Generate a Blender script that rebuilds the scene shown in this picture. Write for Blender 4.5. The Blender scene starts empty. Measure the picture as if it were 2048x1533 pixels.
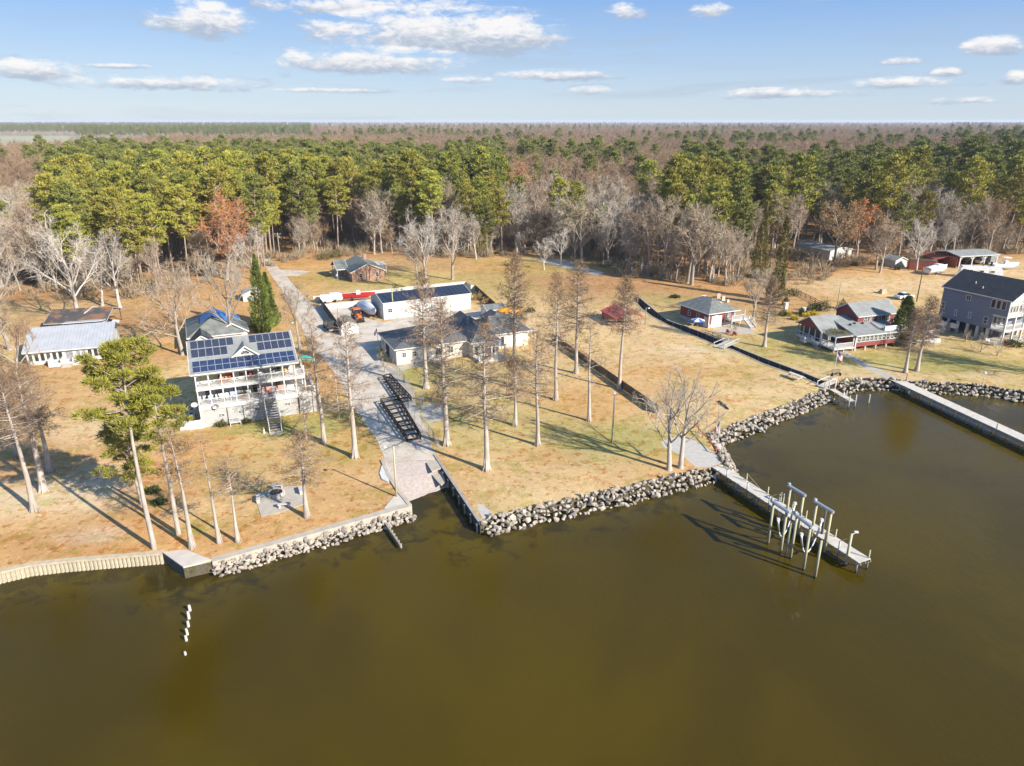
import bpy, bmesh, math, random
from mathutils import Vector, Matrix, noise as mnoise
from mathutils.geometry import delaunay_2d_cdt
random.seed(7)
S = bpy.context.scene
COL = S.collection
R = math.radians

# ------------------------------------------------------------------ camera
FPX, CX, CY, W0 = 1420.0, 1024.0, 766.5, 2048.0      # photograph measured in its 2048 px width
PITCH, HC = R(20.3), 38.0                             # drone 38 m above the lawns
cam = bpy.data.cameras.new('camera')
cam.sensor_width = 36.0
cam.lens = 36.0 * FPX / W0
cam.clip_start = 1.0
cam.clip_end = 60000.0
camo = bpy.data.objects.new('camera', cam)
camo.location = (0, 0, HC)
camo.rotation_euler = (R(90) - PITCH, 0, 0)
COL.objects.link(camo)
S.camera = camo

# ------------------------------------------------------------------ sky and sun
SUN_EL, SUN_AZ = R(29.5), R(127.4)                    # azimuth clockwise from +Y
SKY_STRENGTH, SUN_STRENGTH, EXPOSURE = 0.06, 5.0, 0.95
S.view_settings.view_transform = 'Standard'
S.view_settings.look = 'None'
S.view_settings.gamma = 1.0
S.view_settings.use_curve_mapping = False
S.view_settings.exposure = EXPOSURE
S.cycles.max_bounces = 6
S.cycles.diffuse_bounces = 3
S.cycles.glossy_bounces = 3
S.cycles.transmission_bounces = 3
S.cycles.transparent_max_bounces = 6
S.cycles.volume_bounces = 0
S.cycles.use_denoising = True
S.cycles.denoising_prefilter = 'ACCURATE'
S.cycles.denoising_input_passes = 'RGB_ALBEDO_NORMAL'

def ray(px, py):
    u = (px - CX) / FPX; v = -(py - CY) / FPX
    return Vector((u, math.cos(PITCH) + v * math.sin(PITCH), -math.sin(PITCH) + v * math.cos(PITCH)))
def G(px, py, z=0.0):
    """ground (height z) point that the photograph shows at a pixel"""
    d = ray(px, py); t = (z - HC) / d.z
    return Vector((d.x * t, d.y * t, z))
def PXL(X, Y, Z):
    d = Y * math.cos(PITCH) - (Z - HC) * math.sin(PITCH)
    v = Y * math.sin(PITCH) + (Z - HC) * math.cos(PITCH)
    return CX + FPX * X / d, CY - FPX * v / d
def ZAT(X, Y, py):
    k = (CY - py) / FPX
    c, s = math.cos(PITCH), math.sin(PITCH)
    return HC + Y * (k * c - s) / (c + k * s)
def azel(px, py):
    d = ray(px, py).normalized()
    return math.degrees(math.atan2(d.x, d.y)), math.degrees(math.asin(d.z))

sun = bpy.data.lights.new('sun', 'SUN')
sun.energy = SUN_STRENGTH
sun.angle = R(0.5)
sun.color = (1.0, 0.93, 0.82)
suno = bpy.data.objects.new('sun', sun)
sd = Vector((math.sin(SUN_AZ) * math.cos(SUN_EL), math.cos(SUN_AZ) * math.cos(SUN_EL), math.sin(SUN_EL)))
suno.rotation_euler = (-sd).to_track_quat('-Z', 'Y').to_euler()
suno.location = (60, -40, 90)
COL.objects.link(suno)

class NT:
    """small helper for node trees"""
    def __init__(s, tree): s.t = tree; s.n = tree.nodes; s.l = tree.links
    def add(s, kind, **kw):
        n = s.n.new(kind)
        for k, v in kw.items():
            setattr(n, k, v)
        return n
    def put(s, sock, v):
        if hasattr(v, 'is_linked') or isinstance(v, bpy.types.NodeSocket): s.l.new(v, sock)
        elif v is not None: sock.default_value = v
    def math(s, op, a, b=None, c=None, clamp=False):
        n = s.add('ShaderNodeMath', operation=op, use_clamp=clamp)
        s.put(n.inputs[0], a)
        if b is not None: s.put(n.inputs[1], b)
        if c is not None: s.put(n.inputs[2], c)
        return n.outputs[0]
    def noise(s, vec, scale, detail=4, rough=.55, dist=0.0):
        n = s.add('ShaderNodeTexNoise')
        if vec is not None: s.l.new(vec, n.inputs['Vector'])
        n.inputs['Scale'].default_value = scale
        n.inputs['Detail'].default_value = detail
        n.inputs['Roughness'].default_value = rough
        n.inputs['Distortion'].default_value = dist
        return n.outputs['Fac']
    def ramp(s, fac, lo, hi, smooth=True):
        n = s.add('ShaderNodeMapRange', interpolation_type='SMOOTHSTEP' if smooth else 'LINEAR')
        s.put(n.inputs[0], fac); n.inputs[1].default_value = lo; n.inputs[2].default_value = hi
        return n.outputs[0]
    def mix(s, fac, a, b, blend='MIX'):
        n = s.add('ShaderNodeMix', data_type='RGBA', blend_type=blend)
        s.put(n.inputs[0], fac); s.put(n.inputs[6], col4(a)); s.put(n.inputs[7], col4(b))
        return n.outputs[2]
    def comb(s, x, y, z):
        n = s.add('ShaderNodeCombineXYZ')
        s.put(n.inputs[0], x); s.put(n.inputs[1], y); s.put(n.inputs[2], z)
        return n.outputs[0]
def col4(c):
    if isinstance(c, (tuple, list)): return (c[0], c[1], c[2], 1.0)
    return c

# clouds of the photograph as directions: azimuth, elevation (degrees), half width, height above / below centre, weight
CLOUDS = []
def cloud(px, py, wpx, up, dn, wt=1.0):
    a, e = azel(px, py); a2, _ = azel(px + wpx, py)
    wpx *= 1.08; up *= 1.22; dn *= 1.15
    _, e2 = azel(px, py - up); _, e3 = azel(px, py + dn)
    CLOUDS.append((a, e, abs(a2 - a), e2 - e, e - e3, wt if wt >= .9 else wt + .16))
for c in [(880, 84, 260, 66, 32, 1.1), (1030, 78, 110, 40, 26, 1.0), (700, 62, 120, 34, 22, .9), (740, 130, 230, 32, 22, 1.05), (405, 52, 125, 48, 28, 1.0), (690, 16, 190, 30, 22, 1.0), (420, 14, 60, 20, 14, .7), (1250, 30, 50, 24, 14, .9),
          (1420, 25, 56, 22, 14, .9), (60, 150, 150, 30, 14, .8), (330, 172, 250, 22, 12, .75), (1110, 155, 150, 16, 8, .8),
          (930, 162, 85, 12, 8, .7), (1985, 100, 90, 26, 14, 1.0), (1800, 125, 62, 14, 8, .7), (1560, 192, 230, 18, 8, .7),
          (1790, 172, 160, 18, 8, .75), (1890, 148, 40, 14, 8, .8), (2035, 160, 40, 20, 10, .8), (1185, 185, 70, 14, 8, .7), (1930, 204, 140, 14, 7, .6),
          (640, 182, 180, 8, 6, .6), (1640, -8, 70, 12, 10, .8), (240, 134, 120, 8, 5, .7)]:
    cloud(*c)

def build_world():
    w = bpy.data.worlds.new('World'); S.world = w; w.use_nodes = True
    t = NT(w.node_tree); t.n.clear()
    sky = t.add('ShaderNodeTexSky', sky_type='NISHITA', sun_disc=False)
    sky.sun_elevation = SUN_EL; sky.sun_rotation = SUN_AZ
    sky.air_density = 1.0; sky.dust_density = 0.35; sky.ozone_density = 1.6; sky.altitude = 50
    tc = t.add('ShaderNodeTexCoord')
    sep = t.add('ShaderNodeSeparateXYZ'); t.l.new(tc.outputs['Generated'], sep.inputs[0])
    x, y, z = sep.outputs
    az = t.math('MULTIPLY', t.math('ARCTAN2', x, y), 180 / math.pi)
    el = t.math('MULTIPLY', t.math('ARCSINE', z), 180 / math.pi)
    v1 = t.comb(t.math('MULTIPLY', az, .30), t.math('MULTIPLY', el, .95), 3.1)
    v2 = t.comb(t.math('MULTIPLY', az, 1.1), t.math('MULTIPLY', el, 2.6), 8.7)
    n1 = t.noise(v1, 1.0, 5, .6, .5)
    n2 = t.noise(v2, 1.0, 6, .62, .4)
    nn = t.math('ADD', t.math('MULTIPLY', t.math('SUBTRACT', n1, .5), 4.6), t.math('MULTIPLY', t.math('SUBTRACT', n2, .5), 2.6))
    best = None; shade = None
    for (a, e, ra, ru, rd, wt) in CLOUDS:
        dx = t.math('MULTIPLY', t.math('SUBTRACT', az, a), 1 / ra)
        dy0 = t.math('SUBTRACT', el, e)
        dy = t.math('MAXIMUM', t.math('MULTIPLY', dy0, 1 / ru), t.math('MULTIPLY', dy0, -1 / rd))
        d = t.math('SUBTRACT', wt, t.math('SQRT', t.math('ADD', t.math('MULTIPLY', dx, dx), t.math('MULTIPLY', dy, dy))))
        best = d if best is None else t.math('MAXIMUM', best, d)
        # height inside the cloud, for its grey underside
        h = t.math('MULTIPLY', t.math('SUBTRACT', t.math('MULTIPLY', dy0, 1 / (ru + rd)), -rd / (ru + rd) + .0), 1.0)
        g = t.math('MULTIPLY', t.ramp(d, -.2, .3), h)
        shade = g if shade is None else t.math('MAXIMUM', shade, g)
    # thin veils between them, over the whole sky
    veil = t.ramp(t.noise(t.comb(t.math('MULTIPLY', az, .05), t.math('MULTIPLY', el, .55), 1.7), 1.0, 6, .65, .8), .50, .80)
    body = t.math('ADD', t.math('MULTIPLY', best, 1.15), t.math('MULTIPLY', nn, .50))
    dens = t.math('MULTIPLY', t.ramp(body, -.02, .78), .94)
    dens = t.math('MAXIMUM', dens, t.math('MULTIPLY', veil, .50))
    lit = t.ramp(t.math('ADD', shade, t.math('MULTIPLY', t.math('SUBTRACT', n2, .5), .9)), .14, .70)
    ccol = t.mix(lit, (3.9, 4.6, 5.7), (8.6, 8.4, 8.3))
    clear = t.mix(t.ramp(el, -.5, 9.5, False), (5.7, 6.9, 8.1), (1.55, 3.6, 7.9))      # winter air: paler towards the horizon
    skyc = t.mix(.74, sky.outputs[0], clear)
    c = t.mix(dens, skyc, ccol)
    bg = t.add('ShaderNodeBackground'); t.l.new(c, bg.inputs[0]); bg.inputs[1].default_value = SKY_STRENGTH
    out = t.add('ShaderNodeOutputWorld'); t.l.new(bg.outputs[0], out.inputs[0])
    w.cycles.sampling_method = 'MANUAL'; w.cycles.sample_map_resolution = 1024
build_world()

# ------------------------------------------------------------------ materials
MATS = {}
def mk(name, c1, c2=None, scale=3.0, rough=.85, bump=0.0, bscale=20.0, metal=0.0, spec=.3, rnd=0.0, detail=5, contrast=(.3, .7), c3=None, stretch=None, hue=0.0, bdist=.02):
    m = bpy.data.materials.new(name); m.use_nodes = True
    t = NT(m.node_tree); b = t.n['Principled BSDF']
    tc = t.add('ShaderNodeTexCoord'); vec = tc.outputs['Object']
    if stretch:
        mp = t.add('ShaderNodeMapping'); t.l.new(vec, mp.inputs[0]); mp.inputs['Scale'].default_value = stretch; vec = mp.outputs[0]
    c = col4(c1)
    if c2 is not None:
        f = t.ramp(t.noise(vec, scale, detail, .6), *contrast)
        c = t.mix(f, c1, c2)
    if c3 is not None:
        f = t.ramp(t.noise(vec, scale * 4.3, 4, .6), .55, .75)
        c = t.mix(f, c, c3)
    if rnd or hue:
        oi = t.add('ShaderNodeObjectInfo')
        h = t.add('ShaderNodeHueSaturation')
        t.put(h.inputs['Color'], c)
        t.l.new(t.math('MULTIPLY_ADD', oi.outputs['Random'], 2 * rnd, 1 - rnd), h.inputs['Value'])
        if hue:
            r2 = t.math('FRACT', t.math('MULTIPLY', oi.outputs['Random'], 17.31))
            t.l.new(t.math('MULTIPLY_ADD', r2, 2 * hue, .5 - hue), h.inputs['Hue'])
        c = h.outputs[0]
    t.put(b.inputs['Base Color'], c)
    b.inputs['Roughness'].default_value = rough
    b.inputs['Metallic'].default_value = metal
    b.inputs['Specular IOR Level'].default_value = spec
    if bump:
        bn = t.add('ShaderNodeBump'); bn.inputs['Strength'].default_value = bump; bn.inputs['Distance'].default_value = bdist
        t.l.new(t.noise(vec, bscale, 4, .6), bn.inputs['Height']); t.l.new(bn.outputs[0], b.inputs['Normal'])
    MATS[name] = m
    return m
M = MATS
mk('white_paint', (.60, .59, .565), (.50, .49, .465), 1.3, .55, .1, 30)
mk('white_siding', (.52, .51, .485), (.43, .425, .405), .8, .6, .25, 8, stretch=(.3, .3, 7))
mk('pale_stucco', (.42, .41, .39), (.33, .325, .315), 1.0, .85, .3, 25)
mk('cream_wall', (.64, .585, .50), (.55, .50, .42), .9, .75, .2, 10, stretch=(.4, .4, 5))
mk('grey_wall', (.50, .50, .50), (.42, .42, .43), 1.2, .7)
mk('red_siding', (.24, .060, .055), (.18, .045, .042), 1.1, .65, .4, 6, stretch=(.4, .4, 7))
mk('blue_siding', (.180, .200, .250), (.150, .170, .215), 1.0, .65, .4, 6, stretch=(.4, .4, 7))
mk('dark_shingle', (.080, .088, .092), (.115, .120, .120), 1.2, .9, .5, 18, c3=(.11, .11, .105))
mk('charcoal_shingle', (.020, .024, .030), (.034, .038, .044), 1.6, .9, .5, 18)
mk('green_grey_shingle', (.115, .125, .12), (.19, .20, .185), 1.0, .9, .5, 16, c3=(.10, .105, .095))
mk('light_shingle', (.25, .26, .245), (.195, .20, .19), .9, .9, .4, 16, c3=(.15, .15, .14))
mk('navy_metal', (.018, .024, .042), (.026, .032, .052), .6, .42, 0, spec=.5)
mk('grey_metal_roof', (.42, .43, .44), (.36, .37, .385), .7, .42, .05, 6, metal=.15, spec=.5)
mk('rusty_roof', (.060, .060, .060), (.19, .105, .065), .55, .85, .3, 12, contrast=(.42, .62))
mk('red_metal', (.42, .085, .06), (.34, .065, .05), .8, .5, .1, 6, spec=.4)
mk('rust_red', (.36, .12, .07), (.26, .08, .05), 1.1, .75, .3, 7)
mk('brick', (.30, .17, .115), (.38, .24, .175), 9, .9, .4, 22, c3=(.27, .13, .09))
mk('blue_tarp', (.03, .11, .34), (.05, .20, .48), 2.0, .4, .5, 3)
mk('glass', (.018, .022, .028), (.035, .042, .05), 1.5, .08, spec=.6)
mk('curtain_glass', (.30, .31, .31), (.16, .17, .18), 2.5, .15, spec=.5)
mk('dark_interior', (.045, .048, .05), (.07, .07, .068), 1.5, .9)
mk('screen', (.05, .055, .06), (.08, .085, .09), 2, .6)
mk('solar_cell', (.016, .020, .036), (.022, .027, .046), 1.0, .16, spec=.6)
mk('solar_cell_blue', (.009, .020, .060), (.013, .028, .080), 1.0, .14, spec=.6)
mk('panel_frame', (.26, .28, .32), None, 1, .4)
mk('grey_wood', (.34, .31, .27), (.25, .225, .195), 2.2, .9, .3, 18, rnd=.12)
mk('pale_deck', (.54, .50, .43), (.44, .405, .345), 1.6, .85, .3, 16, rnd=.08)
mk('tan_wood', (.48, .40, .28), (.37, .30, .21), 2.0, .85, .25, 16, rnd=.10)
mk('dark_wood', (.07, .06, .05), (.11, .09, .07), 2.0, .9, .3, 16)
mk('brown_fence', (.155, .13, .085), (.115, .095, .062), 1.1, .9, .3, 12, rnd=.12)
mk('pile_wood', (.44, .40, .25), (.33, .31, .20), 1.4, .8, .25, 14, stretch=(2, 2, .4), rnd=.10)
mk('wet_wood', (.030, .026, .018), (.05, .042, .03), 3, .4)
mk('concrete', (.44, .39, .315), (.36, .32, .26), 1.1, .9, .3, 14, c3=(.29, .25, .21))
mk('pale_concrete', (.54, .49, .415), (.46, .41, .35), .8, .9, .25, 14)
mk('sheet_pile', (.44, .385, .28), (.31, .27, .19), 2.2, .75, .2, 14, rnd=.10)
mk('black_steel', (.020, .018, .017), (.06, .035, .025), 2.4, .7, .2, 14, contrast=(.45, .75))
mk('aluminium', (.60, .62, .64), (.50, .52, .55), 3, .38, metal=.7)
mk('vinyl', (.56, .545, .51), (.47, .455, .42), 1.2, .6)
mk('galvanised', (.36, .37, .38), (.28, .29, .30), 3, .5, metal=.5)
mk('hose', (.62, .64, .63), (.48, .50, .50), 3, .55)
mk('rope', (.44, .34, .20), None, 1, .9)
mk('black_rubber', (.018, .018, .018), None, 1, .8)
mk('black_paint', (.014, .015, .018), (.02, .021, .024), 1, .22, spec=.6)
mk('orange_paint', (.62, .15, .03), (.52, .12, .03), 2, .4, spec=.5)
mk('red_gelcoat', (.46, .015, .022), (.40, .012, .02), 1, .25, spec=.6)
mk('white_gelcoat', (.74, .74, .73), (.62, .62, .62), 1.2, .35, spec=.5)
mk('boat_wrap', (.66, .66, .68), (.56, .56, .60), 1.2, .5, .3, 5)
mk('grey_canvas', (.19, .20, .25), (.14, .15, .20), 1.5, .8, .4, 5)
mk('blue_hull', (.03, .05, .12), None, 1, .3)
mk('orange_canvas', (.80, .36, .03), (.70, .28, .02), 2, .7, .2, 6)
mk('teal_plastic', (.02, .38, .30), (.02, .30, .25), 2, .5)
mk('blue_canvas', (.04, .12, .42), (.05, .15, .48), 2, .8)
mk('white_canvas', (.74, .72, .70), None, 1, .8)
mk('chair_red', (.42, .07, .05), (.36, .06, .04), 2, .6)
mk('chair_orange', (.55, .17, .06), None, 2, .6)
mk('cushion_pink', (.52, .33, .28), (.42, .24, .20), 6, .9)
mk('cushion_blue', (.22, .30, .52), (.5, .52, .58), 9, .9)
mk('yellow_glass', (.55, .48, .12), (.42, .38, .12), 3, .25, spec=.5)
mk('flag_red', (.42, .03, .05)); mk('flag_white', (.72, .70, .70)); mk('flag_blue', (.025, .04, .16))
mk('rock', (.37, .32, .26), (.25, .215, .175), 1.6, .9, .5, 7, rnd=.32, hue=.018, c3=(.46, .40, .33))
mk('small_stone', (.46, .42, .38), (.34, .31, .29), 2.0, .9, .4, 9, rnd=.35, hue=.02)
mk('boulder', (.42, .39, .34), (.50, .46, .41), 2, .9, .5, 8)
mk('black_bin', (.03, .035, .03), None, 1, .6)

# ------------------------------------------------------------------ mesh helpers
class MB:
    def __init__(s): s.v = []; s.f = []; s.m = []
    def add(s, vs, fs, m=0):
        o = len(s.v); s.v.extend([tuple(v) for v in vs]); s.f.extend([tuple(i + o for i in f) for f in fs]); s.m.extend([m] * len(fs)); return s
    def box(s, x0, x1, y0, y1, z0, z1, m=0):
        return s.add([(x0, y0, z0), (x1, y0, z0), (x1, y1, z0), (x0, y1, z0), (x0, y0, z1), (x1, y0, z1), (x1, y1, z1), (x0, y1, z1)],
                     [(3, 2, 1, 0), (4, 5, 6, 7), (0, 1, 5, 4), (1, 2, 6, 5), (2, 3, 7, 6), (3, 0, 4, 7)], m)
    def beam(s, p, q, w, h=None, m=0, up=(0, 0, 1)):
        h = h or w; p = Vector(p); q = Vector(q); d = (q - p).normalized(); u = Vector(up)
        if abs(d.dot(u)) > .95: u = Vector((1, 0, 0))
        a = d.cross(u).normalized() * (w / 2); b = a.cross(d).normalized() * (h / 2)
        vs = [p - a - b, p + a - b, p + a + b, p - a + b, q - a - b, q + a - b, q + a + b, q - a + b]
        return s.add(vs, [(3, 2, 1, 0), (4, 5, 6, 7), (0, 1, 5, 4), (1, 2, 6, 5), (2, 3, 7, 6), (3, 0, 4, 7)], m)
    def tube(s, pts, rad, n=6, m=0, cap=True):
        pts = [Vector(p) for p in pts]; k = len(pts)
        if not isinstance(rad, (list, tuple)): rad = [rad] * k
        vs = []; ref = None
        for i, p in enumerate(pts):
            d = (pts[min(i + 1, k - 1)] - pts[max(i - 1, 0)]).normalized()
            if ref is None: ref = Vector((1, 0, 0)) if abs(d.x) < .8 else Vector((0, 1, 0))
            a = d.cross(ref).normalized(); b = d.cross(a).normalized(); ref = -(d.cross(a).cross(d)).normalized() if False else ref
            for j in range(n):
                t = 2 * math.pi * j / n
                vs.append(p + (a * math.cos(t) + b * math.sin(t)) * rad[i])
        fs = [(i * n + j, i * n + (j + 1) % n, (i + 1) * n + (j + 1) % n, (i + 1) * n + j) for i in range(k - 1) for j in range(n)]
        fs = [f[::-1] for f in fs]
        if cap: fs += [tuple(range(n)), tuple(reversed(range((k - 1) * n, k * n)))]
        return s.add(vs, fs, m)
    def prism(s, poly, z0, z1, m=0):
        n = len(poly)
        vs = [(p[0], p[1], z0) for p in poly] + [(p[0], p[1], z1) for p in poly]
        fs = [tuple(range(n - 1, -1, -1)), tuple(range(n, 2 * n))] + [(i, (i + 1) % n, n + (i + 1) % n, n + i) for i in range(n)]
        return s.add(vs, fs, m)
    def extrude(s, prof, y0, y1, m=0, axis='y'):
        """profile (a, z) pushed along y (or x)"""
        n = len(prof)
        f = (lambda a, z, t: (a, t, z)) if axis == 'y' else (lambda a, z, t: (t, a, z))
        vs = [f(a, z, y0) for a, z in prof] + [f(a, z, y1) for a, z in prof]
        fs = [tuple(range(n)), tuple(range(2 * n - 1, n - 1, -1))] + [(i, n + i, n + (i + 1) % n, (i + 1) % n) for i in range(n)]
        return s.add(vs, fs, m)
    def slab(s, quad, th, m=0):
        """a plate: 3 or more corners of its top, thickness th downwards along z"""
        n = len(quad)
        vs = [tuple(q) for q in quad] + [(q[0], q[1], q[2] - th) for q in quad]
        fs = [tuple(range(n)), tuple(range(2 * n - 1, n - 1, -1))] + [(n + i, n + (i + 1) % n, (i + 1) % n, i) for i in range(n)]
        return s.add(vs, fs, m)
    def lathe(s, prof, n=10, m=0, c=(0, 0, 0)):
        vs = []; k = len(prof)
        for r, z in prof:
            for j in range(n):
                t = 2 * math.pi * j / n; vs.append((c[0] + r * math.cos(t), c[1] + r * math.sin(t), c[2] + z))
        fs = [(i * n + j, i * n + (j + 1) % n, (i + 1) * n + (j + 1) % n, (i + 1) * n + j) for i in range(k - 1) for j in range(n)]
        fs += [tuple(reversed(range(n))), tuple(range((k - 1) * n, k * n))]
        return s.add(vs, fs, m)
    def mesh(s, name, mats, smooth=False):
        me = bpy.data.meshes.new(name); me.from_pydata(s.v, [], s.f)
        for m in (mats if isinstance(mats, (list, tuple)) else [mats]): me.materials.append(M[m] if isinstance(m, str) else m)
        if len(me.materials) > 1: me.polygons.foreach_set('material_index', s.m)
        if smooth: me.polygons.foreach_set('use_smooth', [True] * len(me.polygons))
        me.update(); return me
def link(name, data, parent=None, loc=(0, 0, 0), rz=0.0, rot=None, scale=None):
    o = bpy.data.objects.new(name, data); o.location = loc
    o.rotation_euler = rot if rot else (0, 0, rz)
    if scale: o.scale = scale if isinstance(scale, (tuple, list)) else (scale,) * 3
    if parent: o.parent = parent
    COL.objects.link(o); return o
def tag(o, label, cat, group=None):
    o['label'] = label; o['category'] = cat
    if group: o['group'] = group
    return o
def thing(name, label, cat, loc=(0, 0, 0), rz=0.0, group=None):
    return tag(link(name, None, None, loc, rz), label, cat, group)
def part(parent, name, mb, mats, loc=(0, 0, 0), rz=0.0, smooth=False, rot=None):
    return link(name, mb.mesh(name, mats, smooth), parent, loc, rz, rot)
def solo(name, mb, mats, label, cat, loc=(0, 0, 0), rz=0.0, group=None, smooth=False):
    return tag(link(name, mb.mesh(name, mats, smooth), None, loc, rz), label, cat, group)
def struct(name, me):
    o = link(name, me); o['kind'] = 'structure'; return o
def copy_tree(o, parent=None, loc=None, rz=None, scale=None):
    c = o.copy(); COL.objects.link(c); c.parent = parent
    if loc is not None: c.location = loc
    if rz is not None: c.rotation_euler = (0, 0, rz)
    if scale is not None: c.scale = (scale,) * 3 if not isinstance(scale, (tuple, list)) else scale
    for ch in o.children: copy_tree(ch, c)
    return c
def ang(p, q): return math.atan2(q[1] - p[1], q[0] - p[0])
# ------------------------------------------------------------------ ground and water
WZ = -1.1
def g2(*pts): return [G(x, y).xy for x, y in pts]
SHORE_W = g2((-420, 1262), (-260, 1216), (-120, 1178), (0, 1145), (60, 1131), (130, 1123), (325, 1107))
PAD = g2((325, 1107), (367, 1137), (424, 1124))
SHORE_M = g2((424, 1124), (822, 1012))
SLIP_L = g2((822, 1012), (797, 981), (779, 952), (766, 921))
SLIP_R = g2((873, 917), (961, 1049))
SHORE_C = g2((961, 1049), (985, 1033), (1008, 1028), (1062, 1016), (1135, 1001), (1184, 989), (1233, 981), (1319, 959), (1404, 940), (1424, 936))
ABUT = g2((1424, 936), (1446, 930))
SHORE_P = g2((1446, 930), (1432, 905), (1411, 869))
SHORE_E = g2((1411, 869), (1441, 862), (1502, 837), (1575, 810), (1656, 778))
CANAL_N = g2((1656, 778), (1608, 757), (1526, 728), (1465, 700), (1430, 690), (1385, 671), (1334, 650), (1303, 633), (1283, 618), (1266, 599))
CANAL_F = g2((1271, 589), (1295, 609), (1325, 634), (1338, 642), (1403, 665), (1438, 680), (1471, 694), (1526, 716), (1604, 745), (1657, 766))
SHORE_R = g2((1657, 766), (1670, 767), (1712, 757), (1789, 759), (1839, 765), (1919, 767), (1979, 772), (2048, 784), (2140, 800), (2300, 826), (2700, 880))
OUTLINE = []
for seg in (SHORE_W, PAD, SHORE_M, SLIP_L, SLIP_R, SHORE_C, ABUT, SHORE_P, SHORE_E, CANAL_N, CANAL_F, SHORE_R):
    for p in seg:
        if not OUTLINE or (p - OUTLINE[-1]).length > .05: OUTLINE.append(p.copy())
NSHORE = len(OUTLINE)
FAR = 24000.0
OUTLINE += [Vector((150, 60)), Vector((FAR, 300)), Vector((FAR, FAR)), Vector((-FAR, FAR)), Vector((-FAR, 40)), Vector((-75, 30))]

LAWN, ORANGE, GREEN, SAND, FLOOR, FIELD, WOOD = (.50, .345, .165), (.45, .245, .095), (.26, .25, .070), (.58, .46, .31), (.36, .20, .095), (.46, .42, .28), (.30, .235, .165)
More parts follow.
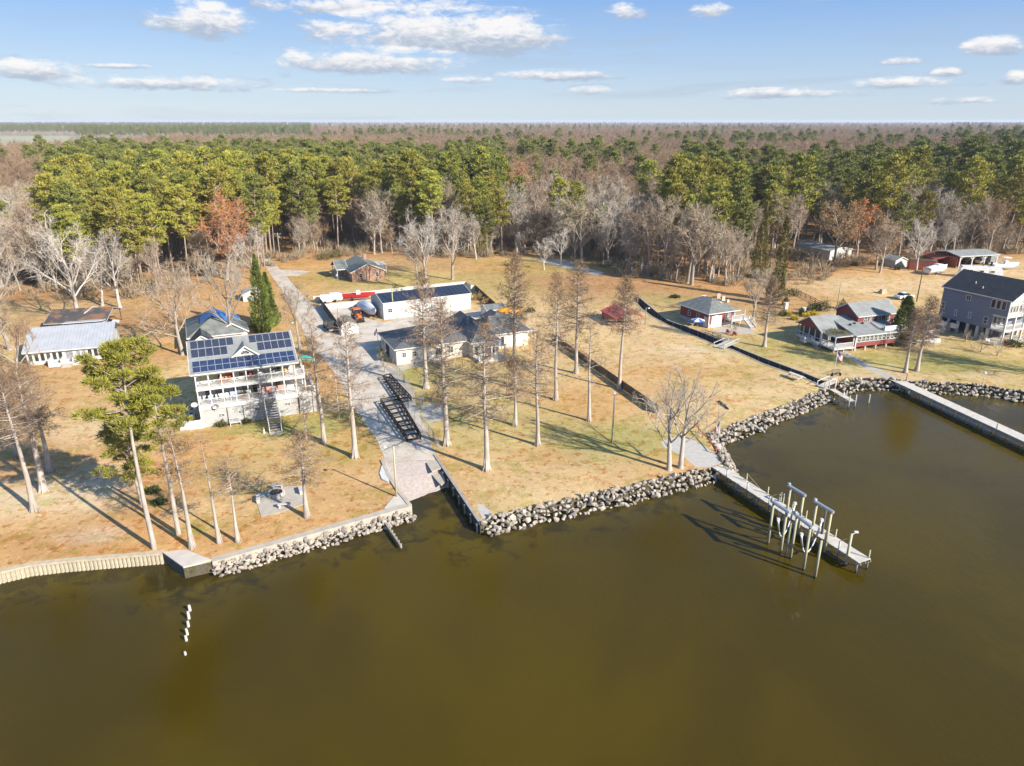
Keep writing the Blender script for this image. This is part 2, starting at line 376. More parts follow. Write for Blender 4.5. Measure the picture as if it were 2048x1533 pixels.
# patches of the lawns: pixel, radii in metres along x / y, colour, strength
PATCH = [
    (150, 800, 14, 12, LAWN, .5), (180, 900, 12, 8, SAND, .5), (100, 980, 14, 6, SAND, .8), (60, 925, 9, 5, ORANGE, .9), (130, 1082, 10, 2.5, ORANGE, .8), (330, 1075, 8, 3, ORANGE, .9), (180, 1075, 3, .8, (.70, .64, .56), .8), (60, 1100, 8, 2, ORANGE, .5),
    (470, 900, 7, 4, (.42, .27, .10), .7), (560, 935, 10, 5, (.42, .275, .105), .7), (650, 970, 9, 5, ORANGE, .6), (560, 1060, 12, 3, ORANGE, .6), (480, 960, 8, 5, LAWN, .5), (735, 890, 3.5, 9, ORANGE, .9), (740, 850, 3, 6, ORANGE, .8), (350, 930, 4, 8, ORANGE, .9), (330, 990, 4, 8, ORANGE, .7),
    (640, 838, 6, 3, (.30, .25, .075), .9), (470, 860, 9, 1.2, GREEN, .8), (555, 850, 5, 1.5, GREEN, .9), (415, 940, 3, 3, GREEN, .4), (455, 1050, 1.5, 1.2, GREEN, .8), (690, 905, 4, 3, GREEN, .55), (385, 865, 3, 2.5, ORANGE, .6),
    (830, 745, 7, 4, GREEN, .95), (850, 790, 7, 4, GREEN, .6), (870, 860, 7, 5, GREEN, .55), (1000, 830, 12, 8, GREEN, .35), (1090, 860, 9, 4, GREEN, .45), (1200, 880, 12, 4, GREEN, .55), (1270, 900, 7, 4, GREEN, .6), (1010, 880, 8, 5, LAWN, .5), (1060, 780, 9, 5, LAWN, .5), (1000, 950, 12, 5, (.49, .355, .185), .8), (1150, 960, 16, 3, (.50, .36, .19), .8), (930, 990, 4, 7, (.40, .27, .12), .6), (880, 960, 3, 6, ORANGE, .5),
    (1150, 790, 6, 4, ORANGE, .6), (1190, 820, 5, 3, ORANGE, .7), (1080, 905, 3, 1.5, ORANGE, .6), (1000, 740, 10, 5, GREEN, .35), (1290, 950, 16, 2.2, ORANGE, .35), (1400, 925, 6, 2, ORANGE, .5),
    (1300, 700, 14, 14, (.52, .36, .19), .6), (1380, 740, 7, 2.2, ORANGE, .95), (1430, 750, 7, 3, (.43, .28, .10), .8), (1290, 745, 8, 4, ORANGE, .45), (1470, 765, 8, 3, (.41, .275, .095), .6), (1470, 805, 8, 4, (.53, .39, .21), .7), (1550, 780, 8, 4, (.52, .38, .20), .7), (1400, 800, 10, 6, LAWN, .5), (1270, 790, 4, 3, ORANGE, .6), (1500, 735, 8, 5, LAWN, .4), (1450, 805, 3, 1.2, ORANGE, .7), (1200, 640, 14, 8, (.53, .38, .21), .7), (1150, 700, 8, 8, LAWN, .4), (1440, 700, 8, 2, SAND, .7),
    (1100, 540, 16, 9, GREEN, .95), (1070, 575, 12, 8, (.32, .27, .08), .8), (1000, 530, 18, 8, (.40, .26, .09), .7), (960, 540, 12, 7, ORANGE, .6), (1150, 600, 14, 8, LAWN, .6),
    (640, 560, 16, 8, (.34, .28, .085), .8), (600, 530, 16, 8, ORANGE, .65), (640, 520, 10, 8, ORANGE, .7), (830, 560, 22, 7, (.36, .28, .09), .6), (600, 620, 7, 12, ORANGE, .6), (470, 580, 16, 16, ORANGE, .95), (440, 640, 14, 10, ORANGE, .9), (330, 700, 8, 5, ORANGE, .95), (230, 640, 14, 10, FLOOR, .8), (160, 735, 8, 2, ORANGE, .8), (640, 760, 4, 8, ORANGE, .8), (625, 720, 4, 5, (.30, .16, .07), .8), (20, 800, 10, 14, ORANGE, .6),
    (1540, 630, 12, 12, (.36, .24, .11), .6), (1560, 600, 14, 8, ORANGE, .6), (1600, 690, 10, 5, (.37, .29, .11), .7), (1560, 700, 8, 4, (.36, .28, .10), .7), (1650, 730, 9, 4, (.36, .29, .10), .6), (1900, 720, 18, 4, (.30, .26, .08), .85), (1960, 690, 14, 3, (.34, .28, .09), .6), (1850, 740, 14, 3, GREEN, .5), (2000, 750, 16, 3, GREEN, .5), (1700, 745, 8, 2, (.50, .37, .20), .7), (1850, 755, 16, 1.6, (.50, .36, .20), .8), (1990, 700, 8, 3, LAWN, .7), (1740, 570, 30, 9, (.55, .39, .22), .8), (1720, 545, 30, 5, ORANGE, .9), (1680, 530, 20, 5, (.36, .17, .06), .9), (1800, 545, 18, 5, ORANGE, .7), (1980, 545, 22, 8, (.53, .38, .21), .8), (1860, 600, 14, 10, LAWN, .5),
    (1330, 580, 24, 12, FLOOR, .9), (1250, 560, 22, 9, FLOOR, .9), (1180, 560, 10, 6, FLOOR, .6), (1330, 600, 8, 5, (.36, .28, .11), .7), (1420, 570, 16, 7, ORANGE, .6), (800, 500, 20, 12, FLOOR, .9), (820, 530, 14, 6, FLOOR, .5),
]
PATCHW = [(G(x, y).xy, rx, ry, c, s) for x, y, rx, ry, c, s in PATCH]
def ground_colour(X, Y):
    p = Vector((X, Y, 0))
    w1 = mnoise.noise(p * .11) ; w2 = mnoise.noise(p * .045 + Vector((9, 3, 1)))
    wx, wy = X + 2.6 * w1 + 3 * w2, Y + 2.6 * mnoise.noise(p * .11 + Vector((40, 0, 0))) + 3 * mnoise.noise(p * .05 + Vector((0, 70, 0)))
    c = list(LAWN)
    # woodland floor beyond the gardens
    edge = wood_edge(X)
    t = min(1, max(0, (Y - edge) / 14 + .5 + .35 * w1))
    far = min(1, max(0, (Y - 330) / 60))
    fl = [a + (b - a) * far for a, b in zip(FLOOR, WOOD)]
    c = [a + (b - a) * t for a, b in zip(c, fl)]
    for q, rx, ry, pc, s in PATCHW:
        dx, dy = (wx - q.x) / rx, (wy - q.y) / ry
        d = dx * dx + dy * dy
        if d < 4:
            k = s * (.78 if pc is GREEN else 1.0) * max(0, 1 - d / 4) ** 1.5
            c = [a + (b - a) * k for a, b in zip(c, pc)]
    v = 1 + .16 * mnoise.noise(p * .6) + .12 * w1
    return [a * v for a in c]
EDGE_PTS = [(-400, 150), (-130, 150), (-82, 158), (-62, 205), (-40, 212), (-14, 206), (8, 214), (28, 180), (45, 168), (60, 168), (75, 172), (95, 195), (130, 205), (170, 215), (500, 260)]
def wood_edge(X):
    for (x0, y0), (x1, y1) in zip(EDGE_PTS, EDGE_PTS[1:]):
        if x0 <= X < x1: return y0 + (y1 - y0) * (X - x0) / (x1 - x0)
    return EDGE_PTS[0][1] if X < 0 else EDGE_PTS[-1][1]
FIELDS = [[G(-420, 330), G(-420, 271), G(150, 272), G(158, 281), G(290, 280), G(380, 279), G(372, 290), G(330, 300), G(250, 318), G(60, 336)]]

def build_land():
    pts = [v.copy() for v in OUTLINE]; n = len(pts)
    edges = [(i, (i + 1) % n) for i in range(n)]
    from mathutils.geometry import intersect_point_tri_2d
    def inside(x, y):
        r = False
        for i in range(NSHORE + 6):
            a, b = OUTLINE[i], OUTLINE[i - 1]
            if (a.y > y) != (b.y > y) and x < (b.x - a.x) * (y - a.y) / (b.y - a.y) + a.x: r = not r
        return r
    def clear(x, y, d):
        for i in range(NSHORE - 1):
            a, b = OUTLINE[i], OUTLINE[i + 1]
            ab = b - a; t = max(0, min(1, ((x - a.x) * ab.x + (y - a.y) * ab.y) / max(ab.length_squared, 1e-6)))
            if (x - a.x - ab.x * t) ** 2 + (y - a.y - ab.y * t) ** 2 < d * d: return False
        return True
    rnd = random.Random(3)
    y = 46.0
    while y < 9000:
        step = 1.5 if y < 118 else (2.4 if y < 240 else (.02 * y if y < 700 else .12 * y))
        half = y * .80 + 12 if y < 700 else min(y * 1.2, 7000)
        x = -half
        while x < half:
            px, py = x + rnd.uniform(-.3, .3) * step, y + rnd.uniform(-.3, .3) * step
            if inside(px, py) and clear(px, py, .5): pts.append(Vector((px, py)))
            x += step
        y += step
    vs, es, fs, *_ = delaunay_2d_cdt(pts, edges, [], 1, 1e-4)
    me = bpy.data.meshes.new('ground')
    V = [(v.x, v.y, 0.0) for v in vs]
    F = [tuple(f) for f in fs]
    # banks down to the bottom of the water
    top = len(V)
    for i in range(NSHORE):
        V.append((OUTLINE[i].x, OUTLINE[i].y, -.004)); V.append((OUTLINE[i].x, OUTLINE[i].y, -2.2))
    for i in range(NSHORE - 1):
        a = top + 2 * i; F.append((a, a + 1, a + 3, a + 2))
    me.from_pydata(V, [], F)
    ca = me.color_attributes.new('soil', 'FLOAT_COLOR', 'POINT')
    data = []
    for i, v in enumerate(V):
        c = ground_colour(v[0], v[1]) if v[1] < 900 else WOOD
        if i >= top: c = (.10, .085, .06)
        data += [c[0], c[1], c[2], 1.0]
    ca.data.foreach_set('color', data)
    m = bpy.data.materials.new('ground_soil'); m.use_nodes = True
    t = NT(m.node_tree); b = t.n['Principled BSDF']
    at = t.add('ShaderNodeVertexColor', layer_name='soil')
    tc = t.add('ShaderNodeTexCoord'); vec = tc.outputs['Object']
    soil = at.outputs[0]
    def tint(k): return t.mix(1.0, soil, k, 'MULTIPLY')
    n1 = t.noise(vec, .16, 9, .68); n2 = t.noise(vec, .55, 9, .74); n3 = t.noise(vec, 1.5, 7, .78); n4 = t.noise(vec, .33, 9, .72, .4)
    c = t.mix(t.math('MULTIPLY', t.ramp(n1, .44, .60), .55), soil, tint((1.12, 1.12, 1.12)))
    c = t.mix(t.math('MULTIPLY', t.ramp(n4, .50, .60), .80), c, tint((.70, .80, .48)))
    c = t.mix(t.math('MULTIPLY', t.ramp(n2, .52, .60), .85), c, tint((.80, .56, .36)))
    c = t.mix(t.math('MULTIPLY', t.ramp(n3, .52, .60), .85), c, tint((1.26, 1.26, 1.28)))
    c = t.mix(t.math('MULTIPLY', t.ramp(t.noise(vec, 1.1, 9, .82), .55, .61), .80), c, tint((.50, .44, .32)))
    t.l.new(c, b.inputs['Base Color']); b.inputs['Roughness'].default_value = .95; b.inputs['Specular IOR Level'].default_value = .1
    bn = t.add('ShaderNodeBump'); bn.inputs['Strength'].default_value = .55; bn.inputs['Distance'].default_value = .12
    t.l.new(t.math('ADD', t.noise(vec, 4, 5, .75), t.math('MULTIPLY', n2, 1.2)), bn.inputs['Height']); t.l.new(bn.outputs[0], b.inputs['Normal'])
    me.materials.append(m)
    struct('ground', me)
build_land()

def dist_shore(x, y):
    best = 1e9
    for i in range(NSHORE - 1):
        a, b = OUTLINE[i], OUTLINE[i + 1]
        ab = b - a; t = max(0, min(1, ((x - a.x) * ab.x + (y - a.y) * ab.y) / max(ab.length_squared, 1e-6)))
        d = (x - a.x - ab.x * t) ** 2 + (y - a.y - ab.y * t) ** 2
        if d < best: best = d
    return math.sqrt(best)
def build_water():
    xs = [-9000, -600, -120] + [-66 + 2 * i for i in range(76)] + [110, 140, 600, 9000]
    ys = [-9000, -600, -60, 0, 20] + [30 + 2 * i for i in range(42)] + [125, 150, 190]
    V = [(x, y, WZ) for y in ys for x in xs]; nx = len(xs)
    F = [(j * nx + i, j * nx + i + 1, (j + 1) * nx + i + 1, (j + 1) * nx + i) for j in range(len(ys) - 1) for i in range(nx - 1)]
    me = bpy.data.meshes.new('water'); me.from_pydata(V, [], F)
    at = me.attributes.new('shallow', 'FLOAT', 'POINT')
    at.data.foreach_set('value', [math.exp(-dist_shore(v[0], v[1]) / 3.6) if 25 < v[1] < 125 and abs(v[0]) < 115 else 0.0 for v in V])
    m = bpy.data.materials.new('brackish_water'); m.use_nodes = True
    t = NT(m.node_tree); b = t.n['Principled BSDF']
    tc = t.add('ShaderNodeTexCoord'); vec = tc.outputs['Object']
    a = t.add('ShaderNodeAttribute', attribute_name='shallow')
    big = t.noise(vec, .035, 4, .55, .6)
    c = t.mix(t.ramp(big, .38, .62), (.047, .0318, .0013), (.066, .0442, .0010))
    sandy = t.ramp(a.outputs['Fac'], .10, .55)
    c = t.mix(t.math('MULTIPLY', sandy, .55), c, (.085, .062, .009))
    weed = t.math('MULTIPLY', t.ramp(t.math('ADD', t.noise(vec, .42, 5, .65, .6), t.math('MULTIPLY', a.outputs['Fac'], .36)), .60, .78), t.ramp(a.outputs['Fac'], .05, .30))
    c = t.mix(t.math('MULTIPLY', weed, .62), c, (.014, .012, .005))
    t.l.new(c, b.inputs['Base Color'])
    b.inputs['Roughness'].default_value = .10; b.inputs['IOR'].default_value = 1.33; b.inputs['Specular IOR Level'].default_value = .26
    mp = t.add('ShaderNodeMapping'); t.l.new(vec, mp.inputs[0]); mp.inputs['Rotation'].default_value = (0, 0, .5); mp.inputs['Scale'].default_value = (1, .55, 1)
    bn = t.add('ShaderNodeBump'); bn.inputs['Strength'].default_value = .42; bn.inputs['Distance'].default_value = .05
    h = t.math('ADD', t.noise(mp.outputs[0], 2.6, 3, .55, .4), t.math('MULTIPLY', t.noise(mp.outputs[0], .8, 4, .6, .3), 1.6))
    t.l.new(h, bn.inputs['Height']); t.l.new(bn.outputs[0], b.inputs['Normal'])
    me.materials.append(m)
    struct('water', me)
build_water()

# ---- sheets on the ground
mk('gravel', (.52, .455, .375), (.40, .34, .27), .35, .95, .6, 6, c3=(.34, .225, .14), contrast=(.42, .64), detail=9)
mk('ramp_gravel', (.38, .315, .27), (.48, .41, .36), 3.0, .95, .6, 11, c3=(.36, .26, .22))
mk('field_grass', (.38, .345, .20), (.31, .29, .16), .01, .95)
mk('fresh_gravel', (.39, .36, .315), (.46, .43, .38), 2, .95, .5, 12)
def sheet(name, pix, mat, z=.004, world=False):
    P = [Vector(p[:2]) for p in pix] if world else g2(*pix)
    n = len(P)
    # densify and roughen the outline a little
    Q = []
    for i in range(n):
        a, b = P[i], P[(i + 1) % n]; k = max(1, int((b - a).length / 1.2)) if not world else 1
        for j in range(k):
            q = a.lerp(b, j / k)
            if not world: q = q + Vector((mnoise.noise(Vector((q.x, q.y, 0)) * .8), mnoise.noise(Vector((q.y, q.x, 5)) * .8))) * .28
            Q.append(q)
    vs, es, fs, *_ = delaunay_2d_cdt(Q, [(i, (i + 1) % len(Q)) for i in range(len(Q))], [], 1, 1e-5)
    me = bpy.data.meshes.new(name); me.from_pydata([(v.x, v.y, z) for v in vs], [], [tuple(f) for f in fs]); me.materials.append(M[mat])
    return struct(name, me)
for f in FIELDS: sheet('field', f, 'field_grass', .02, True)
sheet('gravel_lane', [(514, 506), (530, 505), (548, 525), (572, 552), (600, 585), (628, 612), (700, 617), (740, 640), (770, 644), (945, 622), (975, 618), (1000, 650), (960, 662), (890, 660), (760, 682), (752, 716), (788, 736), (800, 752), (826, 792), (850, 860), (874, 914), (868, 922), (770, 924), (757, 885), (735, 855), (700, 800), (668, 745), (636, 705), (612, 672), (592, 630), (560, 575), (535, 540)], 'gravel')
sheet('gravel_pad', [(1322, 884), (1355, 872), (1392, 882), (1430, 908), (1444, 928), (1424, 934), (1392, 934), (1366, 912), (1330, 896)], 'fresh_gravel')
sheet('gravel_patch', [(952, 1008), (968, 1010), (990, 1028), (975, 1038), (962, 1036)], 'fresh_gravel')
sheet('concrete_walk', [(795, 733), (850, 724), (900, 714), (904, 718), (852, 730), (800, 742)], 'concrete')
sheet('concrete_slab', [(838, 812), (868, 806), (892, 812), (888, 838), (858, 847), (846, 836)], 'concrete')
sheet('garden_path', [(1678, 704), (1692, 702), (1735, 728), (1808, 762), (1790, 765), (1740, 742)], 'concrete')
sheet('driveway', [(1425, 660), (1465, 650), (1500, 650), (1510, 668), (1470, 668), (1440, 668)], 'concrete')
sheet('side_track', [(548, 540), (580, 540), (622, 543), (600, 552), (570, 553)], 'gravel', .006)
sheet('sandy_track', [(1075, 520), (1130, 520), (1180, 538), (1210, 546), (1195, 552), (1150, 541), (1090, 528)], 'gravel', .006)
# boat ramp running down into the water
def build_ramp():
    a, b = G(766, 921).xy, G(873, 917).xy
    c, d = G(793, 985).xy, G(893, 952).xy
    e = c + (c - a) * .9; f = d + (d - b) * 1.2
    mb = MB(); n = 12
    rows = [(a, b, -.002), (a.lerp(c, .55), b.lerp(d, .6), -.45), (c.lerp(c, 0), d, -1.0), (e, f, -1.9)]
    V = []
    for p, q, z in rows:
        for i in range(n + 1):
            r = p.lerp(q, i / n); V.append((r.x, r.y, z + .05 * mnoise.noise(Vector((r.x, r.y, 0)))))
    F = [(j * (n + 1) + i, (j + 1) * (n + 1) + i, (j + 1) * (n + 1) + i + 1, j * (n + 1) + i + 1) for j in range(3) for i in range(n)]
    mb.add(V, F); struct('boat_ramp', mb.mesh('boat_ramp', 'ramp_gravel'))
build_ramp()
# ------------------------------------------------------------------ shore: bulkheads, riprap, docks
def along(P, step, off=0.0):
    """points, tangents along a polyline"""
    out = []; carry = off
    for a, b in zip(P, P[1:]):
        L = (b - a).length; d = (b - a) / L
        while carry < L:
            out.append((a + d * carry, d)); carry += step
        carry -= L
    return out
def offset(P, w):
    """polyline moved to its right by w (mitred)"""
    out = []
    for i, p in enumerate(P):
        d0 = (P[i] - P[i - 1]).normalized() if i else (P[1] - P[0]).normalized()
        d1 = (P[i + 1] - P[i]).normalized() if i < len(P) - 1 else d0
        n0 = Vector((d0.y, -d0.x)); n1 = Vector((d1.y, -d1.x)); n = (n0 + n1).normalized()
        out.append(p + n * (w / max(.5, n.dot(n0))))
    return out
def strip(P, w0, w1, z0, z1, m=0, mb=None):
    """a continuous kerb between two offsets of a polyline"""
    mb = mb or MB(); A, B = offset(P, w0), offset(P, w1); n = len(P); V = []
    for a, b in zip(A, B): V += [(a.x, a.y, z0), (a.x, a.y, z1), (b.x, b.y, z1), (b.x, b.y, z0)]
    F = []
    for i in range(n - 1):
        o = 4 * i
        for j in range(4): F.append((o + j, o + 4 + j, o + 4 + (j + 1) % 4, o + (j + 1) % 4))
    F += [(3, 2, 1, 0), (4 * n - 4, 4 * n - 3, 4 * n - 2, 4 * n - 1)]
    return mb.add(V, F, m)
def world_thing(name, label, cat, P):
    o = thing(name, label, cat, (P.x, P.y, 0)); return o
def wpart(parent, name, mb, mats, smooth=False):
    o = part(parent, name, mb, mats, smooth=smooth); o.location = -parent.location; return o

ROCKS = []
def make_rocks():
    rnd = random.Random(11)
    for k in range(10):
        bm = bmesh.new()
        sx, sy, sz = rnd.uniform(.85, 1.2), rnd.uniform(.65, 1.0), rnd.uniform(.5, .8)
        for i in range(12):
            v = Vector((rnd.gauss(0, 1), rnd.gauss(0, 1), rnd.gauss(0, 1))).normalized() * rnd.uniform(.44, .54)
            bm.verts.new((v.x * sx, v.y * sy, v.z * sz))
        r = bmesh.ops.convex_hull(bm, input=bm.verts)
        bmesh.ops.delete(bm, geom=list({g for g in r['geom_unused'] + r['geom_interior'] if isinstance(g, bmesh.types.BMVert)}), context='VERTS')
        me = bpy.data.meshes.new('rock'); bm.to_mesh(me); bm.free(); me.materials.append(M['rock']); ROCKS.append(me)
make_rocks()
def riprap(label, back, width, size, step, seed, rows=3, ztop=.15, zlow=-1.1, mat=None):
    """tumbled stones from the top of the bank down to the water, each its own part"""
    rnd = random.Random(seed)
    t = world_thing('riprap_wall', label, 'rock wall', back[0].to_3d())
    L = offset(back, width)
    for r in range(rows):
        f = (r + .25) / (rows - .3)
        mid = [a.lerp(b, f) for a, b in zip(back, L)]
        for p, d in along(mid, step * rnd.uniform(.92, 1.05), rnd.uniform(0, step)):
            n = Vector((d.y, -d.x)); q = p + n * rnd.uniform(-.22, .22) + d * rnd.uniform(-.2, .2)
            s = size * rnd.choice([.62, .8, .9, 1.0, 1.05, 1.25]) * (1.0 if r else .95)
            z = ztop + (zlow - ztop) * min(1, f * 1.02) + rnd.uniform(-.12, .14)
            o = link('rock', rnd.choice(ROCKS), t, Vector((q.x, q.y, z)) - t.location, rot=(rnd.uniform(-.5, .5), rnd.uniform(-.5, .5), rnd.uniform(0, 6.28)),
                     scale=(s, s * rnd.uniform(.85, 1.1), s * rnd.uniform(.85, 1.15)))
    return t
riprap('long wall of big grey and tan boulders edging the point between boat slip and dock', SHORE_C[:-1] + [SHORE_C[-1] + Vector((-.3, 0))], 1.75, .76, .44, 1, rows=4)
riprap('short wall of pale boulders beside the gravel pad at the dock', [G(1452, 938).xy, G(1437, 905).xy, G(1417, 872).xy], 1.7, .78, .46, 2, rows=4)
riprap('rock wall edging the wide tan lawn from dock to canal mouth', SHORE_E[:-1] + [SHORE_E[-1] - (SHORE_E[-1] - SHORE_E[-2]).normalized() * .6], 1.9, .78, .50, 3, rows=4)
riprap('curved rock wall round the cove below the red cottage', SHORE_R[1:7], 2.4, .80, .54, 4, rows=4)
riprap('rock wall running on past the plank dock towards the blue house shore', SHORE_R[6:9], 2.4, .80, .54, 5, rows=4)
riprap('stacked small stones under the concrete cap of the fire pit lawn', SHORE_M, 1.25, .60, .34, 6, rows=5, ztop=-.22, zlow=-1.10)
riprap('few loose stones along the canal bank end', [G(975, 1054).xy, G(963, 1040).xy, G(945, 1018).xy], 1.2, .7, .8, 8, rows=1, ztop=-.7, zlow=-1.0)

# concrete cap over the stones, with the square corner at the slip
t = world_thing('seawall_cap', 'long pale concrete cap along the fire pit lawn edge', 'seawall', SHORE_M[0].to_3d())
wpart(t, 'cap', strip(SHORE_M, -.55, .22, -.12, .10), 'concrete')
wpart(t, 'face', strip(SHORE_M, .0, .16, -1.6, -.124), 'concrete')
for p, d in along(SHORE_M, 1.9, .9):
    n = Vector((d.y, -d.x)); q = p + n * .28
    mb = MB(); mb.beam((q.x, q.y, -1.5), (q.x, q.y, .02), .16, .22)
    wpart(t, 'tie_block', mb, 'grey_wood')
t = world_thing('slip_wall', 'low concrete wall at the near side of the boat slip corner', 'seawall', SHORE_L0.to_3d() if False else SLIP_L[0].to_3d())
wpart(t, 'wall', strip(SLIP_L, -.30, .10, -1.8, .14), 'concrete')
mb = MB(); mb.prism([p for p in g2((822, 1010), (797, 982), (768, 1018), (780, 1022))][::-1], .008, .06)
wpart(t, 'corner_slab', mb, 'pale_concrete')

# vinyl sheet piles of the left lawn
t = world_thing('sheet_pile_bulkhead', 'ribbed tan sheet pile bulkhead edging the left lawn', 'bulkhead', SHORE_W[3].to_3d())
wpart(t, 'cap', strip(SHORE_W[2:], -.42, .14, -.10, .08), 'tan_wood')
wpart(t, 'wale', strip(SHORE_W[2:], .0, .05, -1.7, -.104), 'sheet_pile')
pm = MB(); pm.extrude([(-.13, -1.7), (.13, -1.7), (.13, -.11), (-.13, -.11)], -.12, 0, axis='y')
pm = MB(); pm.prism([(-.14, .0), (-.08, -.11), (.08, -.11), (.14, .0)], -1.7, -.11); pme = pm.mesh('sheet_pile', 'sheet_pile')
for p, d in along(SHORE_W[2:], .36, .1):
    n = Vector((d.y, -d.x)); q = p + n * .05
    link('sheet_pile', pme, t, Vector((q.x, q.y, 0)) - t.location, math.atan2(d.y, d.x))
# concrete pad on the shore
pts = g2((325, 1107), (371, 1102), (424, 1122), (367, 1137))
mb = MB(); mb.prism([Vector(p) for p in pts][::-1], -1.7, .14)
o = solo('concrete_platform', mb, 'pale_concrete', 'pale concrete platform projecting over the water beside leaning trees', 'platform')
o.data.transform(Matrix.Translation((-pts[0].x, -pts[0].y, 0))); o.location = (pts[0].x, pts[0].y, 0)
# timber wall along the boat slip
SR = [SLIP_R[0] + (SLIP_R[0] - SLIP_R[1]).normalized() * 1.0, SLIP_R[1]]
t = world_thing('timber_bulkhead', 'dark timber bulkhead along the boat slip below the tan lawn', 'bulkhead', SR[0].to_3d())
wpart(t, 'cap', strip(SR, -.22, .12, -.02, .10), 'grey_wood')
wpart(t, 'wale', strip(SR, .0, .14, -.75, -.55), 'dark_wood')
k = 0
pm = MB(); pm.box(-.145, .145, -.05, .0, -1.8, -.024); pme = pm.mesh('plank', 'dark_wood')
for p, d in along(SR, .30, .15):
    n = Vector((d.y, -d.x)); q = p + n * .02
    link('plank', pme, t, Vector((q.x, q.y, 0)) - t.location, math.atan2(d.y, d.x))
for p, d in along(SR, 2.0, .6):
    n = Vector((d.y, -d.x)); q = p + n * .24
    mb = MB(); mb.tube([(q.x, q.y, -1.9), (q.x, q.y, -.06)], .11, 7); wpart(t, 'post', mb, 'grey_wood')
# canal walls
def canal_wall(P, label, side):
    t = world_thing('canal_bulkhead', label, 'bulkhead', P[0].to_3d())
    wpart(t, 'cap', strip(P, -.14, .12, -.02, .07), 'grey_wood')
    pm = MB(); pm.box(-.29, .29, -.05, 0, -1.8, -.024); pme = pm.mesh('plank', 'dark_wood')
    for p, d in along(P, .60, .3):
        n = Vector((d.y, -d.x)); q = p + n * .015
        link('plank', pme, t, Vector((q.x, q.y, 0)) - t.location, math.atan2(d.y, d.x))
    for p, d in along(P, 2.4, 1.0):
        n = Vector((d.y, -d.x)); q = p + n * .13
        mb = MB(); mb.beam((q.x, q.y, -1.7), (q.x, q.y, .0), .12, .12); wpart(t, 'post', mb, 'grey_wood')
canal_wall(CANAL_N, 'timber wall of the narrow canal along the wide tan lawn', 1)
canal_wall(CANAL_F, 'timber wall of the narrow canal along the red house garden', 1)
# groyne of short posts
a, b = G(768, 1050, WZ), G(802, 1100, WZ)
t = thing('timber_groyne', 'short weathered timber groyne running out from the stone seawall', 'groyne', a, 0)
mb = MB(); mb.beam(Vector((0, 0, .45)), b - a + Vector((0, 0, .40)), .16, .22); part(t, 'rail', mb, 'grey_wood')
for i in range(8):
    p = (b - a) * ((i + .5) / 8); mb = MB(); mb.tube([p + Vector((.13, .03, -1)), p + Vector((.13, .03, .62 - .02 * i))], .09, 6); part(t, 'post', mb, 'grey_wood')
a, b = G(1500, 848, -.4), G(1529, 864, -.75)
mb = MB(); mb.beam((0, 0, 0), b - a, .30, .14); mb.beam((.2, -.2, -.14), b - a + Vector((.1, .1, -.14)), .16, .16)
solo('gangplank', mb, 'grey_wood', 'weathered gangplank sloping off the rocks into the cove', 'plank', a)
# old piles in the water
for i, (px, py, h) in enumerate([(380, 1222, .55), (378, 1238, .7), (377, 1254, .55), (375, 1270, .6), (373, 1282, .5), (371, 1310, .3)]):
    p = G(px, py, WZ); mb = MB(); r = .13 - .006 * i
    mb.tube([(0, 0, -1), (0, 0, .1), (.02 * (i % 3 - 1), .02, h)], [r, r, r * .85], 7)
    solo('old_pile', mb, 'pale_deck', 'rotted stump of an old pile standing in open water', 'pile', p, .4 * i, 'row of old pile stumps')
for i, (px, py, h) in enumerate([(1737, 806, 1.3)]):
    p = G(px, py, WZ); mb = MB(); mb.tube([(0, 0, -1), (0, 0, h)], .12, 7)
    solo('mooring_pile', mb, 'pile_wood', 'lone mooring pile in the cove near the little pier', 'pile', p)
# loose white geotextile and slabs by the ramp
def slabshape(name, pix, mat, label, cat, h=.06, z=0):
    P = g2(*pix); c = sum(P, Vector((0, 0))) / len(P)
    mb = MB(); mb.prism([p - c for p in P][::-1] if poly_area(P) < 0 else [p - c for p in P], 0, h)
    return solo(name, mb, mat, label, cat, (c.x, c.y, z))
def poly_area(P): return sum(P[i - 1].x * P[i].y - P[i].x * P[i - 1].y for i in range(len(P))) / 2
slabshape('concrete_pour', [(764, 932), (771, 928), (779, 940), (783, 958), (776, 966), (764, 960), (759, 948)], 'white_paint', 'blob of white poured concrete at the top of the slip wall', 'concrete', .10, .009)
slabshape('ramp_slab', [(853, 926), (875, 920), (884, 936), (864, 944)], 'concrete', 'upper tilted concrete slab leaning on the slip bulkhead', 'slab', .12, -.10)
slabshape('ramp_slab', [(864, 944), (884, 938), (891, 956), (882, 964)], 'concrete', 'lower tilted concrete slab sliding towards the slip water', 'slab', .12, -.55)

# ---- docks
def deck_planks(A, B, w, z, pw=.16, gap=.012):
    """planks across a run from A to B (2D, centre line)"""
    mb = MB(); d = (B - A); L = d.length; d.normalize(); n = Vector((d.y, -d.x)); k = int(L / (pw + gap)); rnd = random.Random(5)
    for i in range(k):
        c = A + d * ((i + .5) * (pw + gap)); e = rnd.uniform(-.02, .02); dz = rnd.uniform(-.004, .004)
        p, q = c - n * (w / 2 + e), c + n * (w / 2 + e)
        mb.beam((p.x, p.y, z + dz), (q.x, q.y, z + dz), pw, .05)
    return mb
def pile(parent, x, y, z0, z1, r=.12, mat='pile_wood', name='pile', lean=(0, 0)):
    mb = MB(); mb.tube([(x, y, z0), (x, y, WZ + .02)], r * 1.03, 8, 0); mb.tube([(x, y, WZ + .02), (x + lean[0], y + lean[1], z1)], [r, r * .92], 8, 1)
    mb.tube([(x, y, WZ + .02), (x, y, WZ + .28)], r * 1.02, 8, 0)
    return wpart(parent, name, mb, ['wet_wood', mat], True)
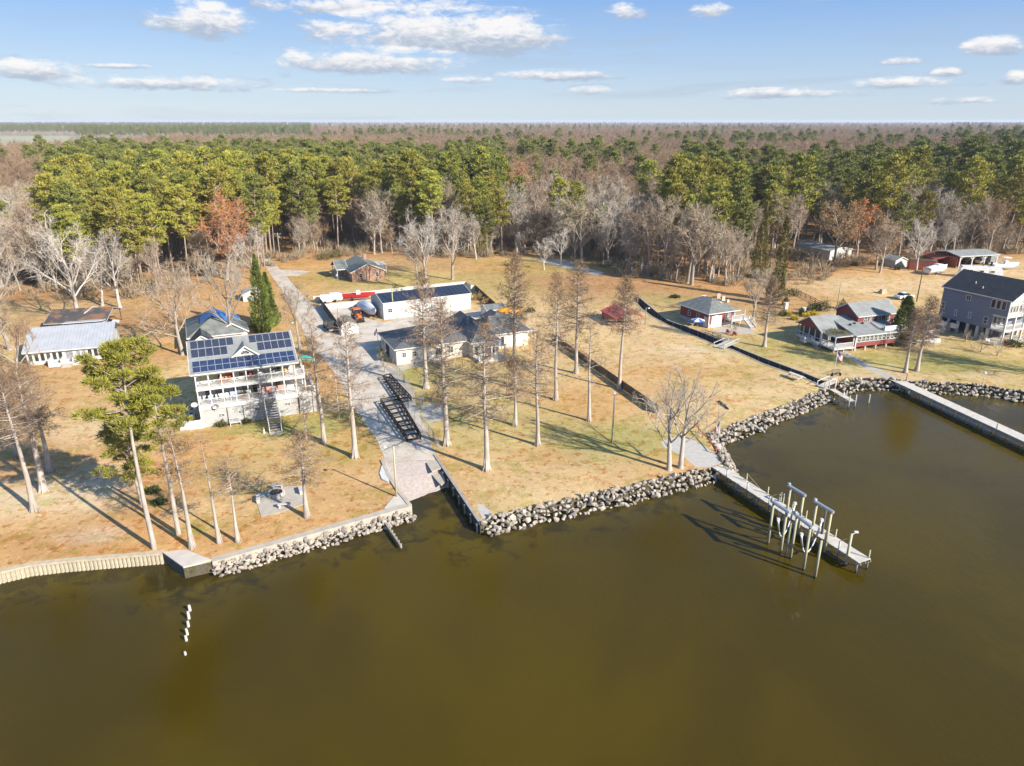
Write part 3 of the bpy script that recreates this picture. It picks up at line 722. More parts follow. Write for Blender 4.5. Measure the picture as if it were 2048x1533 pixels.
A, B = (G(1423, 936, .1).xy + G(1446, 930, .1).xy) / 2, (G(1722, 1129, .1).xy + G(1742, 1120, .1).xy) / 2
dk = world_thing('boat_dock', 'long pale plank dock reaching from the gravel pad past the boat lift', 'dock', A.to_3d())
d = (B - A).normalized(); n = Vector((d.y, -d.x)); L = (B - A).length
o = wpart(dk, 'decking', deck_planks(A, B, 1.5, .12), 'pale_deck'); o['kind'] = 'stuff'
for s in (-.62, 0, .62):
    a, b = A + n * s, B + n * s; mb = MB(); mb.beam((a.x, a.y, -.01), (b.x, b.y, -.01), .07, .2); wpart(dk, 'stringer', mb, 'grey_wood')
def dkp(f, s): return A + d * (L * f) + n * s
for i, f in enumerate([.06, .12, .20, .28, .36, .44, .53, .62, .71, .80, .88, .985]):
    for s in (-.68, .68):
        q = dkp(f, s)
        tall = (s > 0 and i in (1, 3, 5, 7, 9, 10)) or (s < 0 and i in (0, 2, 4, 5, 6, 7, 9, 11))
        pile(dk, q.x, q.y, -2.4, (1.0 if tall else .06), .085 if s > 0 else .075, 'galvanised' if (s > 0) else 'pile_wood', 'post')
    a, b = dkp(f, -.72), dkp(f, .72); mb = MB(); mb.beam((a.x, a.y, -.2), (b.x, b.y, -.2), .08, .18); wpart(dk, 'cross_beam', mb, 'dark_wood')
# side platform rails: tee handles on the near side
for f in (.12, .28, .44, .80, .88):
    q = dkp(f, .70); e = q - n * .9
    mb = MB(); mb.beam((q.x, q.y, 1.0), (e.x, e.y, 1.05), .05, .05); wpart(dk, 'rail_arm', mb, 'dark_wood')
q = dkp(.20, -.7); e = dkp(.30, -.72); mb = MB(); mb.tube([(q.x, q.y, .95), (e.x, e.y, .2)], .025, 5); wpart(dk, 'rope', mb, 'rope')
q = dkp(.02, -.9); e = dkp(.10, -.7); mb = MB(); mb.tube([(q.x, q.y, .3), (e.x, e.y, .6)], .03, 5); wpart(dk, 'rope', mb, 'rope')
# dark ladder frame swung up on the far side
fr = world_thing('dock_ladder', 'dark folding ladder frame swung out over the water beside the dock', 'ladder', dkp(.47, -.9).to_3d())
q = dkp(.445, -.82)
mb = MB()
for s in (0, .35):
    p = q + d * s; mb.tube([(p.x, p.y, .1), (p.x, p.y, 1.2)], .05, 6)
wpart(fr, 'post', mb, 'white_paint')
mb = MB(); u = -n
for s in (0, .55):
    p = q + d * (s + .1); e = p + u * 1.7; mb.beam((p.x, p.y, 1.15), (e.x, e.y, 1.12), .08, .06)
for k in range(4):
    p = q + d * .1 + u * (.2 + .48 * k); e = p + d * .55; mb.beam((p.x, p.y, 1.14), (e.x, e.y, 1.14), .07, .04)
wpart(fr, 'frame', mb, 'black_steel')
# boat lift: four pile pairs with winch beams, slings between them
lift = world_thing('boat_lift', 'boat lift of tall piles with metal winch beams and white slings', 'boat lift', Vector((27.5, 59, 0)))
near = [Vector((25.16, 60.01)), Vector((25.82, 58.39)), Vector((26.46, 57.53)), Vector((26.99, 55.69))]
fl = [dkp(f, .98) for f in (.572, .655, .735, .82)]
ZT = 3.45
for p in near + fl: pile(lift, p.x, p.y, -3, ZT - .05, .14)
def winch(a, b, zt):
    e = (b - a).normalized(); a2, b2 = a - e * .25, b + e * .25
    mb = MB(); mb.beam((a2.x, a2.y, zt + .14), (b2.x, b2.y, zt + .14), .22, .26); m2 = wpart(lift, 'winch_beam', mb, 'aluminium')
    mb = MB(); nn = Vector((e.y, -e.x)) * .2; mb.tube([(a2.x + nn.x, a2.y + nn.y, zt + .2), (b2.x + nn.x, b2.y + nn.y, zt + .2)], .06, 7); wpart(lift, 'drive_pipe', mb, 'galvanised')
    mb = MB(); mb.lathe([(.16, 0), (.2, .08), (.2, .34), (.12, .42)], 10, c=(a2.x, a2.y, zt + .06)); wpart(lift, 'motor', mb, 'galvanised')
winch(near[0], near[1], ZT); winch(near[2], near[3], ZT); winch(fl[0], fl[1], ZT); winch(fl[2], fl[3], ZT)
for i in (0, 2):
    p0, p1 = near[i].lerp(near[i + 1], .5), fl[i].lerp(fl[i + 1], .5)
    mid = p0.lerp(p1, .5)
    for p in (p0, p1):
        mb = MB()
        for s in (-.14, .14): mb.tube([(p.x + s, p.y - s, ZT), (p.x, p.y, ZT - 1.15)], .012, 4)
        wpart(lift, 'cable', mb, 'galvanised')
        mb = MB(); mb.box(p.x - .13, p.x + .13, p.y - .13, p.y + .13, ZT - 1.4, ZT - 1.15); wpart(lift, 'sling_block', mb, 'white_paint')
    pts = []
    for k in range(13):
        f = k / 12; q = p0.lerp(p1, f); pts.append((q.x, q.y, ZT - 1.4 - 2.6 * (1 - abs(2 * f - 1) ** 2.2)))
    mb = MB(); mb.tube(pts[:3], .10, 7); wpart(lift, 'bunk', mb, 'aluminium', True)
    mb = MB(); mb.tube(pts[10:], .10, 7); wpart(lift, 'bunk', mb, 'aluminium', True)
    mb = MB(); mb.tube(pts[2:11], .065, 7); wpart(lift, 'sling', mb, 'hose', True)
e0, e1 = near[0].lerp(fl[0], .5), near[2].lerp(fl[2], .5)
# single piles round the lift
for (x, y, z, lab) in [(26.12, 57.75, 2.75, 'green stained free pile standing inside the lift'), (27.58, 54.49, 2.85, 'outermost free mooring pile beyond the lift'), (31.66 - .5, 56.3, 2.4, 'pile with a small lamp by the dock end')]:
    t = world_thing('mooring_pile', lab, 'pile', Vector((x, y, WZ))); t.location = (x, y, 0)
    pile(t, x, y, -3, z, .14)
    if 'lamp' in lab:
        mb = MB(); mb.beam((x, y, z - .1), (x + .5, y + .2, z + .05), .05); mb.box(x + .35, x + .7, y + .1, y + .32, z + .02, z + .14); wpart(t, 'lamp', mb, 'white_paint')
q = dkp(.735, .5)
t = world_thing('mooring_pile', 'dark green free pile rising beside the inner lift beams', 'pile', Vector((q.x, q.y, 0))); pile(t, q.x + .55, q.y - .2, -3, 2.9, .13, 'dark_wood')

# plank dock of the red cottage
A2, B2 = G(1800, 764, .05).xy, G(2048, 878, .05).xy
B2 = A2 + (B2 - A2) * 1.35
dk2 = world_thing('plank_dock', 'wide bleached plank dock running out from the cove rock wall', 'dock', A2.to_3d())
d2 = (B2 - A2).normalized(); n2 = Vector((d2.y, -d2.x)); L2 = (B2 - A2).length
o = wpart(dk2, 'decking', deck_planks(A2, B2, 1.85, .10, .2, .03), 'pale_deck'); o['kind'] = 'stuff'
for s in (-.85, .85):
    a, b = A2 + n2 * s, B2 + n2 * s; mb = MB(); mb.beam((a.x, a.y, -.16), (b.x, b.y, -.16), .07, .4); wpart(dk2, 'side_beam', mb, 'grey_wood')
for i in range(14):
    for s in (-.95, .95):
        q = A2 + d2 * (1.2 + 2.15 * i) + n2 * s
        pile(dk2, q.x, q.y, -2.4, (.9 if (s > 0 and i in (8, 10)) else -.0), .10, 'pile_wood', 'post')
# little pier at the canal mouth with its foot bridge
A3, B3 = G(1664, 778, .05).xy, G(1706, 803, .05).xy
t = world_thing('small_pier', 'little pier of bleached planks at the canal mouth', 'dock', A3.to_3d())
o = wpart(t, 'decking', deck_planks(A3, B3, .9, .02, .18, .03), 'pale_deck'); o['kind'] = 'stuff'
d3 = (B3 - A3).normalized(); n3 = Vector((d3.y, -d3.x))
for f, s, h in [(0, .5, 1.6), (0, -.5, 1.6), (.55, -.5, .8), (.98, .5, .9), (.98, -.5, 1.0), (.55, .5, .02)]:
    q = A3 + (B3 - A3) * f + n3 * s; pile(t, q.x, q.y, -2.2, h, .08, 'pale_deck', 'post')
def footbridge(p, q, w, lab, rail):
    p, q = Vector(p), Vector(q)
    t = world_thing('foot_bridge', lab, 'bridge', p.to_3d())
    o = wpart(t, 'decking', deck_planks(p, q, w, .12, .2, .02), 'pale_deck'); o['kind'] = 'stuff'
    dd = (q - p).normalized(); nn = Vector((dd.y, -dd.x))
    for s in (-1, 1):
        for f in (0.05, .95):
            e = p.lerp(q, f) + nn * s * w / 2; mb = MB(); mb.tube([(e.x, e.y, -.6), (e.x, e.y, rail)], .07, 6); wpart(t, 'post', mb, 'pale_deck')
        a, b = p.lerp(q, .05) + nn * s * w / 2, p.lerp(q, .95) + nn * s * w / 2
        mb = MB(); mb.beam((a.x, a.y, rail - .12), (b.x, b.y, rail - .12), .05, .1); wpart(t, 'rail', mb, 'pale_deck')
footbridge(G(1640, 776).xy, G(1666, 764).xy, 1.2, 'white plank foot bridge over the canal mouth', 1.0)
footbridge(G(1436, 697).xy, G(1468, 683).xy, 2.0, 'grey plank foot bridge midway along the canal', .9)
# ------------------------------------------------------------------ buildings
FROT = {'f': 0.0, 'l': -math.pi / 2, 'r': math.pi / 2, 'b': math.pi}
_wc = {}
def wall_pos(face, s, at, z):
    return {'f': (s, at, z), 'b': (s, at, z), 'l': (at, s, z), 'r': (at, s, z)}[face]
def win(parent, s, z, w=.9, h=1.2, face='f', at=0.0, rows=1, cols=1, glass='glass', frame='white_paint', name='window'):
    """a window standing out of a wall: frame with bars, its pane a sub-part"""
    key = (w, h, rows, cols, glass, frame)
    if key not in _wc:
        f = MB(); t = .09
        f.box(-w / 2, -w / 2 + t, -.07, .03, 0, h); f.box(w / 2 - t, w / 2, -.07, .03, 0, h)
        f.box(-w / 2 + t, w / 2 - t, -.068, .03, 0, t); f.box(-w / 2 + t, w / 2 - t, -.068, .03, h - t, h)
        for i in range(1, rows): f.box(-w / 2 + t, w / 2 - t, -.05, 0, h * i / rows - .025, h * i / rows + .025)
        for i in range(1, cols): f.box(-w / 2 + w * i / cols - .025, -w / 2 + w * i / cols + .025, -.052, 0, t, h - t)
        g = MB(); g.box(-w / 2 + t, w / 2 - t, -.03, .0, t, h - t)
        _wc[key] = (f.mesh('window', frame), g.mesh('pane', glass))
    fm, gm = _wc[key]
    o = link(name, fm, parent, wall_pos(face, s, at, z), FROT[face]); link('pane', gm, o)
    return o
def door(parent, s, z, w, h, mat='white_paint', face='f', at=0.0, name='door', ribs=0, frame='white_paint'):
    mb = MB(); mb.box(-w / 2, w / 2, -.05, .02, 0, h)
    for i in range(1, ribs): mb.box(-w / 2 + .02, w / 2 - .02, -.065, -.05, h * i / ribs - .02, h * i / ribs + .02)
    o = link(name, mb.mesh(name, mat), parent, wall_pos(face, s, at, z), FROT[face])
    f = MB(); t = .08
    f.box(-w / 2 - t, -w / 2, -.06, .02, 0, h + t); f.box(w / 2, w / 2 + t, -.06, .02, 0, h + t); f.box(-w / 2, w / 2, -.06, .02, h, h + t)
    link('door_frame', f.mesh('door_frame', frame), o); return o
def gable(parent, x0, x1, y0, y1, z0, ze, zr, ridge='x', wall='white_siding', roof='dark_shingle', ov=.35, gov=.3, th=.16, rpos=None, name='wall', gables=True, trim='white_paint'):
    """walls with gable ends, a two sided roof and its fascia boards"""
    if ridge == 'x':
        a0, a1, b0, b1 = x0, x1, y0, y1; T = lambda a, b, z: (a, b, z)
    else:
        a0, a1, b0, b1 = y0, y1, x0, x1; T = lambda a, b, z: (b, a, z)
    bm_ = rpos if rpos is not None else (b0 + b1) / 2
    mb = MB()
    prof = [(b0, z0), (b1, z0), (b1, ze), (bm_, zr - .02), (b0, ze)] if gables else [(b0, z0), (b1, z0), (b1, ze), (b0, ze)]
    mb.extrude(prof, a0, a1, axis='x' if ridge == 'x' else 'y')
    w = part(parent, name, mb, wall) if wall else None
    s0 = (zr - ze) / (bm_ - b0); s1 = (zr - ze) / (b1 - bm_)
    mb = MB(); A0, A1 = a0 - gov, a1 + gov
    mb.slab([T(A0, b0 - ov, ze - s0 * ov + th), T(A1, b0 - ov, ze - s0 * ov + th), T(A1, bm_, zr + th), T(A0, bm_, zr + th)][::1 if ridge == 'x' else -1], th)
    mb.slab([T(A0, bm_, zr + th), T(A1, bm_, zr + th), T(A1, b1 + ov, ze - s1 * ov + th), T(A0, b1 + ov, ze - s1 * ov + th)][::1 if ridge == 'x' else -1], th)
    r = part(parent, 'roof', mb, roof)
    mb = MB()
    for a in (A0 - .03, A1 + .03):
        for (b, z, s) in ((b0 - ov, ze - s0 * ov, 1), (b1 + ov, ze - s1 * ov, 1)):
            mb.beam(T(a, b, z + th * .4), T(a, bm_, zr + th * .4), .06, .20)
    for (b, z) in ((b0 - ov - .03, ze - s0 * ov), (b1 + ov + .03, ze - s1 * ov)):
        mb.beam(T(A0, b, z + .06), T(A1, b, z + .06), .06, .17)
    o = part(r, 'fascia', mb, trim)
    return w, r
def hip(parent, x0, x1, y0, y1, z0, ze, zr, wall, roof, ov=.4, name='wall', ridge='x', inset=None, trim='white_paint', front_gable=False):
    mb = MB(); mb.box(x0, x1, y0, y1, z0, ze); w = part(parent, name, mb, wall) if wall else None
    X0, X1, Y0, Y1 = x0 - ov, x1 + ov, y0 - ov, y1 + ov
    mb = MB(); zb = ze + .10
    if ridge == 'x':
        k = inset if inset is not None else (Y1 - Y0) / 2; ym = (Y0 + Y1) / 2; r0, r1 = (X0 + k, ym, zr), (X1 - k, ym, zr)
    else:
        k = inset if inset is not None else (X1 - X0) / 2; xm = (X0 + X1) / 2; r0, r1 = (xm, Y0 + k, zr), (xm, Y1 - k, zr)
    V = [(X0, Y0, zb), (X1, Y0, zb), (X1, Y1, zb), (X0, Y1, zb), r0, r1, (X0, Y0, ze), (X1, Y0, ze), (X1, Y1, ze), (X0, Y1, ze)]
    if ridge == 'x': F = [(0, 1, 5, 4), (1, 2, 5), (2, 3, 4, 5), (3, 0, 4)]
    else: F = [(0, 1, 4), (1, 2, 5, 4), (2, 3, 5), (3, 0, 4, 5)]
    F += [(6, 7, 1, 0), (7, 8, 2, 1), (8, 9, 3, 2), (9, 6, 0, 3), (9, 8, 7, 6)]
    mb.add(V, F); r = part(parent, 'roof', mb, roof)
    mb = MB(); z = ze + .02
    mb.beam((X0, Y0 - .03, z), (X1, Y0 - .03, z), .05, .18); mb.beam((X0, Y1 + .03, z), (X1, Y1 + .03, z), .05, .18)
    mb.beam((X0 - .03, Y0, z), (X0 - .03, Y1, z), .05, .18); mb.beam((X1 + .03, Y0, z), (X1 + .03, Y1, z), .05, .18)
    part(r, 'fascia', mb, trim); return w, r
def railing(parent, p, q, h=.9, mat='white_paint', gap=.14, posts=True):
    """balustrade between two points, joined pickets"""
    p, q = Vector(p), Vector(q); mb = MB(); L = (q - p).length
    mb.beam(p + Vector((0, 0, h)), q + Vector((0, 0, h)), .09, .07); mb.beam(p + Vector((0, 0, .1)), q + Vector((0, 0, .1)), .05, .06)
    n = max(2, int(L / gap))
    for i in range(1, n):
        c = p.lerp(q, i / n); mb.beam(c + Vector((0, 0, .13)), c + Vector((0, 0, h - .03)), .035, .035)
    if posts:
        for c in (p, q): mb.beam(c, c + Vector((0, 0, h + .08)), .1, .1)
    return part(parent, 'railing', mb, mat)
def stairs(parent, x0, x1, ytop, ybot, ztop, n, mat='pale_deck', rail='white_paint', zbot=0.0, h=.85):
    for i in range(n):
        f0, f1 = i / n, (i + 1) / n
        mb = MB(); y0, y1 = ytop + (ybot - ytop) * f0, ytop + (ybot - ytop) * f1; z = ztop + (zbot - ztop) * f1 + (ztop - zbot) / n * .15
        mb.box(x0, x1, min(y0, y1), max(y0, y1), z - .08, z); part(parent, 'step', mb, mat)
    for x in (x0, x1):
        mb = MB(); mb.beam((x, ytop, ztop - .18), (x, ybot, zbot + .02), .08, .3); part(parent, 'stringer', mb, rail)
        p, q = Vector((x, ytop, ztop)), Vector((x, ybot, zbot)); mb = MB(); mb.beam(p + Vector((0, 0, h)), q + Vector((0, 0, h)), .08, .08)
        k = max(4, int((q - p).length / .3))
        for j in range(k + 1):
            c = p.lerp(q, j / k); mb.beam(c + Vector((0, 0, -.1)), c + Vector((0, 0, h)), .04 if j % 6 else .1, .04 if j % 6 else .1)
        part(parent, 'handrail', mb, rail)
def postbox(parent, x, y, z0, z1, w=.14, mat='white_paint', name='post'):
    mb = MB(); mb.box(x - w / 2, x + w / 2, y - w / 2, y + w / 2, z0, z1); return part(parent, name, mb, mat)
def slope(y, pts):
    for (a, za), (b, zb) in zip(pts, pts[1:]):
        if a <= y <= b: return za + (zb - za) * (y - a) / (b - a)

# ---- house with the solar roof
def solar_house():
    o = G(405, 857); t = thing('solar_house', 'white three level house with double porch and roof covered in solar panels', 'house', (o.x, o.y, 0), R(23.3))
    Wd = 12.5
    mb = MB(); mb.box(.12, Wd - .12, .12, 2.2, -.1, 2.45); mb.box(.1, Wd - .1, 2.2, 10.6, -.1, 7.25)
    part(t, 'foundation_wall', mb, 'pale_stucco')
    mb = MB(); mb.box(.14, Wd - .14, 2.14, 2.199, 3.12, 7.1); part(t, 'porch_wall', mb, 'grey_wall')
    for z, h in ((2.46, .58), (5.15, .38)):
        mb = MB(); mb.box(-.04, Wd + .04, -.06, 2.13, z, z + h); part(t, 'porch_deck', mb, 'white_paint')
    mb = MB(); mb.box(0, Wd, -.02, .14, 7.16, 7.36); part(t, 'porch_beam', mb, 'white_paint')
    n = 8; xs = [.08 + (Wd - .16) * i / n for i in range(n + 1)]
    for x in xs:
        postbox(t, x, .06, 3.05, 5.145, .15); postbox(t, x, .06, 5.55, 7.155, .15)
    postbox(t, .08, .0, 0, 2.455, .18)
    for i in range(n):
        for z in (3.05, 5.54):
            if z == 3.05 and i == 5: continue
            railing(t, (xs[i] + .1, .06, z), (xs[i + 1] - .1, .06, z), .86, posts=False, gap=.13)
    # porch wall openings
    for x, w in ((1.3, .9), (4.7, .8), (7.2, .8), (10.2, .9)): win(t, x, 3.25, w, 1.55, 'f', 2.13, 2, 1)
    for x in (2.6, 6.0): door(t, x, 3.08, .9, 1.85, 'curtain_glass', 'f', 2.13)
    for x, g in ((.95, 'yellow_glass'), (2.15, 'yellow_glass')): win(t, x, 5.75, .95, 1.15, 'f', 2.13, 2, 2, g)
    for x in (3.0, 5.65, 6.45, 9.6): win(t, x, 5.75, .7, 1.15, 'f', 2.13, 2, 1)
    win(t, 10.2, 6.0, 1.2, .8, 'f', 2.13, 1, 2)
    door(t, 4.2, 5.66, .85, 1.4, 'chair_red', 'f', 2.13)
    # vents in the foundation
    for x, z in ((2.55, 1.15), (5.0, 1.25), (7.05, 1.35), (11.0, 1.4)): win(t, x, z, .85, .5, 'f', .12, 2, 2, 'dark_interior', 'grey_wall', 'vent')
    # roof: shallow over the porch, steeper above
    prof = [(-.30, 7.42), (2.5, 8.35), (6.0, 10.15), (11.2, 7.4)]
    X0, X1 = -.45, Wd + .45; th = .16
    mb = MB()
    for (a, za), (b, zb) in zip(prof, prof[1:]): mb.slab([(X0, a, za + th), (X1, a, za + th), (X1, b, zb + th), (X0, b, zb + th)], th)
    rf = part(t, 'roof', mb, 'light_shingle')
    mb = MB(); mb.extrude([(0.12, 7.2), (2.5, 8.18), (6, 10.04), (10.6, 7.6), (10.6, 7.0), (.12, 7.0)], .12, .3, axis='x'); mb.extrude([(0.12, 7.2), (2.5, 8.18), (6, 10.04), (10.6, 7.6), (10.6, 7.0), (.12, 7.0)], Wd - .3, Wd - .12, axis='x')
    part(t, 'gable_wall', mb, 'white_siding')
    mb = MB()
    for x in (X0 - .03, X1 + .03):
        for (a, za), (b, zb) in zip(prof, prof[1:]): mb.beam((x, a, za + .06), (x, b, zb + .06), .06, .22)
    mb.beam((X0, -.33, 7.48), (X1, -.33, 7.48), .06, .18); part(rf, 'fascia', mb, 'white_paint')
    # panels
    def panel(xc, ya, yb, w, mat):
        za, zb = slope(ya, prof) + th + .06, slope(yb, prof) + th + .06
        mb = MB(); mb.slab([(xc - w / 2, ya, za), (xc + w / 2, ya, za), (xc + w / 2, yb, zb), (xc - w / 2, yb, zb)], .05, 0)
        k = .03; e = .006
        def at(f): return ya + (yb - ya) * f, za + (zb - za) * f + e
        y0, z0 = at(.03); y1, z1 = at(.97); cols = 6
        for c in range(cols):
            a = xc - w / 2 + k + (w - 2 * k) * c / cols; b = a + (w - 2 * k) / cols - .012
            mb.add([(a, y0, z0), (b, y0, z0), (b, y1, z1), (a, y1, z1)], [(0, 1, 2, 3)], 1)
        part(t, 'solar_panel', mb, ['panel_frame', mat])
    pw = .90
    for i in range(14):
        for ya, yb in ((-.02, 1.12), (1.15, 2.30)): panel(.36 + pw / 2 - .4 + (pw + .01) * i, ya, yb, pw - .01, 'solar_cell_blue')
    for i in range(6): panel(-.05 + pw / 2 + pw * i, 4.45, 5.82, pw - .02, 'solar_cell')
    for i in range(5): panel(-.05 + pw / 2 + pw * i, 2.95, 4.40, pw - .02, 'solar_cell')
    for i in range(6): panel(7.35 + pw / 2 + pw * i, 4.45, 5.82, pw - .02, 'solar_cell')
    for i in range(5): panel(8.25 + pw / 2 + pw * i, 2.95, 4.40, pw - .02, 'solar_cell')
    # dormer with the fan window
    xc = 6.55; w = 1.55; yb = 2.45; zb = slope(yb, prof) + th; zp = zb + 1.25
    yr = 2.5 + (zp - .12 - 8.35 - th + .0) / (1.80 / 3.5) + .25
    mb = MB(); mb.add([(xc - w, yb, zb - .05), (xc + w, yb, zb - .05), (xc, yb, zp), (xc - w, yb + .1, zb - .05), (xc + w, yb + .1, zb - .05), (xc, yb + .1, zp)], [(0, 1, 2), (5, 4, 3), (0, 2, 5, 3), (1, 4, 5, 2), (0, 3, 4, 1)])
    d = part(t, 'dormer', mb, 'white_siding')
    mb = MB(); mb.slab([(xc - w - .2, yb - .25, zb - .02), (xc, yb - .25, zp + .14), (xc, yr, zp + .14)][::-1], .1); mb.slab([(xc + w + .2, yb - .25, zb - .02), (xc, yr, zp + .14), (xc, yb - .25, zp + .14)][::-1], .1)
    part(d, 'dormer_roof', mb, 'light_shingle')
    mb = MB(); mb.beam((xc - w - .2, yb - .28, zb - .06), (xc, yb - .28, zp + .08), .06, .18); mb.beam((xc + w + .2, yb - .28, zb - .06), (xc, yb - .28, zp + .08), .06, .18); part(d, 'fascia', mb, 'white_paint')
    mb = MB(); fan = [(xc, yb - .02, zb + .22)] + [(xc + .58 * math.cos(math.pi * i / 8), yb - .02, zb + .22 + .48 * math.sin(math.pi * i / 8)) for i in range(9)]
    mb.add(fan, [(0, i, i + 1) for i in range(1, 9)]); part(d, 'fan_window', mb, 'glass')
    mb = MB()
    for i in range(0, 9, 2): mb.beam((xc, yb - .04, zb + .22), fan[i + 1], .045, .03)
    for i in range(1, 9): mb.beam(fan[i], fan[i + 1], .06, .05)
    mb.beam(fan[1], fan[9], .06, .05); part(d, 'window_bars', mb, 'white_paint')
    # side deck on the right
    mb = MB(); mb.box(Wd + .06, 14.8, -.02, 7, -.1, 2.45); part(t, 'side_wall', mb, 'pale_stucco')
    mb = MB(); mb.box(Wd + .06, 14.9, -.08, 7.1, 2.46, 3.0); part(t, 'side_deck', mb, 'white_paint')
    mb = MB(); mb.box(Wd + .2, 14.7, .1, 6.9, 3.004, 3.03); part(t, 'deck_floor', mb, 'grey_wood')
    win(t, 13.6, 1.3, .85, .45, 'f', -.02, 2, 2, 'dark_interior', 'grey_wall', 'vent')
    for y0, y1 in ((.0, 2.3), (2.3, 4.6), (4.6, 6.9)): railing(t, (14.75, y0 + .05, 3.0), (14.75, y1 - .05, 3.0), .9)
    railing(t, (Wd + .15, .0, 3.0), (14.7, .0, 3.0), .9)
    for y in (.05, 3.4): postbox(t, Wd + 1.1, y, 3.0, 6.9, .14)
    mb = MB(); mb.beam((Wd + .1, .05, 5.35), (Wd + 1.1, .05, 5.35), .12, .5); mb.beam((Wd + 1.1, .05, 5.35), (Wd + 1.1, 3.4, 5.35), .12, .5); part(t, 'balcony_beam', mb, 'white_paint')
    mb = MB(); mb.box(Wd + .1, Wd + 1.15, .1, 3.4, 5.5, 5.6); part(t, 'balcony_floor', mb, 'white_paint')
    railing(t, (Wd + .1, .05, 5.62), (Wd + 1.1, .05, 5.62), .85); railing(t, (Wd + 1.1, .05, 5.62), (Wd + 1.1, 3.4, 5.62), .85)
    stairs(t, 8.0, 9.5, -.08, -5.2, 3.02, 14, 'grey_wood')
    mb = MB(); mb.box(7.9, 9.6, -5.9, -5.21, -.02, .08); part(t, 'landing', mb, 'concrete')
    for x in (3.4, 5.4): postbox(t, x, -.05, 0, 2.4, .12, 'pale_stucco', 'pilaster')
    return t
SH = solar_house()

# ---- main low house with dark hipped roofs
def main_house():
    o = G(794, 731); t = thing('low_house', 'long low cream house with dark hipped roofs behind the bare trees', 'house', (o.x, o.y, 0), R(24))
    w, r = hip(t, 0, 12.9, 0, 10.2, -.1, 2.75, 4.9, 'cream_wall', 'dark_shingle', .45)
    hip(t, 12.6, 17.4, -1.9, 12.5, -.1, 2.75, 5.3, 'cream_wall', 'dark_shingle', .4, 'wing_wall', 'y', inset=2.6)
    hip(t, 17.3, 24.6, 1.4, 10.6, -.1, 2.75, 4.9, 'cream_wall', 'dark_shingle', .45, 'right_wall', 'x', inset=2.0)
    hip(t, 20.5, 24.0, 9.5, 14, -.1, 2.6, 4.2, 'cream_wall', 'dark_shingle', .3, 'back_wall', 'y', inset=1.2)
    for x in (1.3, 3.1): win(t, x, 1.2, .75, .9, 'f', 0, 2, 2)
    for x in (7.2, 9.4): win(t, x, .9, 1.0, 1.25, 'f', 0, 2, 2)
    for y, w_ in ((2.2, 2.6), (5.6, 2.6)):
        door(t, y, 0, w_, 2.15, 'dark_interior' if y > 4 else 'grey_wall', 'l', 0, 'garage_door')
    win(t, 8.5, 1.1, .8, .9, 'l', 0, 2, 2)
    for x in (18.6, 19.6): win(t, x, .35, .75, 1.9, 'f', 1.4, 1, 1)
    door(t, 20.7, .05, .85, 2.0, 'white_paint', 'f', 1.4)
    for x in (13.5, 14.9, 16.3): win(t, x, .5, 1.0, 1.7, 'f', -1.9, 2, 1)
    # gable dormer on the wing
    mb = MB(); mb.add([(13.9, 2.2, 4.2), (16.1, 2.2, 4.2), (15, 2.2, 5.5), (15, 6, 5.5), (13.9, 5, 4.5), (16.1, 5, 4.5)], [(0, 1, 2), (0, 2, 3, 4), (2, 1, 5, 3)]); part(t, 'dormer', mb, 'dark_shingle')
    # carport arm at the right end
    mb = MB(); mb.slab([(24.7, 2, 2.6), (26.6, 2, 2.2), (26.6, 8, 2.2), (24.7, 8, 2.6)], .12); part(t, 'side_canopy', mb, 'white_paint')
    for y in (2.2, 5, 7.8): postbox(t, 26.4, y, 0, 2.1, .12)
    mb = MB(); mb.box(6.1, 6.7, 6, 6.6, 4.2, 5.6); part(t, 'chimney', mb, 'brick')
    # small vents
    for x, y, z in ((2.2, 1.2, 3.6), (9.5, 3, 4.3), (20.5, 3.5, 4.2)):
        mb = MB(); mb.lathe([(.08, 0), (.08, .5)], 7, c=(x, y, z - .2)); part(t, 'vent_pipe', mb, 'white_paint')
    return t
MH = main_house()
def pergola():
    o = G(794, 731); base = Vector((o.x, o.y, 0)); c, s = math.cos(R(24)), math.sin(R(24))
    p = base + Vector((12.6 * c + 4.9 * s, 12.6 * s - 4.9 * c, 0))
    t = thing('pergola', 'white slatted pergola with railing in front of the dark roofed wing', 'pergola', p, R(24))
    mb = MB(); mb.box(0, 4.8, 0, 2.95, -.05, .45); part(t, 'deck', mb, 'pale_deck')
    for x in (.1, 2.4, 4.7):
        for y in (.1, 2.8): postbox(t, x, y, .45, 2.6, .14)
    for y in (.1, 2.8):
        mb = MB(); mb.beam((-.2, y, 2.68), (5, y, 2.68), .08, .18); part(t, 'beam', mb, 'white_paint')
    for i in range(15):
        mb = MB(); mb.beam((.1 + .33 * i, -.3, 2.83), (.1 + .33 * i, 3.1, 2.83), .05, .12); part(t, 'slat', mb, 'white_paint')
    for x0, x1 in ((.1, 2.4), (2.4, 4.7)): railing(t, (x0 + .08, .1, .45), (x1 - .08, .1, .45), .9)
pergola()

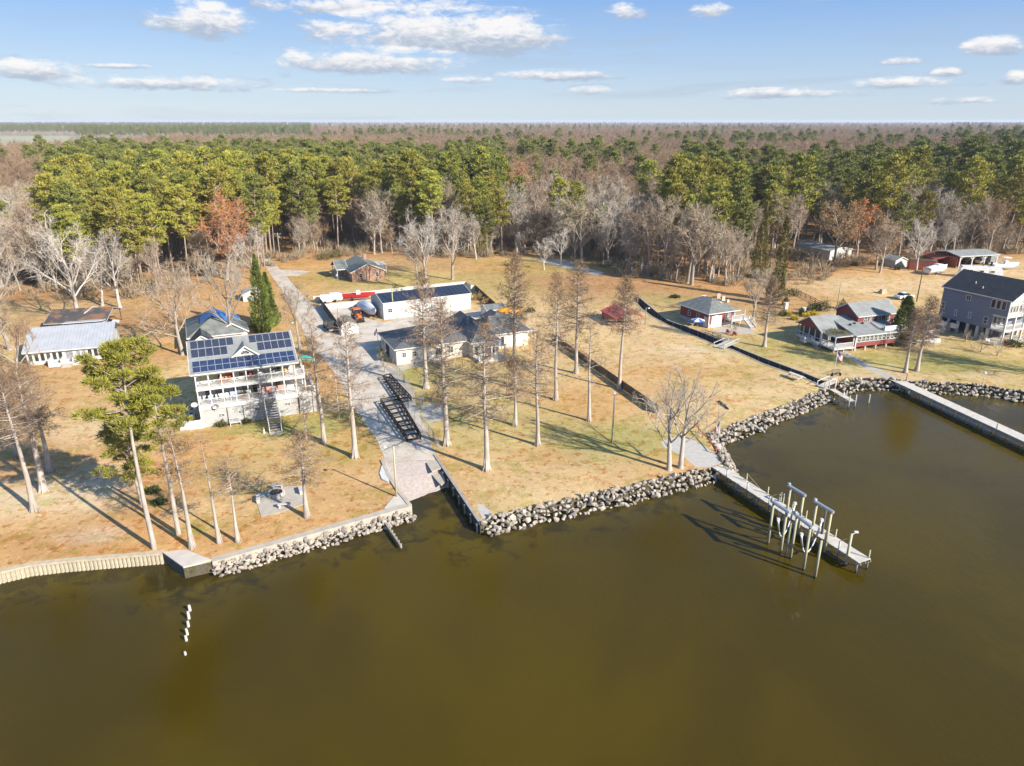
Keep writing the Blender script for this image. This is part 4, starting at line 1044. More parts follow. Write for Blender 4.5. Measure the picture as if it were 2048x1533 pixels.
# ---- metal workshop
def workshop():
    o = G(768, 640); t = thing('metal_workshop', 'long white metal workshop with navy metal roof and roller doors', 'workshop', (o.x, o.y, 0), R(27.6))
    w, r = gable(t, 0, 19.4, 0, 8.2, -.1, 3.35, 4.5, 'x', 'white_siding', 'navy_metal', .12, .1, .1, trim='white_paint')
    mb = MB()
    for i in range(21):
        x = .2 + i * .95; mb.beam((x, -.1, 3.47), (x, 4.1, 4.62), .05, .05)
    part(r, 'rib', mb, 'navy_metal')
    door(t, 5.2, 0, 5.0, 2.9, 'white_paint', 'f', 0, 'roller_door', 7, 'grey_wood')
    door(t, 16.6, 0, 3.6, 2.9, 'white_paint', 'f', 0, 'roller_door', 7, 'grey_wood')
    door(t, 11.0, 0, .9, 2.1, 'grey_wall', 'f', 0)
    win(t, 1.4, 1.3, 1.0, .9, 'f', 0, 2, 2); win(t, 2.0, 1.3, .8, .8, 'l', 0, 1, 2)
    mb = MB(); mb.box(1.0, 18, -2.4, -.1, -.02, .03); part(t, 'apron', mb, 'concrete')
workshop()

# ---- brick house by the lane
def brick_house():
    o = G(705, 565); t = thing('brick_house', 'small brick house with grey shingle gables beside the lane', 'house', (o.x, o.y, 0), R(24))
    w, r = gable(t, 0, 8.2, 0, 13, -.1, 2.45, 4.3, 'y', 'brick', 'green_grey_shingle', .4, .3)
    gable(t, -2.6, .0, 5.6, 12.6, -.1, 2.4, 4.0, 'x', None, 'green_grey_shingle', .3, .2, gables=False)
    mb = MB(); mb.box(-.4, .0, 6, 12.4, -.1, 2.3); part(t, 'side_wall', mb, 'brick')
    for y in (5.8, 9, 12.3): postbox(t, -2.5, y, 0, 2.35, .14)
    mb = MB(); mb.box(-2.8, -.01, 5.5, 12.6, -.05, .25); part(t, 'porch_floor', mb, 'concrete')
    railing(t, (-2.5, 5.9, .25), (-2.5, 8.9, .25), .8)
    for x in (2.2, 6.3): win(t, x, .95, .85, 1.15, 'f', 0, 2, 1)
    win(t, 2.6, .9, .9, 1.2, 'l', 0, 2, 1)
    mb = MB(); mb.box(5.2, 6.0, 9.4, 10.2, 2.6, 5.0); part(t, 'chimney', mb, 'brick')
    mb = MB(); mb.slab([(8.2, 8, 2.5), (11, 8, 2.35), (11, 12, 2.35), (8.2, 12, 2.5)], .12); part(t, 'carport_roof', mb, 'white_paint')
    for y in (8.2, 11.8): postbox(t, 10.8, y, 0, 2.25, .12)
brick_house()

# ---- white cottage on the left
def white_cottage():
    o = G(57, 732); t = thing('white_cottage', 'white cottage with pale metal roof and a row of sunroom windows', 'house', (o.x, o.y, 0), R(19))
    Wd = 12.4
    mb = MB(); mb.box(0, Wd, .0, 6.4, -.1, 2.25); part(t, 'wall', mb, 'white_siding')
    mb = MB(); mb.extrude([(0, 2.25), (6.4, 2.25), (6.4, 4.6)], 0, Wd, axis='x'); part(t, 'gable_wall', mb, 'white_siding')
    prof = [(-.45, 2.25), (6.0, 4.75)]
    mb = MB(); mb.slab([(-.4, -.45, 2.36), (Wd + .4, -.45, 2.36), (Wd + .4, 6.0, 4.9), (-.4, 6.0, 4.9)], .1); rf = part(t, 'roof', mb, 'grey_metal_roof')
    mb = MB()
    for i in range(27): x = -.4 + i * .508; mb.beam((x, -.45, 2.39), (x, 6.0, 4.93), .04, .05)
    part(rf, 'seam', mb, 'grey_metal_roof')
    mb = MB(); mb.slab([(-.4, 6.0, 4.9), (Wd + .4, 6.0, 4.9), (Wd + .4, 11, 2.8), (-.4, 11, 2.8)], .1); part(t, 'rear_roof', mb, 'grey_metal_roof')
    mb = MB(); mb.box(.2, Wd - .2, 6.5, 10.6, -.1, 2.7); part(t, 'rear_wall', mb, 'white_siding')
    mb = MB(); mb.slab([(4.0, 8.2, 4.7), (10.4, 8.2, 4.7), (10.4, 11, 4.3), (4.0, 11, 4.3)], .12); mb.box(4.3, 10.1, 8.4, 10.9, 2.7, 4.2); part(t, 'rear_dormer', mb, 'white_siding')
    mb = MB(); mb.beam((-.4, -.5, 2.26), (Wd + .4, -.5, 2.26), .06, .2); part(rf, 'fascia', mb, 'white_paint')
    xs = [.55 + i * .87 for i in range(14)]
    for i, x in enumerate(xs):
        if i in (6, 7): continue
        win(t, x, .55, .74, 1.45, 'f', 0, 1, 1, 'curtain_glass' if i in (8, 9) else ('glass' if i % 3 else 'screen'))
    door(t, 6.2, .4, 1.1, 1.75, 'curtain_glass', 'f', 0)
    mb = MB(); mb.box(3.4, 8.6, -2.1, -.06, -.05, .55); part(t, 'stoop', mb, 'white_paint')
    for x in (3.5, 5.3, 7.0, 8.5): mb = MB(); mb.box(x - .07, x + .07, -2.12, -.06, .55, 1.25); part(t, 'stoop_rail', mb, 'white_paint')
    for i in range(3): mb = MB(); mb.box(5.4, 6.9, -2.2 - .3 * (i + 1), -2.1 - .3 * i, -.05, .42 - .15 * i); part(t, 'step', mb, 'concrete')
white_cottage()
def open_carport():
    o = G(57, 732); c, s = math.cos(R(19)), math.sin(R(19)); L = lambda x, y: Vector((o.x + x * c - y * s, o.y + x * s + y * c, 0))
    t = thing('open_carport', 'dark open carport with leaf strewn roof behind the white cottage', 'carport', L(-1.4, 19), R(12))
    gable(t, 0, 10.4, 0, 9.6, 0, 2.3, 3.7, 'x', None, 'rusty_roof', .3, .2, gables=False, trim='grey_wood')
    for x in (.2, 3.5, 7.0, 10.2):
        for y in (.2, 9.4): postbox(t, x, y, 0, 2.3, .16, 'dark_wood')
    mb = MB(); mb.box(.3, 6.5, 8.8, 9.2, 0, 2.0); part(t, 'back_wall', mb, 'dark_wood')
    # flue lying on the roof
    mb = MB(); mb.beam((6.0, 2.6, 3.3), (6.9, 5.2, 3.95), .12); mb.beam((6.9, 5.2, 3.95), (7.8, 4.9, 3.9), .12); part(t, 'fallen_flue', mb, 'white_paint')
    for k, (x, y, m) in enumerate([(8.2, 4, 'grey_canvas'), (4.5, 5, 'black_paint')]):
        pass
open_carport()
# ---- house under the blue tarp
def tarp_house():
    o = G(370, 686, 2.6); t = thing('tarped_house', 'grey roofed house half covered by blue tarpaulin behind the solar roof', 'house', (o.x + .4, o.y + .8, 0), R(24))
    w, r = hip(t, 0, 8.6, 2.0, 15, -.1, 2.6, 5.2, 'white_siding', 'green_grey_shingle', .4, ridge='y', inset=4.2)
    gable(t, .2, 3.6, -1.5, 4, -.1, 2.5, 3.7, 'y', 'white_siding', 'charcoal_shingle', .25, .25)
    gable(t, 4.6, 9.6, 3.5, 9, -.1, 2.5, 4.1, 'y', 'white_siding', 'green_grey_shingle', .3, .3, name='wing_wall')
    # tarpaulin laid over the right slope
    n = 10; V = []; F = []
    for i in range(n + 1):
        for j in range(n + 1):
            u, v = i / n, j / n
            x = 4.3 + 4.9 * u * .95; y = 5.0 + 7.5 * v
            ztop = 5.2 - (x - 4.3) / 4.7 * 2.55
            V.append((x, y, ztop + .16 + .05 * mnoise.noise(Vector((x * 1.7, y * 1.7, 0)))))
    for i in range(n):
        for j in range(n): F.append((i * (n + 1) + j, (i + 1) * (n + 1) + j, (i + 1) * (n + 1) + j + 1, i * (n + 1) + j + 1))
    mb = MB(); mb.add(V, F); part(t, 'tarpaulin', mb, 'blue_tarp')
    V2 = [(4.3 - 2.2 * (i / 6), 5.5 + .9 * j, 5.2 - 2.2 * (i / 6) / 4.7 * 2.6 + .2) for i in range(7) for j in range(6)]
    mb = MB(); mb.add(V2, [(i * 6 + j, i * 6 + j + 1, (i + 1) * 6 + j + 1, (i + 1) * 6 + j) for i in range(6) for j in range(5)]); part(t, 'tarpaulin', mb, 'blue_tarp')
    mb = MB(); mb.box(6.6, 7.1, 9, 9.5, 3.4, 5.2); part(t, 'chimney', mb, 'brick')
    for k in range(2):
        for j in range(3):
            mb = MB(); y = -1.2 + 1.3 * j; x0 = 2.0 + .78 * k; z0 = 3.7 - .1 * 0 - (x0 - 1.9) * .70 + .30; z1 = z0 - .76 * .70
            mb.slab([(x0, y, z0), (x0 + .74, y, z1), (x0 + .74, y + 1.22, z1), (x0, y + 1.22, z0)], .05); part(t, 'solar_panel', mb, 'solar_cell')
tarp_house()

# ---- red house with the grey hipped roof
def red_house():
    o = G(1416, 657); t = thing('red_house', 'red sided house with grey hipped roof and white garage door', 'house', (o.x, o.y, 0), R(26))
    w, r = hip(t, 0, 6.4, 0, 8.6, -.05, 2.95, 5.0, 'red_siding', 'green_grey_shingle', .7, ridge='y', inset=3.9)
    mb = MB(); mb.box(-.03, 6.43, -.03, 8.63, -.06, .75); part(t, 'plinth', mb, 'pale_stucco')
    door(t, 1.9, .02, 2.4, 2.2, 'white_paint', 'f', -.03, 'garage_door', 4)
    win(t, 1.8, 2.35, .9, .5, 'f', 0, 1, 2); win(t, 4.9, 1.9, .8, .8, 'f', 0, 2, 1)
    mb = MB(); mb.box(4.0, 4.12, -.06, 0, .7, 2.9); part(t, 'trim', mb, 'white_paint')
    door(t, .8, .02, .9, 2.0, 'white_paint', 'l', -.03)
    for y in (3.2, 5.8): win(t, y, 1.2, .8, 1.1, 'l', 0, 2, 1, 'dark_interior')
    for x in (0, 6.4): mb = MB(); mb.box(x - .09, x + .09, -.07, .07, .7, 2.9); part(t, 'corner_board', mb, 'white_paint')
    mb = MB(); mb.beam((3.0, 5.2, 4.75), (3.0, 5.2, 5.2), .14); mb.beam((2.2, 5.2, 5.1), (3.4, 5.2, 5.1), .1); part(t, 'vent_pipe', mb, 'white_paint')
    mb = MB(); mb.slab([(3.9, 1.4, 4.34), (4.3, 1.4, 4.30), (4.3, 2.4, 4.46), (3.9, 2.4, 4.50)], .05); part(t, 'skylight', mb, 'white_paint')
    # raised deck on the right
    mb = MB(); mb.box(4.2, 8.8, -1.8, -.08, 1.25, 1.5); part(t, 'deck', mb, 'white_paint')
    railing(t, (4.3, -1.75, 1.5), (7.2, -1.75, 1.5), .9); railing(t, (4.25, -1.75, 1.5), (4.25, -.1, 1.5), .9)
    for x in (4.4, 6.5, 8.6): postbox(t, x, -1.6, 0, 1.25, .14)
    for x in (4.4, 8.6): postbox(t, x, -.5, 1.5, 2.9, .12)
    stairs(t, 7.3, 8.6, -1.8, -3.9, 1.45, 7, 'pale_deck')
red_house()

# ---- red waterside cottage
def red_cottage():
    o = G(1708, 703); t = thing('red_cottage', 'red waterside cottage on piers with white windows and upper balcony', 'house', (o.x, o.y, 0), R(18))
    # lower block with its long sloping roof
    mb = MB(); mb.extrude([(0, .75), (6.8, .75), (6.8, 4.35), (0, 2.85)], .0, 9.4, axis='x'); part(t, 'lower_wall', mb, 'red_siding')
    mb = MB(); mb.slab([(-.3, -.4, 2.92), (9.6, -.4, 2.92), (9.6, 7.0, 4.6), (-.3, 7.0, 4.6)], .15); rf = part(t, 'roof', mb, 'light_shingle')
    mb = MB(); mb.beam((-.3, -.43, 2.84), (9.6, -.43, 2.84), .06, .2); mb.beam((-.33, -.4, 2.84), (-.33, 7.0, 4.52), .06, .22); part(rf, 'fascia', mb, 'white_paint')
    mb = MB(); mb.box(.1, 9.3, -.05, 0, 1.55, 2.72); part(t, 'window_band', mb, 'white_paint')
    for i in range(10): win(t, .62 + i * .9, 1.6, .78, 1.05, 'f', -.05, 2, 2)
    for x in (0, 9.4): mb = MB(); mb.box(x - .1, x + .1, -.09, .08, .7, 2.8); part(t, 'corner_board', mb, 'white_paint')
    for x in (.2, 2.4, 4.7, 7.0, 9.2):
        for y in (.2, 3.4): postbox(t, x, y, -.1, .75, .3, 'pale_stucco', 'pier')
    for x, y in ((1.3, 3.2), (2.6, 3.6), (4.1, 3.3)):
        mb = MB(); mb.box(x - .15, x + .15, y - .15, y + .15, 3.7, 4.05); part(t, 'roof_vent', mb, 'black_rubber')
    # upper block
    gable(t, 3.6, 12.2, 4.0, 9.4, .5, 5.1, 6.7, 'x', 'red_siding', 'light_shingle', .35, .3, name='upper_wall')
    win(t, 5.3, 3.7, .8, 1.1, 'f', 4.0, 2, 2); door(t, 6.7, 3.2, .85, 1.7, 'curtain_glass', 'f', 4.0); win(t, 8.5, 3.65, .8, 1.2, 'f', 4.0, 2, 2); win(t, 10.3, 3.65, .85, 1.2, 'f', 4.0, 2, 2)
    mb = MB(); mb.box(6.2, 11.6, .3, 3.95, 3.0, 3.2); part(t, 'balcony_deck', mb, 'white_paint')
    mb = MB(); mb.box(9.42, 11.5, .6, 3.95, .5, 3.0); part(t, 'side_wall', mb, 'red_siding')
    mb = MB(); mb.box(6.22, 11.58, .18, .29, 2.9, 3.95); part(t, 'parapet', mb, 'white_paint')
    railing(t, (11.55, .4, 3.2), (11.55, 3.9, 3.2), .85); railing(t, (6.25, .4, 3.2), (6.25, 3.2, 3.2), .85)
    # left pavilion with screened porch under a gable
    gable(t, -4.3, .4, 3.7, 9.9, 2.9, 3.05, 4.85, 'x', 'red_siding', 'light_shingle', .35, .3, name='pavilion_gable')
    mb = MB(); mb.box(-3.6, .3, 4.3, 9.8, .75, 2.9); part(t, 'screened_room', mb, 'screen')
    for y in (3.85, 5.3, 6.8, 8.3, 9.75): postbox(t, -4.2, y, .75, 2.9, .14, 'grey_wood' if y > 9 else 'white_paint')
    for y0, y1 in ((3.95, 6.75), (6.85, 9.7)): mb = MB(); mb.beam((-4.2, y0, 1.5), (-4.2, y1, 1.5), .08, .1); part(t, 'rail', mb, 'white_paint')
    mb = MB(); mb.box(-4.4, .0, .0, 9.9, .55, .76); part(t, 'deck', mb, 'white_paint')
    for x in (-4.2, -2.1, -.2):
        for y in (.3, 3.5, 6.6, 9.6): postbox(t, x, y, -.1, .55, .2, 'tan_wood', 'pier')
    # pergola on the deck
    for x, y in ((-4.25, .15), (-4.25, 1.9), (-4.25, 3.6), (-.35, .15), (-2.3, 3.6)): postbox(t, x, y, .76, 2.75, .15)
    for p, q in (((-4.25, .15), (-.35, .15)), ((-4.25, .15), (-4.25, 3.6)), ((-.35, .15), (-.35, 3.6))):
        mb = MB(); mb.beam((p[0], p[1], 2.85), (q[0], q[1], 2.85), .1, .2); part(t, 'pergola_beam', mb, 'white_paint')
    for i in range(9): mb = MB(); mb.beam((-4.1 + .45 * i, -.1, 2.99), (-4.1 + .45 * i, 3.7, 2.99), .05, .1); part(t, 'pergola_slat', mb, 'white_paint')
    railing(t, (-4.25, .15, .76), (-.35, .15, .76), .9, gap=.09); railing(t, (-4.25, .2, .76), (-4.25, 3.5, .76), .9, gap=.09)
    # stair at the left
    mb = MB(); mb.box(-6.2, -4.45, 5.4, 6.6, .6, .72); part(t, 'stair_landing', mb, 'white_paint')
    railing(t, (-6.2, 5.4, .72), (-4.5, 5.4, .72), .85); railing(t, (-6.2, 6.6, .72), (-4.5, 6.6, .72), .85); railing(t, (-6.2, 5.45, .72), (-6.2, 6.55, .72), .85)
    for i in range(4):
        mb = MB(); mb.box(-4.95 + .0, -4.45, 5.3 - .5 * (i + 1), 5.3 - .5 * i, .45 - .15 * i, .52 - .15 * i); part(t, 'step', mb, 'white_paint')
    mb = MB(); mb.beam((-5.0, 5.3, 1.3), (-5.0, 3.2, .7), .07, .5); part(t, 'handrail', mb, 'white_paint')
    return t
red_cottage()
def vine():
    o = G(1708, 703); rz = R(18)
    rnd = random.Random(4); mb = MB()
    for i in range(900):
        x, y = rnd.gauss(-2.4, 1.0), rnd.gauss(2.2, .9); z = 3.12 + rnd.uniform(0, .35) * max(0, 1 - ((x + 2.4) / 2.2) ** 2)
        d = Vector((rnd.gauss(0, 1), rnd.gauss(0, 1), rnd.gauss(0, .5))).normalized() * rnd.uniform(.2, .45); w = Vector((-d.y, d.x, .02)).normalized() * .05
        p = Vector((x, y, z)); mb.add([p - w, p + w, p + d], [(0, 1, 2)])
    mk('vine', (.115, .105, .035), (.17, .145, .055), 2, .9)
    t = thing('climbing_vine', 'olive brown vine matted over the red cottage pergola', 'vine', (o.x, o.y, 0), rz)
    l = part(t, 'foliage', mb, 'vine'); mb = MB(); mb.tube([(-.4, .1, .7), (-.5, .3, 2.0), (-1.2, 1.0, 3.05), (-2.6, 2.2, 3.1)], .04, 5); part(t, 'stem', mb, 'dark_wood')
vine()

# ---- tall blue house at the right edge
def blue_house():
    o = G(2001, 690); t = thing('blue_house', 'tall slate blue house on piers with dark gable roof and white porches', 'house', (o.x, o.y, 0), R(24))
    D, Wd = 12.7, 10.0; ze, zr = 8.15, 10.9
    mb = MB(); mb.extrude([(0, 2.3), (Wd, 2.3), (Wd, ze), (Wd / 2, zr - .05), (0, ze)], 2.6, D, axis='y'); part(t, 'wall', mb, 'blue_siding')
    mb = MB(); mb.box(.02, .2, .0, 2.6, 5.0, ze - .05); mb.box(.02, Wd, .06, .2, 5.0, ze - .05); part(t, 'upper_front_wall', mb, 'white_siding')
    mb = MB(); mb.box(0, .016, .0, 2.6, 5.0, ze - .05); part(t, 'side_panel', mb, 'blue_siding')
    mb = MB(); mb.add([(0, .08, ze), (Wd, .08, ze), (Wd / 2, .08, zr), (0, .22, ze), (Wd, .22, ze), (Wd / 2, .22, zr)], [(0, 1, 2), (5, 4, 3), (0, 2, 5, 3), (1, 4, 5, 2), (0, 3, 4, 1)]); part(t, 'front_gable', mb, 'white_siding')
    gable(t, 0, Wd, -.2, D, 0, ze, zr, 'y', None, 'charcoal_shingle', .35, .35, gables=False)
    for z in (2.28, 4.85): mb = MB(); mb.box(-.02, Wd, -.05, 2.59, z, z + .24); part(t, 'porch_deck', mb, 'white_paint')
    for x in (.12, 2.6, 5.2, 7.8): postbox(t, x, .06, 0, 4.84, .26)
    railing(t, (.25, .06, 2.52), (2.5, .06, 2.52), .85); railing(t, (2.7, .06, 2.52), (5.1, .06, 2.52), .85); railing(t, (.12, .2, 2.52), (.12, 2.5, 2.52), .85)
    for x in (.7, 1.5, 2.3, 3.4, 4.3): win(t, x, 5.75, .55, 1.3, 'f', .06, 1, 1)
    for x in (.9, 2.2, 3.6): win(t, x, 2.7, 1.1, 1.9, 'f', 2.6, 1, 1)
    # windows of the blue side
    for y, h in ((1.0, 1.6), (1.95, 1.6), (2.9, 1.6)): win(t, y, 6.15, .85, h, 'l', 0, 1, 1)
    win(t, 7.6, 6.5, 1.0, 1.0, 'l', 0, 1, 2)
    win(t, 3.6, 3.0, .85, 1.35, 'l', 0, 2, 1); win(t, 6.7, 3.3, .55, 1.2, 'l', 0, 1, 1, 'blue_siding'); win(t, 9.4, 3.1, .55, 1.2, 'l', 0, 1, 1, 'blue_siding'); win(t, 12.2, 3.9, .85, 1.3, 'l', 0, 2, 1)
    mb = MB(); mb.box(-.05, .06, D - .06, D + .05, 0, ze); part(t, 'corner_board', mb, 'white_paint'); mb = MB(); mb.box(-.05, .06, -.06, .05, 2.5, ze); part(t, 'corner_board', mb, 'white_paint')
    for y in (3.0, 4.9, 6.8, 8.7, 10.6, 12.4):
        postbox(t, .25, y, -.1, 2.3, .4, 'grey_wall', 'pier')
        for x in (4.5, 9): postbox(t, x, y, -.1, 2.3, .4, 'grey_wall', 'pier')
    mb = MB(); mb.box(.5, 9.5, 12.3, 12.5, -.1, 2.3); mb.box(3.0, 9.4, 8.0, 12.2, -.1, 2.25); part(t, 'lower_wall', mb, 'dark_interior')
    mb = MB(); mb.box(.0, 9.6, .0, 12, -.06, .03); part(t, 'slab', mb, 'concrete')
    mb = MB(); mb.box(-1.2, -.06, 9.0, 12.4, 1.45, 1.65); part(t, 'utility_deck', mb, 'grey_wood')
    for y in (9.2, 10.8, 12.2): postbox(t, -1.1, y, -.1, 1.45, .14, 'grey_wood')
    mb = MB()
    for i in range(14): mb.box(-1.18, -1.12, 9.05 + i * .24, 9.22 + i * .24, .3, 1.44)
    part(t, 'slat_screen', mb, 'grey_wood')
    for y, z in ((6.2, 7.0), (8.2, 9.2)):
        x = (z - ze) / (zr - ze) * Wd / 2 if z > ze else .8
        mb = MB(); mb.lathe([(.09, 0), (.09, .45)], 7, c=(1.2 if y < 7 else 2.0, y, ze + (1.2 if y < 7 else 2.0) / 5 * 2.75 + .1)); part(t, 'vent_pipe', mb, 'white_paint')
    return t
blue_house()

# ---- sheds and carports
def simple_shed(name, label, cat, pix, w, d, ze, zr, rz, wall, roof, ridge='y', doors=()):
    o = G(*pix); t = thing(name, label, cat, (o.x, o.y, 0), R(rz))
    gable(t, 0, w, 0, d, -.05, ze, zr, ridge, wall, roof, .2, .2)
    for s, z, ww, h, f in doors: door(t, s, z, ww, h, 'white_paint', f, 0)
    return t
def barn_shed():
    o = G(683, 672); t = thing('barn_shed', 'little white barn shed with rounded grey roof and double doors', 'shed', (o.x, o.y, 0), R(25))
    w, d = 3.3, 4.2
    prof = [(0, -.05), (w, -.05), (w, 1.6), (w * .86, 2.3), (w / 2, 2.65), (w * .14, 2.3), (0, 1.6)]
    mb = MB(); mb.extrude(prof, 0, d, axis='y'); part(t, 'wall', mb, 'white_siding')
    up = [(-.14, 1.55), (w * .12, 2.36), (w / 2, 2.76), (w * .88, 2.36), (w + .14, 1.55)]
    mb = MB()
    for (a, za), (b, zb) in zip(up, up[1:]): mb.slab([(a, -.15, za), (b, -.15, zb), (b, d + .15, zb), (a, d + .15, za)][::-1][::-1], .09)
    part(t, 'roof', mb, 'green_grey_shingle')
    for x in (1.2, 2.1):
        dd = door(t, x, .05, .86, 1.6, 'white_paint', 'f', 0)
        mb = MB(); mb.beam((-.35, -.08, .1), (.35, -.08, .8), .06, .05); mb.beam((.35, -.08, .1), (-.35, -.08, .8), .06, .05); mb.beam((-.4, -.08, .85), (.4, -.08, .85), .07, .05); part(dd, 'brace', mb, 'black_steel')
barn_shed()
def red_carport():
    o = G(1232, 655); t = thing('red_carport', 'open red metal carport standing alone on the tan lawn', 'carport', (o.x, o.y, 0), R(18))
    gable(t, 0, 5.4, 0, 6.6, 0, 1.75, 2.7, 'y', None, 'red_metal', .25, .2, .08, gables=False, trim='red_metal')
    for y in (0, 2.2, 4.4, 6.6):
        for x in (0, 5.4): postbox(t, x, y, 0, 1.74, .1, 'galvanised')
    mb = MB(); mb.box(-.04, .0, .0, 6.6, .35, 1.8); part(t, 'side_sheet', mb, 'red_metal')
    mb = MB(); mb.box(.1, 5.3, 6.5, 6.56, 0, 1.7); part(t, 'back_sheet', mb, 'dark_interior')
    return t
red_carport()
simple_shed('white_outbuilding', 'low white outbuilding under the orange leaved oak', 'outbuilding', (1658, 521), 8.5, 13, 2.6, 3.4, 24, 'white_siding', 'light_shingle', 'y', ())
simple_shed('small_shed', 'small white garden shed next to the rusty container', 'shed', (1789, 536), 4.2, 4, 1.9, 2.8, 20, 'white_siding', 'light_shingle', 'y')
simple_shed('white_shed', 'small white shed beside the cedar near the lane', 'shed', (487, 604), 4.2, 4, 1.5, 2.4, 24, 'white_siding', 'light_shingle', 'y')
def container():
    o = G(1817, 540); t = thing('storage_container', 'rust coloured storage container on the leafy lawn', 'container', (o.x, o.y, 0), R(-18))
    mb = MB(); mb.box(0, 6.6, 0, 2.6, .1, 2.6)
    for i in range(26): mb.box(.1 + i * .25, .22 + i * .25, -.05, 0, .2, 2.5)
    part(t, 'body', mb, 'rust_red'); mb = MB(); mb.box(-.06, 6.66, -.06, 2.66, 2.6, 2.7); part(t, 'roof', mb, 'rusty_roof')
    mb = MB(); mb.box(6.6, 6.66, .1, 2.5, .2, 2.5); part(t, 'door', mb, 'rust_red')
container()
def red_shed():
    o = G(1868, 533); t = thing('red_arch_shed', 'low red open fronted shed between container and boat carport', 'shed', (o.x, o.y, 0), R(-10))
    gable(t, 0, 6.5, 0, 9, 0, 1.9, 2.9, 'y', None, 'rust_red', .2, .2, .1, gables=False, trim='red_metal')
    mb = MB(); mb.box(0, .06, 0, 9, 0, 1.85); mb.box(6.44, 6.5, 0, 9, 0, 1.85); mb.box(.1, 6.4, 8.9, 8.96, 0, 1.85); part(t, 'wall', mb, 'rust_red')
    for x in (.05, 6.45): postbox(t, x, -.05, 0, 1.88, .14, 'red_metal')
red_shed()
def boat_carport():
    o = G(1916, 538); t = thing('boat_carport', 'wide white framed carport with three arched bays sheltering boats', 'carport', (o.x, o.y, 0), R(14))
    gable(t, 0, 12.5, 0, 9, 0, 3.3, 4.0, 'x', None, 'light_shingle', .3, .3, gables=False)
    for x in (.1, 4.2, 8.3, 12.4):
        postbox(t, x, .05, 0, 3.3, .24); postbox(t, x, 8.9, 0, 3.3, .24)
        for s in (-1, 1):
            if 0 < x + s * .9 < 12.5: mb = MB(); mb.beam((x, .05, 2.3), (x + s * .95, .05, 3.25), .1, .16); part(t, 'brace', mb, 'white_paint')
    mb = MB(); mb.beam((0, .05, 3.3), (12.5, .05, 3.3), .1, .35); part(t, 'front_beam', mb, 'white_paint')
    mb = MB(); mb.box(0, 12.5, 8.92, 9, 0, 3.2); mb.box(0.2, .28, 1, 9, 0, 3); part(t, 'back_wall', mb, 'rust_red')
    mb = MB(); mb.box(12.6, 15.2, 2, 8, 0, 2.6); part(t, 'side_shed', mb, 'light_shingle')
boat_carport()
simple_shed('garden_shed', 'small grey roofed shed beyond the right wing of the cream house', 'shed', (975, 640), 4.0, 3.6, 1.9, 2.6, 24, 'cream_wall', 'green_grey_shingle', 'x')
# ------------------------------------------------------------------ fences, vehicles, boats, garden things
def fence(name, label, pix, h, mat, panel=2.4, cap=.0, board=True, postmat=None, rails=0, gap=.02):
    P = [G(*p).xy for p in pix]; t = thing(name, label, 'fence', P[0].to_3d()); o = P[0]
    pw = .10
    pm = MB(); pm.box(-pw / 2, pw / 2, -pw / 2, pw / 2, -.1, h + .06); pme = pm.mesh('post', postmat or mat); cache = {}
    for a, b in zip(P, P[1:]):
        L = (b - a).length; n = max(1, round(L / panel)); k = L / n; r = ang(a, b)
        key = round(k, 3)
        if key not in cache:
            mb = MB()
            if rails:
                for i in range(rails): z = h * (i + .7) / rails; mb.box(pw / 2, k - pw / 2, -.03, .03, z - .05, z + .05)
            else:
                nb = max(2, int((k - pw) / .2)); w = (k - pw) / nb
                for i in range(nb):
                    e = .006 * (i % 2); mb.box(pw / 2 + i * w, pw / 2 + (i + 1) * w - gap, -.02 - e, .015 - e, .04, h - .02 * ((i * 7) % 3) * .3)
                for z in (.3, h - .25): mb.box(pw / 2, k - pw / 2, .016, .05, z - .05, z + .05)
            cache[key] = mb.mesh('panel', mat)
        for i in range(n):
            p = a.lerp(b, i / n); link('panel', cache[key], t, (p - o).to_3d(), r); link('post', pme, t, (p - o).to_3d(), r)
    link('post', pme, t, (P[-1] - o).to_3d(), r)
    return t
fence('board_fence', 'long olive brown board fence between the cypress lawn and the tan lawn', [(1105, 682), (1140, 706), (1200, 747), (1262, 791), (1315, 828)], 1.35, 'brown_fence', 2.5)
fence('vinyl_fence', 'long white vinyl fence behind the workshop and red boat', [(628, 605), (690, 599), (776, 590), (813, 585), (932, 574), (943, 581)], 1.35, 'vinyl', 2.4)
fence('vinyl_fence', 'shorter white vinyl fence in front of the red boat', [(642, 621), (690, 617), (740, 612)], 1.35, 'vinyl', 2.4)
fence('screen_fence', 'dark brown screen fence beside the black pickup', [(641, 612), (653, 628), (667, 648), (683, 671)], 1.8, 'dark_wood', 2.4)
fence('split_rail_fence', 'dark split rail fence above the garden row of shrubs', [(1592, 588), (1620, 602), (1652, 618)], 1.1, 'dark_wood', 2.6, rails=3)
fence('deck_fence', 'low white fence running right from the red cottage', [(1797, 694), (1836, 690), (1880, 686), (1857, 676)], .95, 'white_paint', 2.0)
fence('deck_fence', 'short white fence below the blue house wall', [(1857, 671), (1888, 666)], .95, 'white_paint', 2.0)
fence('rope_fence', 'rusty low post fence along the gravel pad edge', [(1388, 856), (1405, 876), (1420, 893), (1432, 908)], .9, 'rust_red', 1.8, rails=1)
fence('picket_gate', 'white garden fence with gate left of the solar house', [(362, 862), (382, 861), (404, 858)], 1.3, 'white_paint', 1.2)
fence('garden_fence', 'weathered low rail fence along the canal by the red house', [(1410, 668), (1440, 680), (1452, 684)], .9, 'grey_wood', 2.0, rails=2)
fence('yard_fence', 'white rail fence between workshop and rusty hedge', [(942, 583), (952, 582)], 1.4, 'white_paint', 1.2)
fence('hedge_fence', 'dark wooden fence running from workshop corner towards the orange umbrellas', [(950, 582), (972, 602), (1000, 628)], 1.5, 'dark_wood', 2.4)
